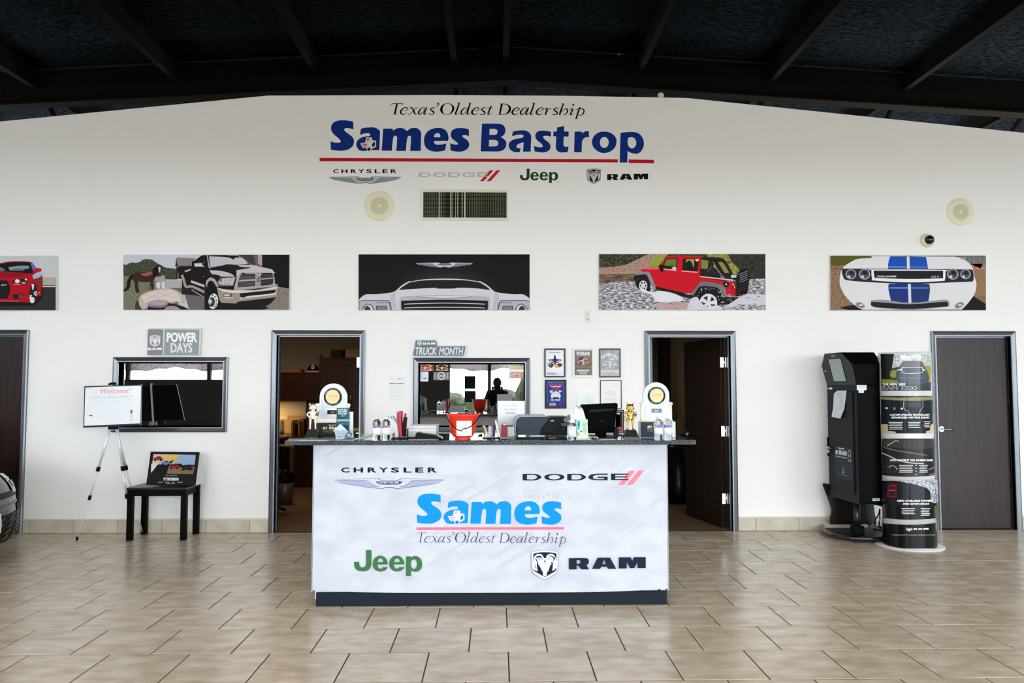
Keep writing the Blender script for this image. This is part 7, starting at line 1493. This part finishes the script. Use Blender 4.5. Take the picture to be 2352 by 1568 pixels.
# ------------------------------------------------------------------ left office seen through its open door
M_ch = wood('cherry', '#2a0e09', '#42180f', .35, (12, 12, .8), .4)
YH = 3.70
def bxo(x0, x1, y0, y1, Y, d): return BX(PX(x0, Y), PX(x1, Y), Y, Y + d, HZ(y1, Y), HZ(y0, Y))
t = thing('office_desk', 'dark cherry desk under the wall cupboard in the left office', 'desk', (PX(700, 3.4), 3.4, 0))
zd = HZ(1003, 3.35); BX(PX(600, 3.3), PX(714, 3.3), 3.28, 4.36, zd - .03, zd).build('desktop', M_ch, t, bevel=.003); BX(PX(670, 3.5), PX(714, 3.5), 3.72, 3.74, .02, zd - .03).build('modesty_panel', M_ch, t); BX(PX(600, 3.4), PX(630, 3.4), 3.4, 4.35, 0, zd - .03).build('side_panel', M_ch, t)
t = thing('wall_cupboard', 'dark cherry wall cupboard above the lit desk in the left office', 'cupboard', (PX(685, YH), YH + .15, HZ(919, YH)))
bxo(600, 732.5, 857.5, 919.5, YH, .36).build('carcass', M_ch, t); bxo(598, 733, 855.5, 857.7, YH - .02, .4).build('top_board', M_ch, t, bevel=.002)
for x0, x1 in ((601, 668.7), (669.3, 732)):
    d_ = bxo(x0, x1, 858.5, 919, YH - .018, .018).build('door', M_ch, t, bevel=.002); cx_ = PX(665.5 if x0 < 610 else 715, YH); MB().ball((cx_, YH - .026, HZ(868, YH)), .012, 10).build('knob', M_chrome, d_) if x0 < 610 else None
t = thing('tall_cabinet', 'tall dark cherry cabinet with two doors in the left office', 'cabinet', (PX(778, YH), YH, 0))
BX(PX(733, YH), PX(838, YH), YH, YH + .6, 0, HZ(825, YH)).build('carcass', M_ch, t); bxo(732, 840, 821.7, 825.5, YH - .025, .64).build('cornice', M_ch, t, bevel=.003)
for x0, x1 in ((733.5, 798.6), (799.4, 838)):
    d_ = BX(PX(x0, YH), PX(x1, YH), YH - .018, YH, .08, HZ(826, YH)).build('door', M_ch, t, bevel=.002)
    if x0 > 790: X = PX(807, YH); MB().tube([(X, YH - .05, HZ(905, YH)), (X, YH - .05, HZ(925, YH))], .011, 4).tube([(X, YH - .05, HZ(907, YH)), (X, YH - .018, HZ(907, YH))], .006, 6).tube([(X, YH - .05, HZ(923, YH)), (X, YH - .018, HZ(923, YH))], .006, 6).build('handle', M_chrome, d_)
    else: MB().ball((PX(796, YH), YH - .024, HZ(833.5, YH)), .012, 10).build('knob', M_chrome, d_)
def solo(name, label, cat, x0, x1, y0, y1, Y, d, col, extra=None, group=None):
    c0 = Vector((PX((x0 + x1) / 2, Y), Y + d / 2, HZ(y1, Y))); t = thing(name, label, cat, tuple(c0), group=group)
    bxo(x0, x1, y0, y1, Y, d).build('body', C(col, .6) if isinstance(col, str) else col, t, bevel=.004)
    return t
t = solo('storage_box', 'dark green storage box on top of the tall cabinet', 'box', 759, 785.5, 805.5, 821.6, YH + .1, .3, '#26301c'); bxo(758, 786.5, 803, 806, YH + .095, .31).build('lid', C('#2b3620', .6), t)
t = solo('carton', 'lower tan carton on top of the tall cabinet', 'box', 792, 824, 813, 821.6, YH + .08, .3, '#a8906a'); bxo(791.5, 824.5, 812.3, 814, YH + .075, .31).build('lid', C('#b39a72', .6), t)
t = solo('carton', 'upper tan carton lying on the lower one', 'box', 792.5, 824, 803.5, 812.2, YH + .08, .3, '#9c8462'); bxo(792, 824.5, 802.5, 804.5, YH + .075, .31).build('lid', C('#ab936c', .6), t)
X = PX(737, YH + .1); zq = HZ(821.7, YH + .1); t = thing('red_ornament', 'small red ornament at the left edge of the tall cabinet top', 'ornament', (X, YH + .1, zq)); MB().ball((X, YH + .1, zq + .022), .022, 12).build('body', C('#7a1520', .3), t); MB().ball((X, YH + .1, zq + .048), .013, 10).build('head', C('#8a1d26', .3), t)
t = solo('wooden_box', 'long tan wooden box on top of the wall cupboard', 'box', 648, 686, 847, 855.4, YH + .08, .2, '#a86a35'); bxo(686.5, 692, 848, 855.4, YH + .085, .18).build('end_block', C('#8a5428', .6), t)
t = solo('orange_book', 'orange book lying under the black cap on the cupboard', 'book', 703.5, 732, 851, 855.4, YH + .02, .22, '#c2431f'); bxo(704, 731.5, 852.2, 854.2, YH + .017, .01).build('pages', C('#e0b49a', .7), t)
X = PX(718.5, YH + .12); zq = HZ(850.9, YH + .12); t = thing('baseball_cap', 'black cap with white badge resting on the orange book', 'cap', (X, YH + .12, zq)); MB().lathe([(.0001, 0), (.086, 0), (.088, .02), (.075, .055), (.045, .078), (.0001, .083)], (X, YH + .13, zq), 24).build('crown', C('#101012', .7), t)
MB().lathe([(.0001, 0), (.10, 0), (.10, .007), (.0001, .009)], (X, YH + .10, zq), 24, .95, .8).build('brim', C('#151517', .6), t)
a = Art(wallmap(YH + .035)); a.poly("713.5,842* 723.5,842* 721,847 716,847", '#e9e9e6'); a.poly("716,839* 718.5,837 721,839* 721,840.5* 716,840.5*", '#e9e9e6'); a.rect(716, 843.5, 721, 844.5, '#333'  + '333'); a.build('badge', t)
# lit wall board with taped papers, books and spray can on the desk
YB_ = 4.40
t = thing('pin_board', 'cream pin board glowing under the shelf lamp in the left office', 'board', (PX(672, YB_), YB_, HZ(1000, YB_))); bxo(600, 704, 919, 1001, YB_, .02).build('panel', C('#c9a877', .7), t)
bxo(637, 703, 921, 954, YB_ - .004, .003).build('large_sheet', C('#ead7b0', .7), t); bxo(638, 662, 950, 962.5, YB_ - .008, .003).build('small_sheet', C('#efdcb4', .7), t)
a = Art(wallmap(YB_ - .0085)); a.line("642,925.5 648,925", .5, '#6a5230'); a.line("650,926 653,924.5", .5, '#6a5230'); a.rect(640, 953, 660, 953.4, '#a88d60'); a.build('handwriting', t)
t = solo('pink_board', 'grey-pink partition panel right of the lit board', 'panel', 704.5, 733, 921, 1001, YB_ - .02, .03, '#7b6660'); bxo(704, 705.3, 920, 1001, YB_ - .03, .02).build('edge_strip', C('#4a3428', .6), t)
zb_ = zd + .0005
def bk_(label, x0, x1, y0, Y, d, col, lean=0):
    c_ = thing('ring_binder', label, 'binder', (PX((x0 + x1) / 2, Y), Y + d / 2, zb_), group='binders leaning on the left office desk')
    X0, X1, zt2 = PX(x0, Y), PX(x1, Y), HZ(y0, Y); L = lean * .006
    MB().prism([(X0, zb_), (X1, zb_), (X1 + L, zt2), (X0 + L, zt2)], Y, Y + d).build('cover', C(col, .5), c_, bevel=.002); MB().prism([(X0 + .003 + L * .8, zt2 - .03), (X1 - .003 + L * .8, zt2 - .03), (X1 - .003 + L, zt2 - .008), (X0 + .003 + L, zt2 - .008)], Y - .001, Y + .004).build('spine_label', C('#d9cbb4', .6), c_)
for lb, x0, x1, y0, col, ln in (('green and yellow binder, first in the desk row', 670.5, 674.5, 965, '#8a8a2c', 0), ('dark red binder behind the green one', 676, 679, 966, '#6a1418', 1), ('black binder in the middle of the desk row', 680.5, 683.5, 967, '#1a1412', 1), ('tan binder with curling pages in the desk row', 686, 690, 964, '#b0835a', -1), ('red binder near the silver figurine', 691.5, 694, 962, '#8c2018', 0), ('brown binder at the end of the desk row', 695, 699, 963, '#5a3a24', 0)): bk_(lb, x0, x1, y0, 3.75, .25, col, ln)
X = PX(649.5, 3.6); t = thing('spray_can', 'pale spray can with blue swirl on the left office desk', 'can', (X, 3.6, zb_)); MB().lathe([(.0001, 0), (.031, 0), (.032, .005), (.032, .19), (.024, .20), (.0001, .20)], (X, 3.6, zb_), 24).build('body', C('#c9b899', .35), t); MB().lathe([(.0001, .2), (.027, .2), (.027, .235), (.0001, .24)], (X, 3.6, zb_), 20).build('cap', C('#e6d2a6', .4), t); MB().lathe([(.0325, .03), (.0325, .10)], (X, 3.6, zb_), 24).build('blue_band', C('#5f93a4', .4), t)
t = solo('yellow_pad', 'small yellow notepad lying on the left office desk', 'notepad', 647, 662, 1000.5, 1002.4, 3.35, .12, '#d9a030'); bxo(648, 661, 999.6, 1000.4, 3.36, .1).build('pages', C('#e9d9a0', .7), t)
t = thing('yellow_folder_shelf', 'low shelf holding a yellow folder behind the brochure holder', 'shelf', (PX(820, 3.2), 3.2, 0)); BX(PX(806, 3.1), PX(842, 3.1), 3.1, 3.5, 0, HZ(989, 3.1)).build('cabinet', M_ch, t); bxo(808, 834, 984, 989, 3.09, .3).build('yellow_folder', C('#dcc860', .6), t)
# bin with liner
t = thing('waste_bin', 'silver waste bin with black liner under the left office desk', 'bin', (PX(655, 2.0), 2.0, 0)); s2 = (2.0 - CAM.y) / 1800; X = PX(655, 2.0)
MB().lathe([(.0001, 0), (20.5 * s2, 0), (24 * s2, HZ(1098, 2.0)), (22.5 * s2, HZ(1098, 2.0)), (19 * s2, .02), (.0001, .02)], (X, 2.0, 0), 28, 1, .8).build('bin', C('#6d6c68', .35, .5), t)
MB().lathe([(24.6 * s2, HZ(1106, 2.0)), (25 * s2, HZ(1096, 2.0)), (22 * s2, HZ(1085, 2.0)), (20 * s2, HZ(1082, 2.0)), (21 * s2, HZ(1090, 2.0)), (21 * s2, HZ(1105, 2.0))], (X, 2.0, 0), 22, 1, .8).build('liner', C('#0a0a0a', .35), t)
t = thing('office_chair', 'wooden office chair arm just left of the counter in the left office', 'chair', (PX(655, 1.2), 1.2, 0)); Xc = PX(640, 1.6)
MB().tube([(PX(634, 1.1), 1.1, HZ(1021, 1.1)), (PX(660, 1.1), 1.1, HZ(1022, 1.1)), (PX(672, 1.1), 1.2, HZ(1026, 1.1))], .016, 8).build('armrest', C('#b07a3c', .4), t); BX(PX(595, 1.1), PX(650, 1.1), 1.05, 1.45, .45, .5).build('seat', C('#1a1614', .7), t, bevel=.02); MB().tube([(PX(655, 1.1), 1.12, HZ(1023, 1.1)), (PX(648, 1.1), 1.15, .48)], .014, 8).build('arm_post', C('#1a1614', .5), t); MB().tube([(PX(620, 1.2), 1.25, .45), (PX(620, 1.2), 1.25, .1)], .03, 10).build('column', C('#1a1614', .5), t)
for i in range(5): an = i * 2 * pi / 5; MB().tube([(PX(620, 1.2), 1.25, .1), (PX(620, 1.2) + .2 * cos(an), 1.25 + .2 * sin(an), .04)], .018, 6).build('leg', C('#1a1614', .5), t)
# ------------------------------------------------------------------ right office
BX(PX(1538, 3.6), PX(1553, 3.6), 3.5, 4.45, 0, 2.7).build('wall_pier', C('#6a5a3c', .8), kind='structure')
t = thing('wall_screen', 'black framed screen on the far wall of the right office', 'screen', (PX(1488, 4.4), 4.4, HZ(879, 4.4))); bxo(1455, 1498, 806.5, 879, 4.39, .05).build('panel', C('#050506', .3), t, bevel=.004); bxo(1491.5, 1492.8, 842, 859, 4.385, .005).build('reflection_strip', C('#3c6a54', .3), t)
t = thing('office_desk', 'dark desk in the right office behind the open door', 'desk', (PX(1570, 2.9), 2.9, 0)); zd2 = HZ(1003, 2.9); BX(PX(1500, 2.9), PX(1640, 2.9), 2.7, 3.4, zd2 - .03, zd2).build('desktop', C('#1c120e', .4), t, bevel=.003); BX(PX(1510, 2.9), PX(1630, 2.9), 3.3, 3.32, .02, zd2 - .03).build('modesty_panel', C('#140d0a', .5), t)
for px in (1512, 1625): BX(PX(px, 2.9), PX(px, 2.9) + .04, 2.75, 3.35, 0, zd2 - .03).build('side_panel', C('#140d0a', .5), t)
t = thing('cardboard_carton', 'open brown cardboard carton on the right office desk', 'box', (PX(1566, 2.9), 2.9, zd2)); Yc_ = 2.85
MB().prism([(PX(u, Yc_), HZ(v, Yc_)) for u, v in ((1554, 1003), (1554, 965.5), (1576, 968.5), (1577, 983), (1583, 986), (1580, 1003))], Yc_, Yc_ + .25).build('carton', C('#a98a5c', .8), t); MB().prism([(PX(u, Yc_), HZ(v, Yc_)) for u, v in ((1555, 965.5), (1576, 968.2), (1588, 975), (1574, 972))], Yc_ - .01, Yc_ + .02).build('flap', C('#b8975f', .8), t)
t = thing('chair_back', 'black curved chair back before the carton in the right office', 'chair', (PX(1572, 2.4), 2.4, 0)); Xc = PX(1570, 2.4); MB().prism([(PX(u, 2.4), HZ(v, 2.4)) for u, v in ((1552, 1020), (1556, 1003), (1568, 997), (1580, 998), (1587, 1008), (1588, 1022))], 2.38, 2.42).build('backrest', C('#0b0b0c', .6), t, bevel=.01); BX(Xc - .2, Xc + .2, 2.4, 2.62, .44, .50).build('seat', C('#0b0b0c', .6), t, bevel=.02)
for dx in (-.18, .18):
    for dy in (2.42, 2.6): MB().tube([(Xc + dx, dy, .45), (Xc + dx, dy, 0)], .012, 8).build('leg', C('#17171a', .4), t)
MB().tube([(Xc, 2.41, .5), (Xc, 2.41, .85)], .02, 8).build('spine', C('#0b0b0c', .6), t)
X = PX(1556, 2.0); t = thing('tall_waste_bin', 'tall black cylindrical bin inside the right office doorway', 'bin', (X, 2.0, 0)); hb = HZ(1026, 2.0); MB().lathe([(.0001, 0), (.14, 0), (.15, .02), (.155, hb), (.145, hb), (.14, .03), (.0001, .03)], (X, 2.0, 0), 36).build('bin', C('#141112', .3, .2, .5), t); MB().lathe([(.158, hb - .02), (.160, hb), (.150, hb + .006), (.146, hb - .01)], (X, 2.0, 0), 36).build('rim', C('#2a282a', .3), t)
# dim middle office: desk and chair shapes behind the glass
t = thing('dim_desk', 'dark desk faintly seen behind the middle window', 'desk', (PX(1080, 2.4), 2.4, 0)); BX(PX(980, 2.4), PX(1190, 2.4), 2.2, 2.9, .72, .75).build('desktop', C('#2a2624', .5), t)
for px in (990, 1175): BX(PX(px, 2.4), PX(px, 2.4) + .04, 2.25, 2.85, 0, .72).build('side_panel', C('#1d1a19', .5), t)
# unseen boxes added behind the shut doors to block light under them
for i, (xa_, xb_) in enumerate(((D1[0] - .3, D1[1] + .02), (D4[0] - .15, D4[1] + .5))):
    MB().box(xa_, xb_, 1.2, 1.25, 0, 2.6).box(xa_, xb_, TH, 1.25, 2.6, 2.65).box(xa_ - .05, xa_, TH, 1.25, 0, 2.65).box(xb_, xb_ + .05, TH, 1.25, 0, 2.65).build('wall_light_stop_%s' % 'ab'[i], C('#3a3835', .9), kind='structure')
    BX(xa_, xb_, 0.06, 1.2, -.1, -.001).build('floor_light_stop_%s' % 'ab'[i], M_carpet, kind='structure')

# ------------------------------------------------------------------ photographer, mirrored in the middle window
ph = thing('photographer', 'person in dark clothes holding a camera, mirrored in the middle window', 'person', (0.02, -8.80, 0))
def skin(name, verts, edges, rad_, mat, root=0, lv=2):
    me = bpy.data.meshes.new(name); inv = WM[ph.name].inverted(); me.from_pydata([tuple(inv @ Vector(v)) for v in verts], edges, []); me.materials.append(mat)
    o = bpy.data.objects.new(name, me); COL.objects.link(o); o.parent = ph; WM[o.name] = WM[ph.name].copy()
    m = o.modifiers.new('skin', 'SKIN'); m.use_smooth_shade = True
    for i, r in enumerate(rad_): me.skin_vertices[0].data[i].radius = r if isinstance(r, tuple) else (r, r)
    me.skin_vertices[0].data[root].use_root = True; m = o.modifiers.new('subdivision', 'SUBSURF'); m.levels = lv; m.render_levels = lv; return o
if True:
    x0, y0 = .02, -8.80; V = [(x0, y0, .95), (x0, y0, 1.15), (x0, y0 + .01, 1.34), (x0, y0 + .02, 1.43), (x0, y0 + .05, 1.50)]; E = [(0, 1), (1, 2), (2, 3), (3, 4)]; Rd = [(.165, .12), (.15, .11), (.175, .12), (.07, .07), (.055, .06)]
    for sg in (-1, 1):
        b_ = len(V); V += [(x0 + sg * .10, y0, .88), (x0 + sg * .11, y0 + .01, .50), (x0 + sg * .12, y0 - .01, .10), (x0 + sg * .13, y0 + .12, .035)]; E += [(0, b_), (b_, b_ + 1), (b_ + 1, b_ + 2), (b_ + 2, b_ + 3)]; Rd += [.095, .062, .045, (.04, .03)]
        b_ = len(V); V += [(x0 + sg * .19, y0 + .01, 1.38), (x0 + sg * .25, y0 + .08, 1.20), (x0 + sg * .12, y0 + .26, 1.44)]; E += [(2, b_), (b_, b_ + 1), (b_ + 1, b_ + 2)]; Rd += [.065, .05, .036]
    skin('clothing', V, E, Rd, C('#0c0d10', .8))
    MB().ball((x0, y0 + .07, 1.575), .098, 20, (.82, .98, 1.18)).build('head', C('#2c1c15', .8), ph); MB().ball((x0, y0 + .045, 1.605), .105, 20, (.88, .98, 1.05)).build('hair', C('#0b0908', .8), ph)  # skin coloured dark to look backlit in the mirror image
    for sg in (-1, 1): MB().ball((x0 + sg * .082, y0 + .06, 1.57), .02, 8, (.4, .8, 1.2)).build('ear', C('#2c1c15', .8), ph)
    for sg in (-1, 1):
        hx_, hy_, hz_ = x0 + sg * .10, y0 + .29, 1.475; MB().ball((hx_, hy_, hz_), .042, 12, (.6, .9, 1.1)).build('palm', C('#2c1c15', .8), ph)
        for f in range(4): MB().tube([(hx_ - sg * .0, hy_ + .02, hz_ + .03 - f * .02), (hx_ - sg * .02, hy_ + .055, hz_ + .03 - f * .02), (hx_ - sg * .045, hy_ + .05, hz_ + .03 - f * .02)], [.010, .009, .008], 8).build('finger', C('#2c1c15', .8), ph)
        MB().tube([(hx_, hy_ - .02, hz_ + .01), (hx_ - sg * .03, hy_ - .035, hz_ + .02)], [.012, .009], 8).build('thumb', C('#2c1c15', .8), ph)
    hc = thing('hand_camera', 'black camera held up by the photographer before the face', 'camera', (x0, y0 + .29, 1.42)); BX(x0 - .068, x0 + .068, y0 + .25, y0 + .31, 1.435, 1.53).build('camera_body', C('#0c0c0d', .5), hc, bevel=.012); MB().tube([(x0, y0 + .31, 1.485), (x0, y0 + .385, 1.485)], .038, 20).build('lens', C('#0a0a0b', .3), hc)

# ------------------------------------------------------------------ outdoors behind the camera: shrubs and a fabric valance over the shop windows
M_bush = NM('#10160a', '#41472a', 22, 1, 1, 1, .9, 5, .35, .65, .6)
def shrub(x, y, h, w, label):
    bm = bmesh.new(); bmesh.ops.create_icosphere(bm, subdivisions=4, radius=1.0)
    from mathutils import noise
    for v in bm.verts:
        n_ = noise.fractal(v.co * 2.6 + Vector((x, y, 0)), 1.0, 2.0, 4) + noise.noise(v.co * 9 + Vector((x, 0, 0))) * .25; v.co *= 1 + .22 * n_; v.co.x *= w; v.co.y *= w * .6; v.co.z = (v.co.z + .95) * h * .52
        if v.co.z < 0: v.co.z = 0
    me = bpy.data.meshes.new('shrub'); bm.to_mesh(me); bm.free(); me.materials.append(M_bush); me.polygons.foreach_set('use_smooth', [True] * len(me.polygons)); o = bpy.data.objects.new('shrub', me); COL.objects.link(o); o.location = (x, y, -.12); tag(o, label, 'shrub', 'shrubs outside the shop front')
    WM[o.name] = Matrix.Translation(o.location)
rn = random.Random(21)
for i in range(10): shrub(-10.5 + i * 2.75 + rn.uniform(-.1, .1), -24 - rn.uniform(0, 1), rn.uniform(1.15, 1.45), rn.uniform(1.0, 1.12), 'green shrub outside the shop front, behind the camera')
shrub(1.35, -18.0, 2.3, .7, 'tall green shrub standing close to the shop window, behind the camera')
M_val = NM('#c86a80', '#fbf8fa', 14, 1, 1, 1.4, .8, 5, .34, .46)
for i, (xa_, xb_) in enumerate(((-12.9, -5.8), (-5.5, -2.6), (oa0 - .02, oa1 + .02), (ob0 - .02, 3.4), (3.5, 6.2), (6.3, 9.1))):
    mb = MB(); n_ = int((xb_ - xa_) * 8) + 2; vs = []
    for j in range(n_ + 1):
        x = xa_ + (xb_ - xa_) * j / n_; y = YF - .18 + .03 * sin(x * 9); vs += [(x, y, 2.28), (x, y, 2.02 + .05 * sin(x * 3.1) + .02 * sin(x * 11))]
    mb.add(vs, [(2 * j, 2 * j + 1, 2 * j + 3, 2 * j + 2) for j in range(n_)]); mb.build('window_valance', M_val, cat='valance', label='pink and white valance over a shop window, behind the camera', group='valances over the shop windows')
a_ = BX(refx(1067), refx(1092), YF + .02, YF + .03, 1.54 + (885 - 893) * .013, 1.54 + (885 - 863) * .013).build('window_poster', C('#10161a', .7), cat='poster', label='dark poster backs on the shop window mirrored in the middle window', group='posters on the shop window')
a_ = BX(refx(1067), refx(1093), YF + .02, YF + .03, 1.54 + (885 - 923) * .013, 1.54 + (885 - 897) * .013).build('window_poster', C('#141c1e', .7), cat='poster', label='dark poster backs on the shop window mirrored in the middle window', group='posters on the shop window')
print('script done')
